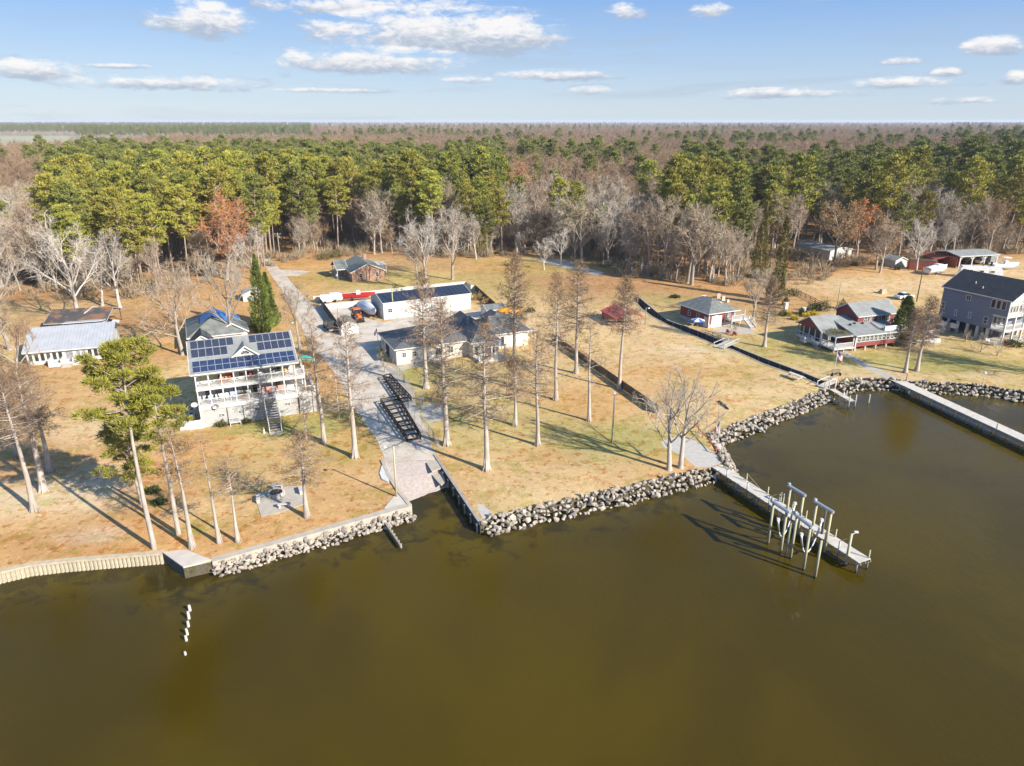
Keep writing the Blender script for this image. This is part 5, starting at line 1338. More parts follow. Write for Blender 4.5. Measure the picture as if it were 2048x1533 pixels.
def chain_link(label, pix, h=1.2):
    P = [G(*p).xy for p in pix]; t = thing('chain_link_fence', label, 'fence', P[0].to_3d()); o = P[0]; mb = MB()
    for a, b in zip(P, P[1:]):
        L = (b - a).length; n = max(1, round(L / 2.4)); d = (b - a) / L
        for i in range(n + 1):
            p = a.lerp(b, i / n) - o; q = MB(); q.tube([(p.x, p.y, -.1), (p.x, p.y, h + .03)], .03, 6); part(t, 'post', q, 'galvanised')
        q = MB(); a0, b0 = a - o, b - o; q.tube([(a0.x, a0.y, h), (b0.x, b0.y, h)], .022, 5); part(t, 'top_rail', q, 'galvanised')
        k = int(L / .22)
        for i in range(-int(h / .22), k):
            for s in (1, -1):
                x0, x1 = i * .22, i * .22 + h; z0, z1 = (0, h) if s > 0 else (h, 0)
                if x0 < 0: z0 += (z1 - z0) * (-x0 / h); x0 = 0
                if x1 > L: z1 -= (z1 - z0) * ((x1 - L) / max(.01, x1 - x0)); x1 = L
                if x1 - x0 < .02: continue
                p, r = a0 + d * x0, a0 + d * x1; mb.beam((p.x, p.y, z0 + .03), (r.x, r.y, z1 + .03), .011, .011)
    w = part(t, 'wire_mesh', mb, 'galvanised'); w['kind'] = 'stuff'
chain_link('chain link fence stepping down beside the gravel drive', [(786, 738), (800, 752), (832, 800), (848, 802), (846, 812), (818, 818), (830, 840), (858, 868), (878, 896)])

def wheel(parent, x, y, r, w, name='wheel'):
    mb = MB(); prof = [(r * .55, -w / 2), (r * .93, -w / 2), (r, -w * .35), (r, w * .35), (r * .93, w / 2), (r * .55, w / 2)]
    mb.lathe(prof, 14); o = link(name, mb.mesh('tyre', 'black_rubber'), parent, (x, y, r), rot=(math.pi / 2, 0, 0))
    mb = MB(); mb.lathe([(r * .2, -w * .42), (r * .56, -w * .40), (r * .56, w * .40), (r * .2, w * .42)], 10); link('rim', mb.mesh('rim', 'galvanised'), o)
def body_profile(parent, name, prof, y0, y1, mat, taper=.0):
    """side profile (x, z) swept across the width, upper points drawn in"""
    zs = [z for _, z in prof]; zm, zx = min(zs), max(zs); n = len(prof); V = []
    for s, y in ((1, y0), (-1, y1)):
        for x, z in prof: V.append((x, y + s * taper * max(0, (z - zm) / (zx - zm) - .45), z))
    F = [tuple(range(n)), tuple(range(2 * n - 1, n - 1, -1))] + [(i, n + i, n + (i + 1) % n, (i + 1) % n) for i in range(n)]
    bm = bmesh.new(); vs = [bm.verts.new(v) for v in V]
    for f in F: bm.faces.new([vs[i] for i in f])
    bmesh.ops.recalc_face_normals(bm, faces=bm.faces); bmesh.ops.bevel(bm, geom=[e for e in bm.edges if e.calc_face_angle(0) > .5], offset=.05, segments=2, affect='EDGES')
    me = bpy.data.meshes.new(name); bm.to_mesh(me); bm.free(); me.materials.append(M[mat]); return link(name, me, parent)
def pickup(pix, rz, label):
    o = G(*pix); t = thing('pickup_truck', label, 'pickup', (o.x, o.y, 0), R(rz))
    body_profile(t, 'body', [(-2.7, .45), (2.7, .45), (2.75, .95), (1.3, 1.10), (.55, 1.12), (-2.7, 1.12)], -.95, .95, 'black_paint', .1)
    body_profile(t, 'cab', [(-.95, 1.1), (1.35, 1.1), (.65, 1.80), (-.75, 1.85)], -.88, .88, 'black_paint', .45)
    for y, n in ((-.885, 'side_window'), (.885, 'side_window')):
        mb = MB(); s = -1 if y < 0 else 1; mb.add([(-.75, y + s * .005, 1.2), (1.0, y + s * .005, 1.2), (.55, y - s * .26, 1.70), (-.65, y - s * .26, 1.72)], [(0, 1, 2, 3)]); part(t, n, mb, 'glass')
    mb = MB(); mb.add([(1.36, -.75, 1.16), (1.36, .75, 1.16), (.74, .60, 1.76), (.74, -.60, 1.76)], [(0, 1, 2, 3)]); part(t, 'windscreen', mb, 'glass')
    mb = MB(); mb.box(-2.55, -1.05, -.75, .75, 1.0, 1.125); part(t, 'load_bed', mb, 'dark_interior')
    for y in (-.7, .7): mb = MB(); mb.box(2.72, 2.79, y - .16, y + .16, .75, .92); part(t, 'headlight', mb, 'white_paint')
    mb = MB(); mb.box(-2.85, -2.68, -.9, .9, .5, .68); mb.box(2.7, 2.88, -.9, .9, .45, .65); part(t, 'bumper', mb, 'aluminium')
    for x in (-1.75, 1.75):
        for y in (-.88, .88): wheel(t, x, y, .40, .26)
def car(pix, rz, label, mat):
    o = G(*pix); t = thing('parked_car', label, 'car', (o.x, o.y, 0), R(rz))
    body_profile(t, 'body', [(-2.2, .35), (2.2, .35), (2.25, .75), (1.2, .95), (-1.9, 1.0), (-2.25, .8)], -.88, .88, mat, .1)
    body_profile(t, 'cabin', [(-1.7, .95), (1.1, .93), (.3, 1.45), (-1.2, 1.48)], -.8, .8, 'glass', .4)
    mb = MB(); mb.box(-1.1, .25, -.58, .58, 1.47, 1.51); part(t, 'roof_panel', mb, mat)
    for x in (-1.4, 1.4):
        for y in (-.82, .82): wheel(t, x, y, .33, .22)
pickup((662, 659), 116, 'black pickup truck parked along the screen fence')
car((214, 652), 20, 'white car under the leaf strewn carport', 'white_gelcoat')
car((1808, 598), 20, 'white car parked behind the red cottage', 'white_gelcoat')
def tractor():
    o = G(715, 640); t = thing('tractor', 'orange compact tractor with cab on the gravel yard', 'tractor', (o.x, o.y, 0), R(-62))
    body_profile(t, 'bonnet', [(.2, .7), (1.75, .7), (1.8, 1.2), (.2, 1.35)], -.4, .4, 'orange_paint', .1)
    body_profile(t, 'cab', [(-1.1, .8), (.3, .8), (.15, 2.15), (-.95, 2.2)], -.62, .62, 'glass', .2)
    mb = MB(); mb.box(-1.15, .35, -.72, .72, 2.18, 2.34); part(t, 'cab_roof', mb, 'orange_paint')
    for x, y in ((-1.05, -.6), (-1.05, .6), (.25, -.6), (.25, .6)): postbox(t, x, y, .8, 2.2, .08, 'black_steel', 'cab_post')
    for y in (-.78, .78): mb = MB(); mb.box(-1.25, .0, y - .17, y + .17, 1.22, 1.36); part(t, 'fender', mb, 'orange_paint')
    for y in (-.5, .5): mb = MB(); mb.beam((.6, y, 1.1), (2.2, y, .5), .1, .14); part(t, 'loader_arm', mb, 'orange_paint')
    mb = MB(); mb.extrude([(2.1, .15), (2.7, .12), (2.72, .2), (2.2, .3), (2.2, .75), (2.1, .75)], -.8, .8); part(t, 'bucket', mb, 'black_steel')
    for y in (-.78, .78): wheel(t, -.65, y, .62, .36); wheel(t, 1.2, y, .42, .26)
tractor()
def hull(parent, name, L, B, H, mat, z0=.5, flare=.25, sheer=.25, mats=None, n=14, deck=None):
    """boat hull lofted from cross sections, bow at +x"""
    V = []; F = []; k = 7
    for i in range(n + 1):
        u = i / n; x = -L / 2 + L * u; w = B / 2 * (1 if u < .45 else max(0.02, 1 - ((u - .45) / .55) ** 2.1)); keel = z0 + (H * .62) * max(0, (u - .62) / .38) ** 2; top = z0 + H + sheer * u ** 2
        for j in range(k):
            v = j / (k - 1); a = (v - .5) * 2; s = 1 if a >= 0 else -1
            yy = s * w * min(1, abs(a) ** .55 if abs(a) > 0 else 0); zz = keel + (top - keel) * abs(a) ** 2.2
            V.append((x, yy, zz))
    for i in range(n):
        for j in range(k - 1): F.append((i * k + j, (i + 1) * k + j, (i + 1) * k + j + 1, i * k + j + 1))
    F.append(tuple(range(k)))
    mb = MB(); mb.add(V, F); h = part(parent, name, mb, mat, smooth=False)
    mb = MB(); D = []
    for i in range(n + 1): D += [V[i * k], V[i * k + k - 1]]
    mb.add([(x, y * .97, z - .06) for x, y, z in D], [(2 * i, 2 * i + 1, 2 * i + 3, 2 * i + 2) for i in range(n)]); part(parent, 'deck', mb, deck or 'white_gelcoat')
    return V, k, n
def trailer(t, L):
    for y in (-.6, .6): mb = MB(); mb.beam((-L / 2, y, .42), (L / 2 - .6, y * .6, .42), .1, .12); part(t, 'trailer_rail', mb, 'galvanised')
    mb = MB(); mb.beam((L / 2 - .8, 0, .42), (L / 2 + .7, 0, .42), .1, .12); part(t, 'tongue', mb, 'galvanised')
    for y in (-.95, .95): wheel(t, -L * .18, y, .33, .2)
def boat(pix, rz, label, L, B, H, mat, wrap=None, cabin=False, console=False, deck=None, cover_mat=None, tower=False):
    o = G(*pix); t = thing('boat', label, 'boat', (o.x, o.y, 0), R(rz))
    trailer(t, L); V, k, n = hull(t, 'hull', L, B, H, mat, .5, deck=deck)
    if wrap:
        W = []; m = 7
        for i in range(n + 1):
            a, b = Vector(V[i * k]), Vector(V[i * k + k - 1]); u = i / n; pk = wrap * (.55 + .6 * math.sin(math.pi * min(1, u * 1.15)))
            for j in range(m):
                f = j / (m - 1); p = a.lerp(b, f); W.append((p.x, p.y * 1.04, p.z + .02 + pk * (1 - abs(2 * f - 1) ** 1.6) - (.25 if j in (0, m - 1) else 0)))
        mb = MB(); mb.add(W, [(i * m + j, (i + 1) * m + j, (i + 1) * m + j + 1, i * m + j + 1)[::-1] for i in range(n) for j in range(m - 1)] + [tuple(range(m))]); part(t, 'cover', mb, cover_mat or 'boat_wrap')
    if cabin: body_profile(t, 'cabin', [(-L * .1, .5 + H), (L * .28, .5 + H), (L * .16, .5 + H + .9), (-L * .08, .5 + H + .95)], -B * .33, B * .33, 'white_gelcoat', .3)
    if console:
        mb = MB(); mb.box(-.4, .5, -.4, .4, .5 + H - .1, .5 + H + .8); part(t, 'console', mb, 'white_gelcoat'); mb = MB(); mb.box(-L / 2 - .25, -L / 2 + .2, -.22, .22, .6, .5 + H + .55); part(t, 'outboard', mb, 'black_paint')
    if tower:
        for x in (-.6, .7):
            for y in (-.6, .6): postbox(t, x, y, .5 + H, .5 + H + 1.6, .06, 'aluminium', 'tower_leg')
        mb = MB(); mb.box(-.9, 1.0, -.8, .8, .5 + H + 1.6, .5 + H + 1.68); part(t, 'hard_top', mb, 'white_canvas')
    return t
boat((717, 600), 14, 'bright red open boat lying behind the white vinyl fence', 7.6, 2.1, .85, 'red_gelcoat', console=True, deck='red_gelcoat')
boat((738, 630), -62, 'large boat under grey and white covers beside the workshop', 9.0, 2.7, 1.1, 'white_gelcoat', wrap=1.0, cover_mat='boat_wrap')
boat((1872, 548), 24, 'white shrink wrapped cruiser on the leafy lawn', 7.5, 2.6, 1.2, 'white_gelcoat', wrap=.6, cabin=True)
boat((2008, 540), 8, 'white boat with hard top on a trailer by the boat carport', 8.2, 2.4, 1.2, 'white_gelcoat', tower=True, console=True)
boat((1935, 528), 30, 'small boat under the first bay of the boat carport', 5.5, 2.0, .9, 'blue_hull', console=True)
boat((1965, 528), 30, 'dark covered boat under the middle bay of the boat carport', 5.5, 2.0, .9, 'white_gelcoat', wrap=.4, cover_mat='grey_canvas')
# grey half cover of the large boat: its own canvas
def camper(pix, rz, label, L=8.5):
    o = G(*pix); t = thing('camper_trailer', label, 'camper', (o.x, o.y, 0), R(rz))
    body_profile(t, 'body', [(-L / 2, .5), (L / 2, .5), (L / 2 + .2, 1.4), (L / 2 - .4, 2.9), (-L / 2 + .3, 2.95), (-L / 2, 2.4)], -1.2, 1.2, 'white_gelcoat', .1)
    for x in (-2.5, .0, 2.4): win(t, x, 1.6, 1.0, .6, 'f', -1.2)
    for y in (-1.0, 1.0): wheel(t, -.6, y, .36, .22); wheel(t, .3, y, .36, .22)
    for x in (-1.5, 2): mb = MB(); mb.box(x - .3, x + .3, -.3, .3, 2.96, 3.1); part(t, 'roof_vent', mb, 'white_paint')
camper((1958, 556), -18, 'long white camper parked behind the blue house', 9.5)
def utility_box(pix, rz, label, w, d, h, door_=True):
    o = G(*pix); t = thing('cargo_trailer', label, 'trailer', (o.x, o.y, 0), R(rz))
    body_profile(t, 'body', [(-w / 2, .35), (w / 2, .35), (w / 2 + .25, .9), (w / 2, h), (-w / 2, h)], -d / 2, d / 2, 'white_gelcoat', .05)
    for y in (-d / 2, d / 2): wheel(t, -.2, y * 1.05, .33, .2)
    mb = MB(); mb.beam((w / 2 + .2, 0, .4), (w / 2 + 1.2, 0, .4), .1); part(t, 'tongue', mb, 'black_steel')
utility_box((652, 607), 15, 'small white cargo trailer nearest the yard entrance', 2.4, 1.6, 1.9)
utility_box((672, 603), 15, 'white cargo trailer between its twin and the red boat', 2.6, 1.6, 1.9)

# poles, lamps and flags
def pole(name, label, cat, base, top_y, r, mat, arm=None, cross=False, lamp=False):
    g = G(*base); h = hgt0(base, top_y); t = thing(name, label, cat, g)
    mb = MB(); mb.tube([(0, 0, -.3), (0, 0, h)], [r, r * .75], 8); part(t, 'pole', mb, mat, smooth=True)
    if arm:
        mb = MB(); mb.tube([(0, 0, h - .25), (arm * .5, -.05, h - .02), (arm, -.1, h + .02)], .035, 6); part(t, 'arm', mb, 'galvanised')
        mb = MB(); mb.lathe([(.06, .18), (.20, .1), (.24, .0), (.1, -.08)], 9, c=(arm, -.1, h - .1)); part(t, 'lamp', mb, 'white_paint')
    if cross:
        mb = MB(); mb.beam((-.9, 0, h - .35), (.9, 0, h - .35), .1, .12); part(t, 'crossarm', mb, 'grey_wood')
        for x in (-.8, 0, .8): mb = MB(); mb.lathe([(.05, 0), (.06, .1), (.03, .2)], 7, c=(x, 0, h - .28)); part(t, 'insulator', mb, 'white_paint')
        mb = MB(); mb.lathe([(.18, 0), (.2, .05), (.2, .6), (.14, .68)], 9, c=(.3, 0, h - 1.5)); part(t, 'transformer', mb, 'galvanised')
    if lamp:
        mb = MB(); mb.box(-.16, .16, -.16, .16, h, h + .3); part(t, 'lamp', mb, 'white_paint')
    return t, h
def hgt0(base, ty): g = G(*base); return max(.5, ZAT(g.x, g.y, ty))
pole('lamp_pole', 'tall wooden lamp pole on the white corner slab of the slip', 'lamp post', (793, 994), 893, .11, 'pile_wood', -.9)
pole('lamp_pole', 'wooden lamp pole alone on the lawn short of the board fence', 'lamp post', (1224, 888), 788, .11, 'grey_wood', lamp=True)
pole('lamp_pole', 'white lamp pole behind the solar house corner', 'lamp post', (597, 688), 645, .09, 'white_paint', -.7)
pole('lamp_pole', 'slim lamp pole beside the red carport', 'lamp post', (1290, 650), 616, .09, 'grey_wood', .5)
pole('garden_post', 'thin tan post between lawn and gravel drive', 'post', (679, 843), 752, .06, 'tan_wood', -.6)
pole('lamp_pole', 'short lamp post on the blue house lawn edge', 'lamp post', (1965, 768), 748, .06, 'pale_deck', lamp=True)
pole('garden_post', 'short dark post at the head of the plank dock', 'post', (1812, 763), 747, .06, 'dark_wood')
pole('utility_pole', 'wooden utility pole where the lane leaves the wood', 'utility pole', (561, 523), 466, .16, 'grey_wood', cross=True)
pole('utility_pole', 'utility pole in front of the workshop window', 'utility pole', (787, 637), 574, .14, 'pile_wood')
pole('utility_pole', 'slim pole in the yard beside the barn shed', 'utility pole', (677, 644), 594, .09, 'grey_wood')
pole('utility_pole', 'pale pole behind the red cottage gable', 'utility pole', (1673, 622), 566, .13, 'pile_wood')
pole('utility_pole', 'dark leaning pole between red cottage and blue house', 'utility pole', (1833, 604), 540, .13, 'dark_wood')
def flag(base, top_y, label, fw, fh, droop, dirx=1):
    t, h = pole('flagpole', label, 'flagpole', base, top_y, .05, 'white_paint')
    n, m = 12, 13; V = []; F = []; MI = []
    for i in range(n + 1):
        for j in range(m + 1):
            u, v = i / n, j / m
            V.append((dirx * (.06 + fw * u * (1 - droop * .55)), .10 * math.sin(u * 7 + v * 2), h - .15 - fh * v - droop * fw * u * .8 + .04 * math.sin(u * 9)))
    for i in range(n):
        for j in range(m):
            F.append((i * (m + 1) + j, (i + 1) * (m + 1) + j, (i + 1) * (m + 1) + j + 1, i * (m + 1) + j + 1)); MI.append(2 if (i < n * .42 and j < 7) else (0 if j % 2 == 0 else 1))
    mb = MB(); mb.v = V; mb.f = F; mb.m = MI; fl = part(t, 'flag', mb, ['flag_red', 'flag_white', 'flag_blue'])
    mb = MB(); mb.lathe([(.02, 0), (.07, .05), (.05, .12)], 8, c=(0, 0, h)); part(t, 'finial', mb, 'galvanised')
    mb = MB(); mb.lathe([(.45, -.05), (.45, .12), (.3, .2)], 10); part(t, 'base', mb, 'pale_concrete')
flag((1666, 759), 700, 'flagpole with drooping striped flag on the cove lawn', 1.6, 1.0, .75)
flag((1435, 892), 842, 'flagpole with drooping striped flag among the dock boulders', 1.1, 1.1, .9, -1)
flag((757, 697), 655, 'flagpole with furled striped flag at the cream house garage', 1.1, .8, .9, -1)

# umbrellas, tables, chairs
def umbrella(base, h, r, mat, label, mat2=None, z=0.0):
    g = G(*base); t = thing('garden_umbrella', label, 'umbrella', (g.x, g.y, z))
    mb = MB(); mb.tube([(0, 0, 0), (0, 0, h)], .03, 6); part(t, 'pole', mb, 'pale_deck')
    n = 8; V = [(0, 0, h)] + [(r * math.cos(TAU0 * i / n), r * math.sin(TAU0 * i / n), h - r * .34) for i in range(n)] + [(r * .98 * math.cos(TAU0 * i / n), r * .98 * math.sin(TAU0 * i / n), h - r * .34 - .15) for i in range(n)]
    F = [(0, 1 + i, 1 + (i + 1) % n) for i in range(n)] + [(1 + i, 1 + n + i, 1 + n + (i + 1) % n, 1 + (i + 1) % n) for i in range(n)]
    mb = MB(); mb.add(V, F)
    if mat2: mb.m = [i % 2 for i in range(n)] * 2
    part(t, 'canopy', mb, [mat, mat2] if mat2 else mat)
    mb = MB(); mb.lathe([(.3, 0), (.3, .08), (.06, .12)], 8); part(t, 'base', mb, 'concrete')
TAU0 = 2 * math.pi
umbrella((1014, 641), 2.8, 1.9, 'orange_canvas', 'orange garden umbrella behind the cream house, nearer the wing'); umbrella((1030, 640), 2.7, 1.7, 'orange_canvas', 'orange garden umbrella behind the cream house, nearer the rusty cypress')
umbrella((1394, 660), 2.4, 1.35, 'blue_canvas', 'blue and white umbrella at the red house wall', 'white_canvas')
def picnic(base, rz, label, mat='pale_deck', L=2.0):
    g = G(*base); t = thing('picnic_table', label, 'table', g, R(rz))
    for i in range(4): mb = MB(); mb.box(-L / 2, L / 2, -.36 + .18 * i, -.20 + .18 * i, .70, .75); part(t, 'top_plank', mb, mat)
    for y in (-.72, .72): mb = MB(); mb.box(-L / 2, L / 2, y - .13, y + .13, .42, .47); part(t, 'bench', mb, mat)
    for x in (-L * .35, L * .35):
        mb = MB(); mb.beam((x, -.7, 0), (x, -.18, .70), .07, .1); mb.beam((x, .7, 0), (x, .18, .70), .07, .1); mb.beam((x, -.8, .38), (x, .8, .38), .06, .1); part(t, 'leg', mb, mat)
picnic((1590, 758), -62, 'grey picnic table on the tan lawn beside the canal', L=2.6); picnic((1384, 650), -62, 'shaded picnic table under the blue umbrella')
def adirondack(base, rz, mat, label, name='garden_chair', z=0.0, xyz=None, s=1.0, group=None):
    g = Vector(xyz) if xyz else G(*base); t = thing(name, label, 'chair', g, rz, group); t.scale = (s,) * 3
    mb = MB(); mb.slab([(-.28, -.3, .38), (.28, -.3, .38), (.28, .25, .30), (-.28, .25, .30)], .04); part(t, 'seat', mb, mat)
    mb = MB()
    for i in range(5): x = -.24 + .12 * i; mb.slab([(x - .055, .22, .34), (x + .055, .22, .34), (x + .055, .46, 1.0 - .04 * abs(i - 2)), (x - .055, .46, 1.0 - .04 * abs(i - 2))], .03)
    part(t, 'backrest', mb, mat)
    for x in (-.34, .34):
        mb = MB(); mb.box(x - .07, x + .07, -.35, .35, .55, .59); part(t, 'armrest', mb, mat)
        for y in (-.3, .3): mb = MB(); mb.box(x - .035, x + .035, y - .04, y + .04, 0, .55); part(t, 'leg', mb, mat)
    return t
adirondack((1457, 668), 2.2, 'chair_red', 'red adirondack chair on the path side of the small tree'); adirondack((1469, 672), 2.6, 'chair_red', 'red adirondack chair tucked under the small bare tree')
# furniture on the porches of the solar house
def porch():
    o = G(405, 857); rz = R(23.3); c, s = math.cos(rz), math.sin(rz)
    W = lambda x, y, z: (o.x + x * c - y * s, o.y + x * s + y * c, z)
    up, lo = 5.64, 3.05
    for x, z, m, lab in [(3.3, up, 'chair_orange', 'orange rocking chair on the upper porch'), (4.0, up, 'chair_orange', 'second orange chair on the upper porch beside the rocker'), (7.0, up, 'chair_red', 'red chair on the upper porch near the dark window'), (8.1, up, 'white_paint', 'white chair on the upper porch beside the loungers'), (11.4, up, 'cushion_pink', 'tan wicker chair at the end of the upper porch'),
                         (1.6, lo, 'cushion_blue', 'blue cushioned chair at the end of the lower porch'), (2.5, lo, 'white_paint', 'white chair on the lower porch behind the railing'), (3.0, lo, 'white_paint', 'second white chair on the lower porch'), (3.6, lo, 'white_paint', 'third white chair on the lower porch by the blue seat'), (6.4, lo, 'white_paint', 'white chair on the lower porch before the door'), (7.1, lo, 'black_steel', 'black metal chair on the lower porch')]:
        adirondack(None, rz + .2, m, lab, 'porch_chair', xyz=W(x, 1.0, z), s=.95)
    def sofa(x, z, w, m, lab):
        t = thing('porch_sofa', lab, 'sofa', W(x, 1.3, z), rz); mb = MB(); mb.box(-w / 2, w / 2, -.35, .35, .15, .42); part(t, 'seat', mb, m); mb = MB(); mb.box(-w / 2, w / 2, .3, .48, .43, .9); part(t, 'backrest', mb, m)
        for q in (-w / 2, w / 2): mb = MB(); mb.box(q - .08, q + .08, -.36, .36, 0, .62); part(t, 'arm', mb, 'white_paint')
    sofa(9.0, lo, 1.9, 'cushion_pink', 'flowered sofa on the lower porch behind the steps'); sofa(10.4, lo, 1.6, 'cushion_pink', 'second flowered sofa on the lower porch'); sofa(4.6, lo, 1.3, 'cushion_blue', 'blue and white striped seat on the lower porch')
    def lounger(x, lab):
        t = thing('porch_lounger', lab, 'lounger', W(x, 1.1, up), rz); mb = MB(); mb.box(-.75, .35, -.3, .3, .3, .38); part(t, 'seat', mb, 'white_paint'); mb = MB(); mb.slab([(.35, -.3, .38), (.9, -.3, .8), (.9, .3, .8), (.35, .3, .38)], .06); part(t, 'backrest', mb, 'white_paint')
        for a in (-.7, .3):
            for b in (-.26, .26): mb = MB(); mb.box(a - .03, a + .03, b - .03, b + .03, 0, .3); part(t, 'leg', mb, 'white_paint')
    lounger(9.0, 'white lounger on the upper porch'); lounger(10.2, 'second white lounger on the upper porch near the side deck')
    def pot(x, y, z, r, lab, m='shrub_olive'):
        t = thing('potted_plant', lab, 'plant', W(x, y, z), rz); mb = MB(); mb.lathe([(r * .5, 0), (r * .7, .35)], 9); part(t, 'pot', mb, 'rust_red')
        T, C = gen_shrub(int(x * 37), r, r * 1.1, 160, .22, .1); q = part(t, 'foliage', C, m); q.location = (0, 0, .35)
    pot(5.6, .8, lo, .6, 'large potted fern on the lower porch'); pot(11.0, .8, up, .5, 'potted plant at the end of the upper porch', 'shrub_yellow'); pot(13.8, 1.2, 3.03, .4, 'potted plant on the side deck', 'leaf_brown')
    def dish(x, y, z, m, lab):
        t = thing('satellite_dish', lab, 'satellite dish', W(x, y, z), rz); mb = MB(); mb.tube([(0, 0, -.6), (0, 0, 0)], .03, 6); part(t, 'bracket', mb, 'galvanised')
        n = 12; V = [(0, .0, .05)] + [(.42 * math.cos(TAU0 * i / n), -.16, .05 + .34 * math.sin(TAU0 * i / n)) for i in range(n)]; mb = MB(); mb.add(V, [(0, 1 + i, 1 + (i + 1) % n) for i in range(n)]); part(t, 'reflector', mb, m)
        mb = MB(); mb.beam((0, -.1, -.2), (0, -.5, .0), .03); part(t, 'feed_arm', mb, 'galvanised')
    dish(-.5, .2, 3.35, 'white_paint', 'white satellite dish at the left porch corner'); dish(2.0, -.25, 2.85, 'galvanised', 'grey satellite dish hung below the lower porch')
    t = thing('garden_bench', 'white iron bench against the pale foundation wall', 'bench', W(4.1, -.6, 0), rz); mb = MB(); mb.box(-.7, .7, -.25, .2, .4, .45); part(t, 'seat', mb, 'white_paint'); mb = MB()
    for i in range(9): mb.beam((-.65 + .162 * i, .2, .45), (-.65 + .162 * i, .26, .9), .03)
    mb.beam((-.7, .27, .92), (.7, .27, .92), .05); part(t, 'backrest', mb, 'white_paint')
    for q in (-.65, .65): mb = MB(); mb.box(q - .04, q + .04, -.25, .2, 0, .4); part(t, 'leg', mb, 'white_paint')
    mb = MB(); mb.lathe([(.18, 0), (.2, .1), (.1, .2), (.13, .45), (.09, .6), (.11, .75), (.02, .88)], 9); solo('garden_statue', mb, 'pale_concrete', 'small pale garden statue at the foot of the steps', 'statue', W(7.3, -4.9, 0))
    for i, (x, y) in enumerate([(-1.2, 3.5), (-1.2, 5.2)]):
        t = thing('air_conditioner', ['white air conditioner in the shade beside the solar house', 'grey air conditioner behind the white one in the shade'][i], 'air conditioner', W(x, y, 0), rz); mb = MB(); mb.box(-.4, .4, -.4, .4, .1, .95); part(t, 'cabinet', mb, ['white_paint', 'grey_wall'][i]); mb = MB(); mb.lathe([(.3, 0), (.3, .03)], 10, c=(0, 0, .95)); part(t, 'fan_grille', mb, 'black_steel')
def gen_shrub_early(): pass
# fire pit patio
def firepit():
    pts = [(510, 990), (556, 976), (602, 972), (610, 985), (606, 1010), (560, 1026), (522, 1034), (515, 1010)]
    P = g2(*pts); c = sum(P, Vector((0, 0))) / len(P)
    mb = MB(); Q = [p - c for p in P]; mb.prism(Q if poly_area(Q) > 0 else Q[::-1], .0, .05); solo('patio', mb, 'concrete', 'grey stone patio round the fire pit', 'patio', (c.x, c.y, .0))
    g = G(553, 991); t = thing('fire_pit', 'round stone fire pit with black bowl on the patio', 'fire pit', (g.x, g.y, .05))
    for k in range(12):
        a = TAU0 * k / 12; mb = MB(); mb.box(-.16, .16, -.12, .12, 0, .38); part(t, 'stone', mb, 'boulder', (math.cos(a) * .78, math.sin(a) * .78, 0), a + math.pi / 2)
    mb = MB(); mb.lathe([(.62, .30), (.64, .40), (.55, .41), (.2, .22)], 14); part(t, 'bowl', mb, 'black_steel')
    for i, (px, py, rz, lab) in enumerate([(556, 978, 12, 'stone bench on the far side of the fire pit'), (569, 1016, 14, 'stone bench between fire pit and seawall'), (517, 1003, 108, 'stone bench on the white cottage side of the fire pit'), (602, 986, 112, 'stone bench beside the patio tree')]):
        g = G(px, py); t = thing('stone_bench', lab, 'bench', (g.x, g.y, .05 if i != 2 else .0), R(rz)); mb = MB(); mb.box(-.65, .65, -.2, .2, .38, .48); part(t, 'seat', mb, 'boulder')
        for x in (-.45, .45): mb = MB(); mb.box(x - .1, x + .1, -.16, .16, 0, .38); part(t, 'leg', mb, 'boulder')
firepit()
# steel boat cradles on the drive
def cradle(pix, label, h, nb):
    a, b, c, d = [G(*p).xy for p in pix]   # left start, right start, right end, left end
    t = thing('boat_cradle', label, 'cradle', a.to_3d()); o = a
    for (p, q) in ((a, d), (b, c)):
        for z in (.28, h): mb = MB(); mb.beam((p.x - o.x, p.y - o.y, z), (q.x - o.x, q.y - o.y, z), .14, .2); part(t, 'side_rail', mb, 'black_steel')
        for i in range(nb + 1):
            e = p.lerp(q, i / nb) - o; mb = MB(); mb.beam((e.x, e.y, 0), (e.x, e.y, h), .12, .12); part(t, 'upright', mb, 'black_steel')
    for i in range(nb + 1):
        p, q = a.lerp(d, i / nb) - o, b.lerp(c, i / nb) - o
        mb = MB(); mb.beam((p.x, p.y, .26), (q.x, q.y, .26), .16, .16); part(t, 'crossbar', mb, 'black_steel')
        if i % 2 == 0: mb = MB(); mb.beam((p.x, p.y, h - .02), (q.x, q.y, h - .02), .12, .14); part(t, 'crossbar', mb, 'black_steel')
cradle([(767, 760), (780, 757), (823, 804), (801, 808)], 'upper black steel boat cradle on the gravel drive', .75, 8)
cradle([(762, 809), (797, 802), (842, 880), (814, 884)], 'lower black steel boat cradle above the ramp', .8, 9)
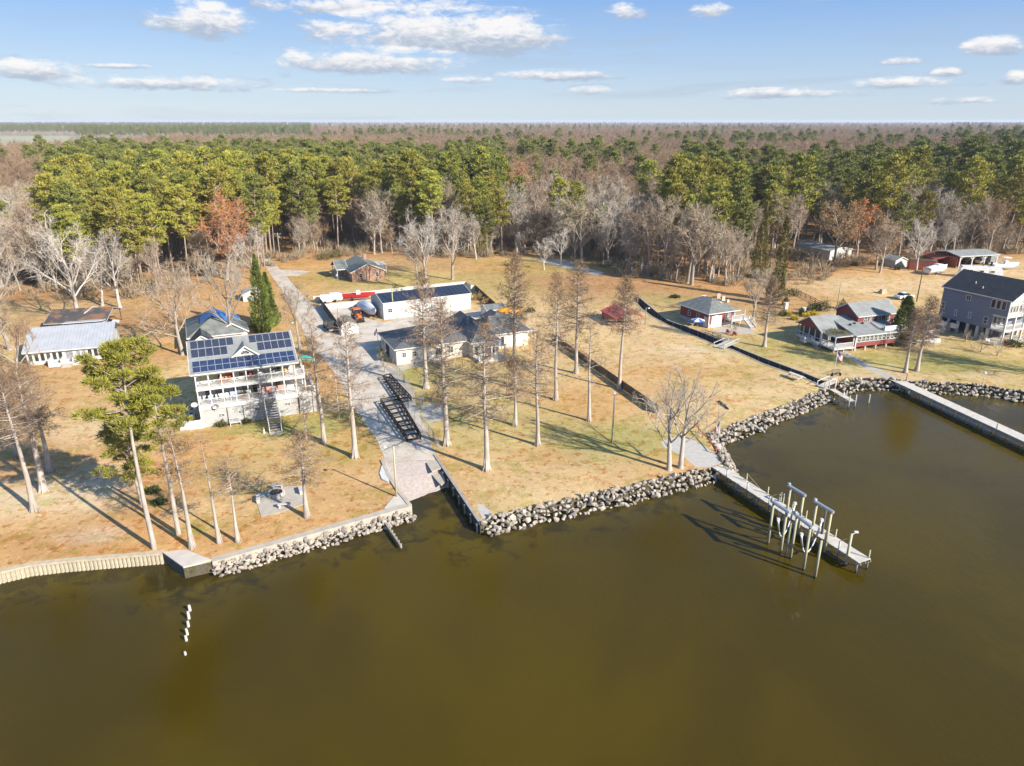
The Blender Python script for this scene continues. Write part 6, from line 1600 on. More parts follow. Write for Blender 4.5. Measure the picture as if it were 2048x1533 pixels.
# odd garden things
g = G(1447, 812); t = thing('fallen_log', 'dark log lying on the tan lawn', 'log', g, ang(G(1439, 805), G(1456, 819)))
mb = MB(); mb.tube([(-1.5, 0, .12), (-.3, .05, .15), (1.5, 0, .12)], [.16, .15, .11], 8); part(t, 'trunk', mb, 'dark_wood')
mb = MB(); mb.tube([(.2, 0, .2), (.5, .3, .45)], [.05, .03], 5); part(t, 'branch_stub', mb, 'dark_wood')
def covered(pix, r, h, mat, label, name, cat):
    g = G(*pix); rnd = random.Random(9); V = []; n, m = 12, 5
    for j in range(m + 1):
        f = j / m
        for i in range(n):
            a = TAU0 * i / n; q = r * math.sqrt(max(0, 1 - f ** 2.4)) * (1 + .15 * rnd.uniform(-1, 1)); V.append((q * math.cos(a) * 1.3, q * math.sin(a) * .8, h * f))
    mb = MB(); mb.add(V, [(j * n + i, j * n + (i + 1) % n, (j + 1) * n + (i + 1) % n, (j + 1) * n + i) for j in range(m) for i in range(n)])
    t = thing(name, label, cat, g); part(t, 'cover', mb, mat); mb = MB(); mb.box(-r, r, -.3, .3, -.02, .2); part(t, 'frame', mb, 'black_steel')
covered((611, 722), 1.0, 1.0, 'teal_plastic', 'small mound under a teal cover beside the lane', 'covered_mower', 'mower')
def birdhouse():
    g = G(624, 712); t = thing('bird_house', 'white bird house on a post beside the teal cover', 'bird house', g); mb = MB(); mb.tube([(0, 0, -.1), (0, 0, 1.3)], .05, 6); part(t, 'post', mb, 'white_paint')
    mb = MB(); mb.extrude([(-.25, 1.3), (.25, 1.3), (.25, 1.7), (0, 1.95), (-.25, 1.7)], -.25, .25); part(t, 'box', mb, 'white_paint')
birdhouse()
for i, (px, py, h) in enumerate([(1437, 597, 1.1), (1446, 602, 1.0), (1455, 605, .6)]):
    mb = MB(); mb.prism([(-.4, -.16), (.36, -.2), (.42, .14), (-.34, .2)], -.1, h); solo('garden_stone', mb, 'tan_wood' if False else 'pale_concrete', ['tallest pale standing stone behind the red house', 'middle pale standing stone behind the red house', 'lowest pale standing stone behind the red house'][i], 'stone', G(px, py), .4 * i)
for i, (px, py) in enumerate([(1606, 628), (1571, 618)]):
    mb = MB(); mb.box(-.4, .4, -.3, .3, 0, 1.3); mb.box(-.46, .46, -.36, .36, 1.3, 1.4); solo('stone_pedestal', mb, 'pale_concrete', ['grey box shaped pedestal beside the garden row', 'pale pedestal beside the upright evergreen'][i], 'pedestal', G(px, py), .4)
g = G(1672, 752); t = thing('garden_bench', 'dark iron bench beside the cove flagpole', 'bench', g, R(10)); mb = MB(); mb.box(-.75, .75, -.22, .22, .4, .45); part(t, 'seat', mb, 'black_steel'); mb = MB()
for i in range(8): mb.beam((-.7 + .2 * i, .22, .45), (-.7 + .2 * i, .28, .9), .03)
mb.beam((-.75, .28, .92), (.75, .28, .92), .05); part(t, 'backrest', mb, 'black_steel')
for q in (-.7, .7): mb = MB(); mb.box(q - .04, q + .04, -.22, .22, 0, .4); part(t, 'leg', mb, 'black_steel')
def round_table(pix, lab):
    g = G(*pix); t = thing('garden_table', lab, 'table', g); mb = MB(); mb.lathe([(.8, .68), (.8, .74)], 12); part(t, 'top', mb, 'white_paint'); mb = MB(); mb.lathe([(.35, 0), (.1, .1), (.08, .67)], 8); part(t, 'stem', mb, 'white_paint')
round_table((1822, 676), 'round white table behind the low white fence')
for i, (px, py, m) in enumerate([(1980, 690, 'white_paint'), (1990, 692, 'white_paint'), (2012, 690, 'chair_red'), (2022, 688, 'white_paint'), (2036, 686, 'white_paint')]):
    adirondack((px, py), .5 + .7 * i, m, ['white chair at the corner pier of the blue house', 'white chair beside the corner pier chair', 'red chair under the blue house porch', 'white chair next to the red one under the porch', 'white chair deepest under the blue house porch'][i], 'patio_chair')
for i, (px, py) in enumerate([(1886, 652), (1908, 656)]):
    g = G(px, py, 1.65); t = thing('air_conditioner', ['white air conditioner on the utility deck', 'grey air conditioner on the utility deck'][i], 'air conditioner', g, R(24)); mb = MB(); mb.box(-.45, .45, -.45, .45, .0, .9); part(t, 'cabinet', mb, ['white_paint', 'grey_wall'][i]); mb = MB(); mb.lathe([(.34, 0), (.34, .03)], 10, c=(0, 0, .9)); part(t, 'fan_grille', mb, 'black_steel')
mb = MB(); mb.box(-.8, .8, -.6, .6, 0, .5); mb.box(-.6, .6, -.4, .4, .5, 1.0); solo('lumber_pile', mb, 'tan_wood', 'tan heap of timber in the open field', 'lumber', G(1765, 587), .3)
for i, (x, y) in enumerate([(1.5, 3.2), (3.4, 4.4)]):
    g = G(1232, 655); c, s = math.cos(R(18)), math.sin(R(18)); q = Vector((g.x + x * c - y * s, g.y + x * s + y * c, 0))
    t = thing('ride_on_mower', ['green ride on mower under the red carport', 'dark ride on mower behind the other in the red carport'][i], 'mower', q, .8); body_profile(t, 'body', [(-.7, .3), (.8, .3), (.85, .7), (.2, .75), (.1, .55), (-.7, .6)], -.4, .4, ['teal_plastic', 'black_paint'][i], .05); mb = MB(); mb.box(-.5, -.05, -.25, .25, .6, .7); mb.box(-.55, -.45, -.25, .25, .7, 1.05); part(t, 'seat', mb, 'black_rubber')
    for xx, r in ((-.45, .28), (.6, .2)):
        for yy in (-.42, .42): wheel(t, xx, yy, r, .16)
# ------------------------------------------------------------------ trees
mk('bark_pale', (.44, .385, .33), (.30, .255, .215), 1.6, .9, .4, 9, stretch=(2, 2, .5), rnd=.10)
mk('bark_grey', (.36, .315, .26), (.24, .205, .17), 1.6, .9, .4, 9, stretch=(2, 2, .5), rnd=.15)
mk('bark_pine', (.36, .28, .215), (.22, .165, .13), 2.2, .9, .4, 9, stretch=(2, 2, .6), rnd=.12)
mk('bark_white', (.52, .48, .42), (.34, .30, .26), 1.2, .9, .3, 9, rnd=.06)
mk('twig_tan', (.40, .325, .235), (.29, .23, .165), .5, .95, rnd=.16, hue=.012)
mk('twig_grey', (.45, .39, .315), (.33, .285, .23), .5, .95, rnd=.12)
mk('twig_white', (.52, .47, .40), (.40, .355, .30), .5, .95, rnd=.06)
mk('twig_rust', (.33, .225, .14), (.23, .155, .095), .6, .95, rnd=.14)
mk('twig_cypress', (.27, .185, .12), (.18, .12, .08), .6, .95, rnd=.10)
mk('leaf_orange', (.52, .20, .055), (.40, .145, .045), .7, .9, rnd=.12)
mk('leaf_brown', (.34, .20, .085), (.26, .17, .07), .6, .9, rnd=.10)
mk('needles', (.33, .30, .046), (.20, .20, .036), .55, .75, rnd=.20, hue=.020, contrast=(.35, .65))
mk('needles_dark', (.22, .225, .046), (.135, .15, .036), .6, .8, rnd=.18)
mk('needles_yellow', (.30, .275, .040), (.19, .185, .030), .6, .75, rnd=.12, hue=.01)
mk('cedar_green', (.150, .185, .032), (.080, .105, .020), .8, .8, rnd=.12)
mk('cedar_olive', (.21, .18, .048), (.135, .12, .032), .8, .8, rnd=.12)
mk('shrub_green', (.055, .075, .018), (.035, .05, .012), 1.5, .8, rnd=.15)
mk('shrub_yellow', (.55, .40, .02), (.42, .32, .02), 2, .8, rnd=.1)
mk('shrub_olive', (.13, .12, .035), (.09, .085, .025), 1.5, .85, rnd=.12)
mk('brush', (.34, .26, .175), (.25, .185, .125), .8, .95, rnd=.25, hue=.02)
TAU = 2 * math.pi
def rvec(rnd): return Vector((rnd.gauss(0, 1), rnd.gauss(0, 1), rnd.gauss(0, 1))).normalized()
def blade(mb, p, d, w, m=0, rnd=random):
    """one twig or leaf blade"""
    s = d.cross(rvec(rnd)); s = s.normalized() * (w / 2) if s.length > 1e-6 else Vector((w / 2, 0, 0))
    o = len(mb.v); mb.v += [tuple(p - s), tuple(p + s), tuple(p + d)]; mb.f.append((o, o + 1, o + 2)); mb.m.append(m)
def limb(mb, p, d, L, r0, r1, seg, rnd, wig=.18, up=.0, n=5, m=0):
    pts = [p]; rs = [r0]; d = d.normalized()
    for i in range(seg):
        d = (d + rvec(rnd) * wig + Vector((0, 0, up))).normalized(); p = p + d * (L / seg); pts.append(p); rs.append(r0 + (r1 - r0) * (i + 1) / seg)
    mb.tube(pts, rs, n, m, cap=False); return pts
def at_on(pts, f):
    k = f * (len(pts) - 1); i = min(int(k), len(pts) - 2); return pts[i].lerp(pts[i + 1], k - i), (pts[i + 1] - pts[i]).normalized()
def gen_bare(seed, h=14, spread=.8, twigs=7, nl=8, nb=7, ns=5, tw=.05, fork=.30, leaves=None, r0=None, tl=1.25):
    """leafless broadleaf: trunk with limbs, crown of branches and twigs"""
    rnd = random.Random(seed); T = MB(); C = MB(); r0 = r0 or h * .019
    trunk = limb(T, Vector((0, 0, -.2)), Vector((rnd.uniform(-.06, .06), rnd.uniform(-.06, .06), 1)), h * .62, r0 * 1.15, r0 * .38, 6, rnd, .08, .05, 7)
    T.tube([(0, 0, -.2), (0, 0, .5)], [r0 * 1.7, r0 * 1.05], 7, cap=False)
    ga = rnd.uniform(0, TAU)
    for i in range(nl):
        f = fork + (1 - fork) * (i + .3) / nl; p, td = at_on(trunk, min(f, .99)); ga += 2.4 + rnd.uniform(-.4, .4)
        el = .55 + .55 * f + rnd.uniform(-.15, .15)
        d = Vector((math.cos(ga) * math.cos(el) * spread, math.sin(ga) * math.cos(el) * spread, math.sin(el)))
        L = h * (.50 - .14 * f) * rnd.uniform(.85, 1.15)
        lp = limb(T, p, d, L, r0 * (.55 - .22 * f), r0 * .10, 5, rnd, .14, .06, 5)
        for j in range(nb):
            q, ld = at_on(lp, .25 + .75 * (j + rnd.random() * .6) / nb)
            d2 = (ld * .8 + rvec(rnd) * .8 + Vector((0, 0, .25))).normalized(); L2 = L * .42 * rnd.uniform(.7, 1.2) * (1.05 - .35 * j / nb)
            bp = limb(C, q, d2, L2, r0 * .15, r0 * .045, 3, rnd, .2, .07, 3)
            for k in range(ns):
                s, bd = at_on(bp, .2 + .8 * (k + rnd.random()) / ns); d3 = (bd * .7 + rvec(rnd) * .75 + Vector((0, 0, .2))).normalized(); L3 = L2 * .45 * rnd.uniform(.7, 1.2)
                e = s + d3 * L3; blade(C, s, d3 * L3, tw * 1.3, 0, rnd)
                for t in range(twigs):
                    w = s + d3 * L3 * rnd.uniform(.1, .95); d4 = (d3 * .6 + rvec(rnd) * .8 + Vector((0, 0, .15))).normalized() * tl * rnd.uniform(.5, 1.15) * (h / 14)
                    blade(C, w, d4, tw, 0, rnd)
                    
                    if leaves:
                        for q_ in range(leaves): blade(C, w + d4 * rnd.uniform(.1, 1.0) + rvec(rnd) * .15, rvec(rnd) * rnd.uniform(.22, .42), .26, 1, rnd)
    return T, C
def gen_cypress(seed, h=18, dens=1.0, low=.36, wid=2.9, leaf=.35, r0=.27, fl=1.9):
    """bald cypress in winter: straight flared trunk, short level branches with fine brown twigs"""
    rnd = random.Random(seed); T = MB(); C = MB()
    zs = [-.2, .25, .8, 1.8, h * .25, h * .5, h * .75, h * .93, h]; rs = [r0 * fl, r0 * fl * .82, r0 * 1.25, r0 * 1.05, r0 * .88, r0 * .62, r0 * .34, r0 * .12, r0 * .05]
    lean = Vector((rnd.uniform(-.02, .02), rnd.uniform(-.02, .02), 0))
    pts = [Vector((lean.x * z + .07 * math.sin(z * .5 + seed), lean.y * z + .07 * math.cos(z * .41 + seed), z)) for z in zs]
    T.tube(pts, rs, 9)
    for k in range(7):                                   # root buttresses
        a = TAU * k / 7 + rnd.uniform(-.2, .2); T.tube([(math.cos(a) * r0 * fl * 1.15, math.sin(a) * r0 * fl * 1.15, -.2), (math.cos(a) * r0 * 1.1, math.sin(a) * r0 * 1.1, .45), (math.cos(a) * r0 * .7, math.sin(a) * r0 * .7, 1.6)], [r0 * .34, r0 * .26, r0 * .1], 5)
    nb = int(74 * dens); ga = 0
    for i in range(nb):
        f = (i + rnd.random()) / nb; z = h * (low + (1 - low) * f * .985); ga += 2.4 + rnd.uniform(-.5, .5)
        k = min(1.0, (f * 6 + .4)); prof = k * (1 - f) ** .62
        L = max(.5, 1.28 * wid * (prof * rnd.uniform(.45, 1.2) + .10)); el = -.05 + .75 * f + rnd.uniform(-.15, .25)
        j = z / h * 8; p = Vector((lean.x * z + .07 * math.sin(z * .5 + seed), lean.y * z + .07 * math.cos(z * .41 + seed), z))
        d = Vector((math.cos(ga) * math.cos(el), math.sin(ga) * math.cos(el), math.sin(el)))
        bp = limb(C if L < 1.6 else T, p, d, L, .020 + .016 * L, .010, 3, rnd, .14, -.02, 3)
        n2 = int(4 + 5.5 * L)
        for q in range(n2):
            s, bd = at_on(bp, .15 + .85 * rnd.random()); d2 = (bd * .55 + rvec(rnd) * .8).normalized() * rnd.uniform(.35, .85)
            blade(C, s, d2, .032, 0, rnd)
            for t in range(6):
                e = s + d2 * rnd.uniform(.3, 1); blade(C, e, (d2.normalized() * .4 + rvec(rnd)).normalized() * rnd.uniform(.2, .55), .025, 0, rnd)
            if rnd.random() < leaf * (.2 + .9 * f): blade(C, s + d2 * rnd.uniform(.4, 1), (rvec(rnd) + Vector((0, 0, -.4))).normalized() * rnd.uniform(.2, .40), .12, 1, rnd)
    return T, C
def clump(C, c, rx, rz, n, ls, lw, rnd, m=0):
    for i in range(n):
        v = rvec(rnd); v.z = abs(v.z) * 1.0 - .25 if rnd.random() < .75 else v.z
        p = c + Vector((v.x * rx, v.y * rx, v.z * rz)) * rnd.uniform(.55, 1.0)
        d = (v + Vector((0, 0, .55)) + rvec(rnd) * .5).normalized() * ls * rnd.uniform(.6, 1.25)
        blade(C, p - d * .3, d, lw, m, rnd)
def gen_pine(seed, h=24, crown=.48, wid=3.6, nb=34, per=34, ls=.62, lw=.24, r0=.24, cr=1.0):
    """loblolly pine: tall clear trunk, irregular crown of needle clumps at the branch ends"""
    rnd = random.Random(seed); T = MB(); C = MB()
    trunk = limb(T, Vector((0, 0, -.2)), Vector((rnd.uniform(-.03, .03), rnd.uniform(-.03, .03), 1)), h * .96, r0 * 1.1, r0 * .16, 7, rnd, .03, .03, 7)
    ga = rnd.uniform(0, TAU)
    for i in range(nb):
        f = (i + rnd.random()) / nb; p, td = at_on(trunk, min(.995, 1 - crown * (1 - f))); ga += 2.4 + rnd.uniform(-.6, .6)
        shape = (min(1, .40 + f * 1.5)) * (1 - f * f) ** .55
        L = wid * max(.22, shape) * rnd.uniform(.6, 1.15); el = .05 + .9 * f + rnd.uniform(-.2, .2)
        d = Vector((math.cos(ga) * math.cos(el), math.sin(ga) * math.cos(el), math.sin(el)))
        bp = limb(T, p, d, L, .035 + .02 * L, .02, 3, rnd, .16, .05, 3)
        nc = 1 + int(L / 1.5)
        for k in range(nc):
            s, bd = at_on(bp, 1 - .62 * k / max(1, nc)); s = s + rvec(rnd) * .35 * (1 if k else .3)
            r = cr * rnd.uniform(.65, 1.15) * (1.0 if k == 0 else .85)
            clump(C, s + Vector((0, 0, .15)), r, r * .62, per, ls, lw, rnd)
    clump(C, trunk[-1], .8, .9, per, ls, lw, rnd)
    return T, C
def gen_cone(seed, h=12, w=2.0, n=2600, ls=.55, lw=.22, pw=.9):
    """dense conical evergreen"""
    rnd = random.Random(seed); T = MB(); C = MB(); T.tube([(0, 0, -.2), (0, 0, h * .9)], [w * .1, .04], 6)
    for i in range(n):
        f = rnd.random() ** 1.5; z = .25 + (h - .3) * f; a = rnd.uniform(0, TAU)
        lob = 1 + .22 * math.sin(a * 3 + z * 1.1 + seed) + .14 * math.sin(a * 5 - z * 2.3)
        r = w * (1 - f) ** pw * lob * (.35 + .65 * math.sqrt(rnd.random())) * min(1, .6 + z / h * 3)
        p = Vector((math.cos(a) * r, math.sin(a) * r, z)); d = (Vector((math.cos(a), math.sin(a), .9)) + rvec(rnd) * .5).normalized() * ls * rnd.uniform(.6, 1.2)
        blade(C, p - d * .4, d, lw, 0, rnd)
    return T, C
def gen_shrub(seed, r=1.0, h=1.0, n=420, ls=.3, lw=.14):
    rnd = random.Random(seed); T = MB(); C = MB()
    for k in range(4): T.tube([(0, 0, -.1), (rnd.uniform(-.4, .4) * r, rnd.uniform(-.4, .4) * r, h * .6)], [.035, .015], 4)
    for i in range(n):
        v = rvec(rnd); v.z = abs(v.z); q = rnd.uniform(.5, 1.0) * (1 + .18 * math.sin(7 * v.x + seed) + .15 * math.sin(9 * v.y))
        p = Vector((v.x * r * q, v.y * r * q, .08 + v.z * h * q)); d = (v + rvec(rnd) * .7 + Vector((0, 0, .3))).normalized() * ls * rnd.uniform(.6, 1.2)
        blade(C, p - d * .4, d, lw, 0, rnd)
    return T, C
def gen_brush(seed, h=2.2, r=1.4, n=150):
    rnd = random.Random(seed); C = MB()
    for i in range(n):
        a = rnd.uniform(0, TAU); q = r * math.sqrt(rnd.random()); p = Vector((math.cos(a) * q * .6, math.sin(a) * q * .6, rnd.uniform(-.1, h * .45)))
        d = (Vector((math.cos(a) * .5, math.sin(a) * .5, 1.0)) + rvec(rnd) * .45).normalized() * h * rnd.uniform(.3, .7); blade(C, p, d, .085, 0, rnd)
    return C
def planted(name, label, cat, gen, loc, mats, rz=0.0, scale=1.0, group=None):
    """thing > trunk, crown"""
    T, C = gen; t = thing(name, label, cat, loc, rz, group)
    part(t, 'trunk', T, mats[0], smooth=True); part(t, 'crown', C, mats[1:])
    if scale != 1.0: t.scale = (scale,) * 3
    return t
def hgt(px, py, ty): g = G(px, py); return max(.5, ZAT(g.x, g.y, ty))

# ---- cypresses of the gardens, each grown by itself
CYP = [  # base pixel, top row, density, lowest branch, width, leftover leaf, trunk radius, label
    (648, 884, 628, .55, .34, 2.6, .12, .24, 'slim bare cypress just right of the porch steps'),
    (710, 915, 636, .75, .34, 3.2, .12, .30, 'bare cypress on the lawn edge by the gravel drive'),
    (893, 890, 598, 1.25, .30, 3.4, .55, .33, 'dense brown cypress beside the chain link fence'),
    (973, 940, 648, 1.05, .34, 3.2, .45, .30, 'brown cypress above the boat slip bulkhead'),
    (1075, 891, 662, .75, .42, 2.9, .10, .24, 'thin bare cypress with yellow painted foot mid lawn'),
    (1177, 842, 640, .35, .40, 2.4, .03, .21, 'nearly leafless white stemmed tree by the board fence'),
    (852, 777, 545, 1.2, .38, 3.2, .50, .32, 'thick cypress at the corner of the low cream house'),
    (1029, 772, 508, 1.5, .42, 2.9, .85, .31, 'tall dense rusty cypress at the pergola'),
    (1111, 800, 548, .95, .38, 2.9, .45, .26, 'brown cypress on the lawn short of the board fence end'),
    (1152, 747, 524, 1.15, .40, 3.0, .35, .28, 'bushy topped cypress close to the board fence'),
    (1238, 778, 556, 1.15, .52, 2.6, .50, .25, 'cypress growing right against the board fence'),
    (1528, 694, 556, 1.1, .34, 2.5, .25, .26, 'grey cypress on the lawn left of the red cottage'),
    (1810, 746, 618, 1.0, .36, 2.0, .25, .24, 'smaller of two cypresses on the cove lawn'),
    (1833, 742, 596, 1.2, .36, 2.4, .30, .26, 'taller of two cypresses on the cove lawn'),
    (615, 1034, 868, .7, .42, 2.6, .05, .22, 'bare cypress beside the fire pit patio'),
    (440, 1086, 868, .16, .62, .9, .0, .16, 'limbless slender trunk on the fire pit lawn'),
    (477, 1084, 922, .35, .62, 2.0, .0, .15, 'short slender trunk with a wispy top near the seawall'),
    (386, 1096, 858, .40, .55, 1.8, .1, .21, 'leaning bare trunk beside the concrete platform'),
    (70, 1022, 752, .75, .52, 2.6, .25, .27, 'pale cypress standing alone nearest the left bulkhead'),
    (88, 982, 738, .9, .48, 2.8, .25, .32, 'stout pale cypress with flared foot on the left lawn'),
    (101, 944, 728, .85, .45, 2.6, .25, .26, 'pale cypress on the left lawn behind two others'),
    (36, 912, 716, .9, .42, 2.8, .25, .28, 'cypress half hidden in the group on the left lawn'),
    (-40, 985, 706, .9, .42, 2.8, .25, .28, 'cypress whose crown leans in over the left lawn edge'),
    (612, 880, 792, .3, .5, 1.2, .0, .10, 'young bare sapling in front of the white side deck'),
    (1014, 792, 690, .25, .6, 1.0, .0, .08, 'thin sapling between the cypresses and the pergola'),
    (1030, 852, 716, .8, .45, 2.2, .4, .22, 'half hidden cypress trunk behind another mid lawn'),
]
for i, (px, py, ty, de, lo, wi, lf, r0, lab) in enumerate(CYP):
    g = G(px, py); h = hgt(px, py, ty)
    planted('cypress_tree', lab, 'tree', gen_cypress(100 + i, h, de * 1.12, lo, wi, lf, r0), g, ['bark_pale', 'twig_cypress' if lf > .2 else 'twig_rust', 'leaf_brown'], .7 * i, group='cypresses in the gardens')
# twin broad tree by the gravel pad
for i, (px, py, ty, lab) in enumerate([(1338, 940, 752, 'left stem of the twin pale tree at the gravel pad'), (1361, 936, 738, 'right stem of the twin pale tree at the gravel pad')]):
    planted('spreading_tree', lab, 'tree', gen_bare(40 + i, hgt(px, py, ty), 1.0, 6, 8, 7, 6, .024, .38, r0=.28, tl=.8), G(px, py), ['bark_pale', 'twig_grey'], 1.0 + 2.2 * i)
# left pines by the shore
for i, (px, py, ty, cr, wd, nb, lab) in enumerate([(309, 1098, 690, .34, 4.2, 30, 'tall yellow green pine leaning over the left shore'), (357, 1068, 760, .36, 3.0, 24, 'second pine behind the shore pine with dense crown'), (284, 1008, 852, .66, 3.6, 18, 'short ragged pine with low drooping boughs near the shore')]):
    planted('shore_pine', lab, 'pine', gen_pine(60 + i, hgt(px, py, ty), cr, wd, nb, 210, .40, .095, .24 if i < 2 else .18), G(px, py), ['bark_pale', 'needles_yellow'], 2.1 * i + .6)
# big bare trees, each its own
BIG = [  # px, py, top, spread, twig, bark, nl, seed, label
    (158, 646, 418, 1.0, 'twig_white', 'bark_white', 9, 1, 'big pale sycamore behind the white cottage'),
    (240, 616, 452, .9, 'twig_grey', 'bark_white', 8, 2, 'pale sycamore next to the leaf strewn carport'),
    (205, 612, 470, .8, 'twig_grey', 'bark_pale', 7, 3, 'leaning pale tree between two sycamores'),
    (-12, 800, 560, 1.0, 'twig_tan', 'bark_pale', 9, 23, 'tan bare tree at the left lawn below the white cottage'),
    (40, 765, 600, .9, 'twig_rust', 'bark_pale', 8, 24, 'reddish bare tree hiding the end of the white cottage'),
    (20, 700, 470, 1.0, 'twig_grey', 'bark_grey', 8, 4, 'wide bare tree shading the left side of the white cottage'),
    (366, 710, 508, 1.15, 'twig_tan', 'bark_grey', 10, 5, 'broad rounded bare tree between white cottage and solar house'),
    (466, 690, 478, .9, 'twig_grey', 'bark_grey', 8, 6, 'bare tree rising behind the solar roof beside the tarped house'),
    (508, 560, 440, .9, 'twig_white', 'bark_pale', 7, 7, 'pale bare tree at the bend of the lane'),
    (600, 700, 545, .6, 'twig_tan', 'bark_grey', 6, 8, 'thin bare tree in the scrub between solar house and lane'),
    (853, 580, 408, 1.0, 'twig_white', 'bark_white', 9, 9, 'tall white barked tree behind the workshop fence'),
    (905, 560, 400, .75, 'twig_grey', 'bark_grey', 8, 10, 'grey bare tree standing behind the white barked one'),
    (835, 560, 470, .8, 'twig_rust', 'bark_grey', 7, 11, 'reddish bare sapling at the workshop fence'),
    (1760, 546, 430, 1.1, 'twig_tan', 'bark_pale', 10, 12, 'rounded tan bare tree on the orange leaf carpet'),
    (1832, 543, 432, .95, 'twig_white', 'bark_white', 9, 13, 'pale grey bare tree beside the rusty container'),
    (1506, 640, 520, .7, 'twig_tan', 'bark_pale', 8, 14, 'bare tree in the scrub behind the red house'),
    (2085, 748, 560, 1.1, 'twig_white', 'bark_grey', 9, 15, 'bare tree reaching across in front of the blue house'),
    (2190, 770, 560, 1.1, 'twig_white', 'bark_grey', 9, 16, 'wide bare tree beyond the lawn of the blue house'),
    (1088, 540, 470, .8, 'twig_white', 'bark_white', 6, 17, 'slender white tree at the edge of the green clearing'),
    (1122, 532, 452, .6, 'twig_white', 'bark_white', 6, 18, 'tall thin white tree where the clearing meets the wood'),
    (2020, 500, 440, 1.0, 'twig_tan', 'bark_grey', 8, 19, 'bare tree behind the boat carport'),
    (905, 700, 655, 1.2, 'twig_tan', 'bark_pale', 7, 20, 'low spreading bare tree in front of the cream house'),
    (1465, 672, 640, 1.0, 'twig_tan', 'bark_pale', 5, 21, 'small bare tree by the red garden chairs'),
    (770, 745, 690, .9, 'twig_tan', 'bark_grey', 5, 22, 'low bare shrub tree beside the gravel drive'),
]
for px, py, ty, sp, tw, bk, nl, sd, lab in BIG:
    h = hgt(px, py, ty)
    planted('bare_tree', lab, 'tree', gen_bare(200 + sd, h / 1.04, sp, 6 if h > 8 else 4, nl, 7 if h > 8 else 5, 5, .048 if h > 8 else .03), G(px, py), [bk, tw], sd * 1.3, group='large bare trees round the houses')
# crape myrtles by the blue house
for i, (px, py, ty, lab) in enumerate([(1931, 684, 655, 'rusty shrub tree nearest the blue house wall'), (1962, 704, 660, 'multi stemmed bare crape myrtle by the blue house porch'), (1994, 712, 672, 'spreading crape myrtle outermost on the blue house lawn')]):
    planted('crape_myrtle', lab, 'tree', gen_bare(300 + i, hgt(px, py, ty), 1.3, 4, 7, 5, 4, .028, .05, r0=.09), G(px, py), ['bark_pale', 'twig_rust' if i == 0 else 'twig_tan'], 1.1 * i, group='crape myrtles by the blue house')
# trees holding coloured leaves
LEAFY = [(455, 560, 378, .85, 'leaf_orange', 2, 'bright orange leaved tree left of the lane'), (1668, 528, 392, 1.1, 'leaf_brown', 3, 'wide orange brown oak over the white outbuilding'), (1712, 520, 398, 1.0, 'leaf_orange', 4, 'rust coloured oak behind the white outbuilding'),
         (1036, 470, 322, .9, 'leaf_orange', 5, 'orange crowned tree rising out of the grey wood'), (1752, 540, 428, 1.0, 'leaf_brown', 6, 'faded olive brown tree beside the tan bare one')]
for px, py, ty, sp, lf, sd, lab in LEAFY:
    h = hgt(px, py, ty); planted('autumn_tree', lab, 'tree', gen_bare(400 + sd, h / 1.04, sp, 6, 10, 7, 5, .05, .28, leaves=2), G(px, py), ['bark_grey', 'twig_tan', lf], sd)
# conical evergreens
CONES = [(527, 664, 508, 2.5, 'cedar_green', .75, 'big bright green cedar beside the lane'), (542, 652, 545, 2.0, 'cedar_green', .7, 'lower cedar leaning on the big one by the lane'), (1516, 556, 402, 2.6, 'cedar_olive', .85, 'olive spire shaped cypress at the wood edge'), (1553, 602, 430, 1.5, 'cedar_olive', .45, 'tall narrow column cypress left of the open field'), (1540, 610, 545, 1.3, 'cedar_olive', .5, 'shorter column cypress beside the tall one'),
         (960, 508, 378, 3.2, 'needles', .9, 'conical green pine at the clearing edge'), (1800, 690, 592, 2.5, 'cedar_green', .55, 'dark evergreen beside the upper storey of the red cottage')]
for i, (px, py, ty, w, m, pw, lab) in enumerate(CONES):
    planted('conifer', lab, 'conifer', gen_cone(500 + i, hgt(px, py, ty), w, 5600 if w > 1.8 else 4200, .6, .19, pw), G(px, py), ['bark_pine', m])
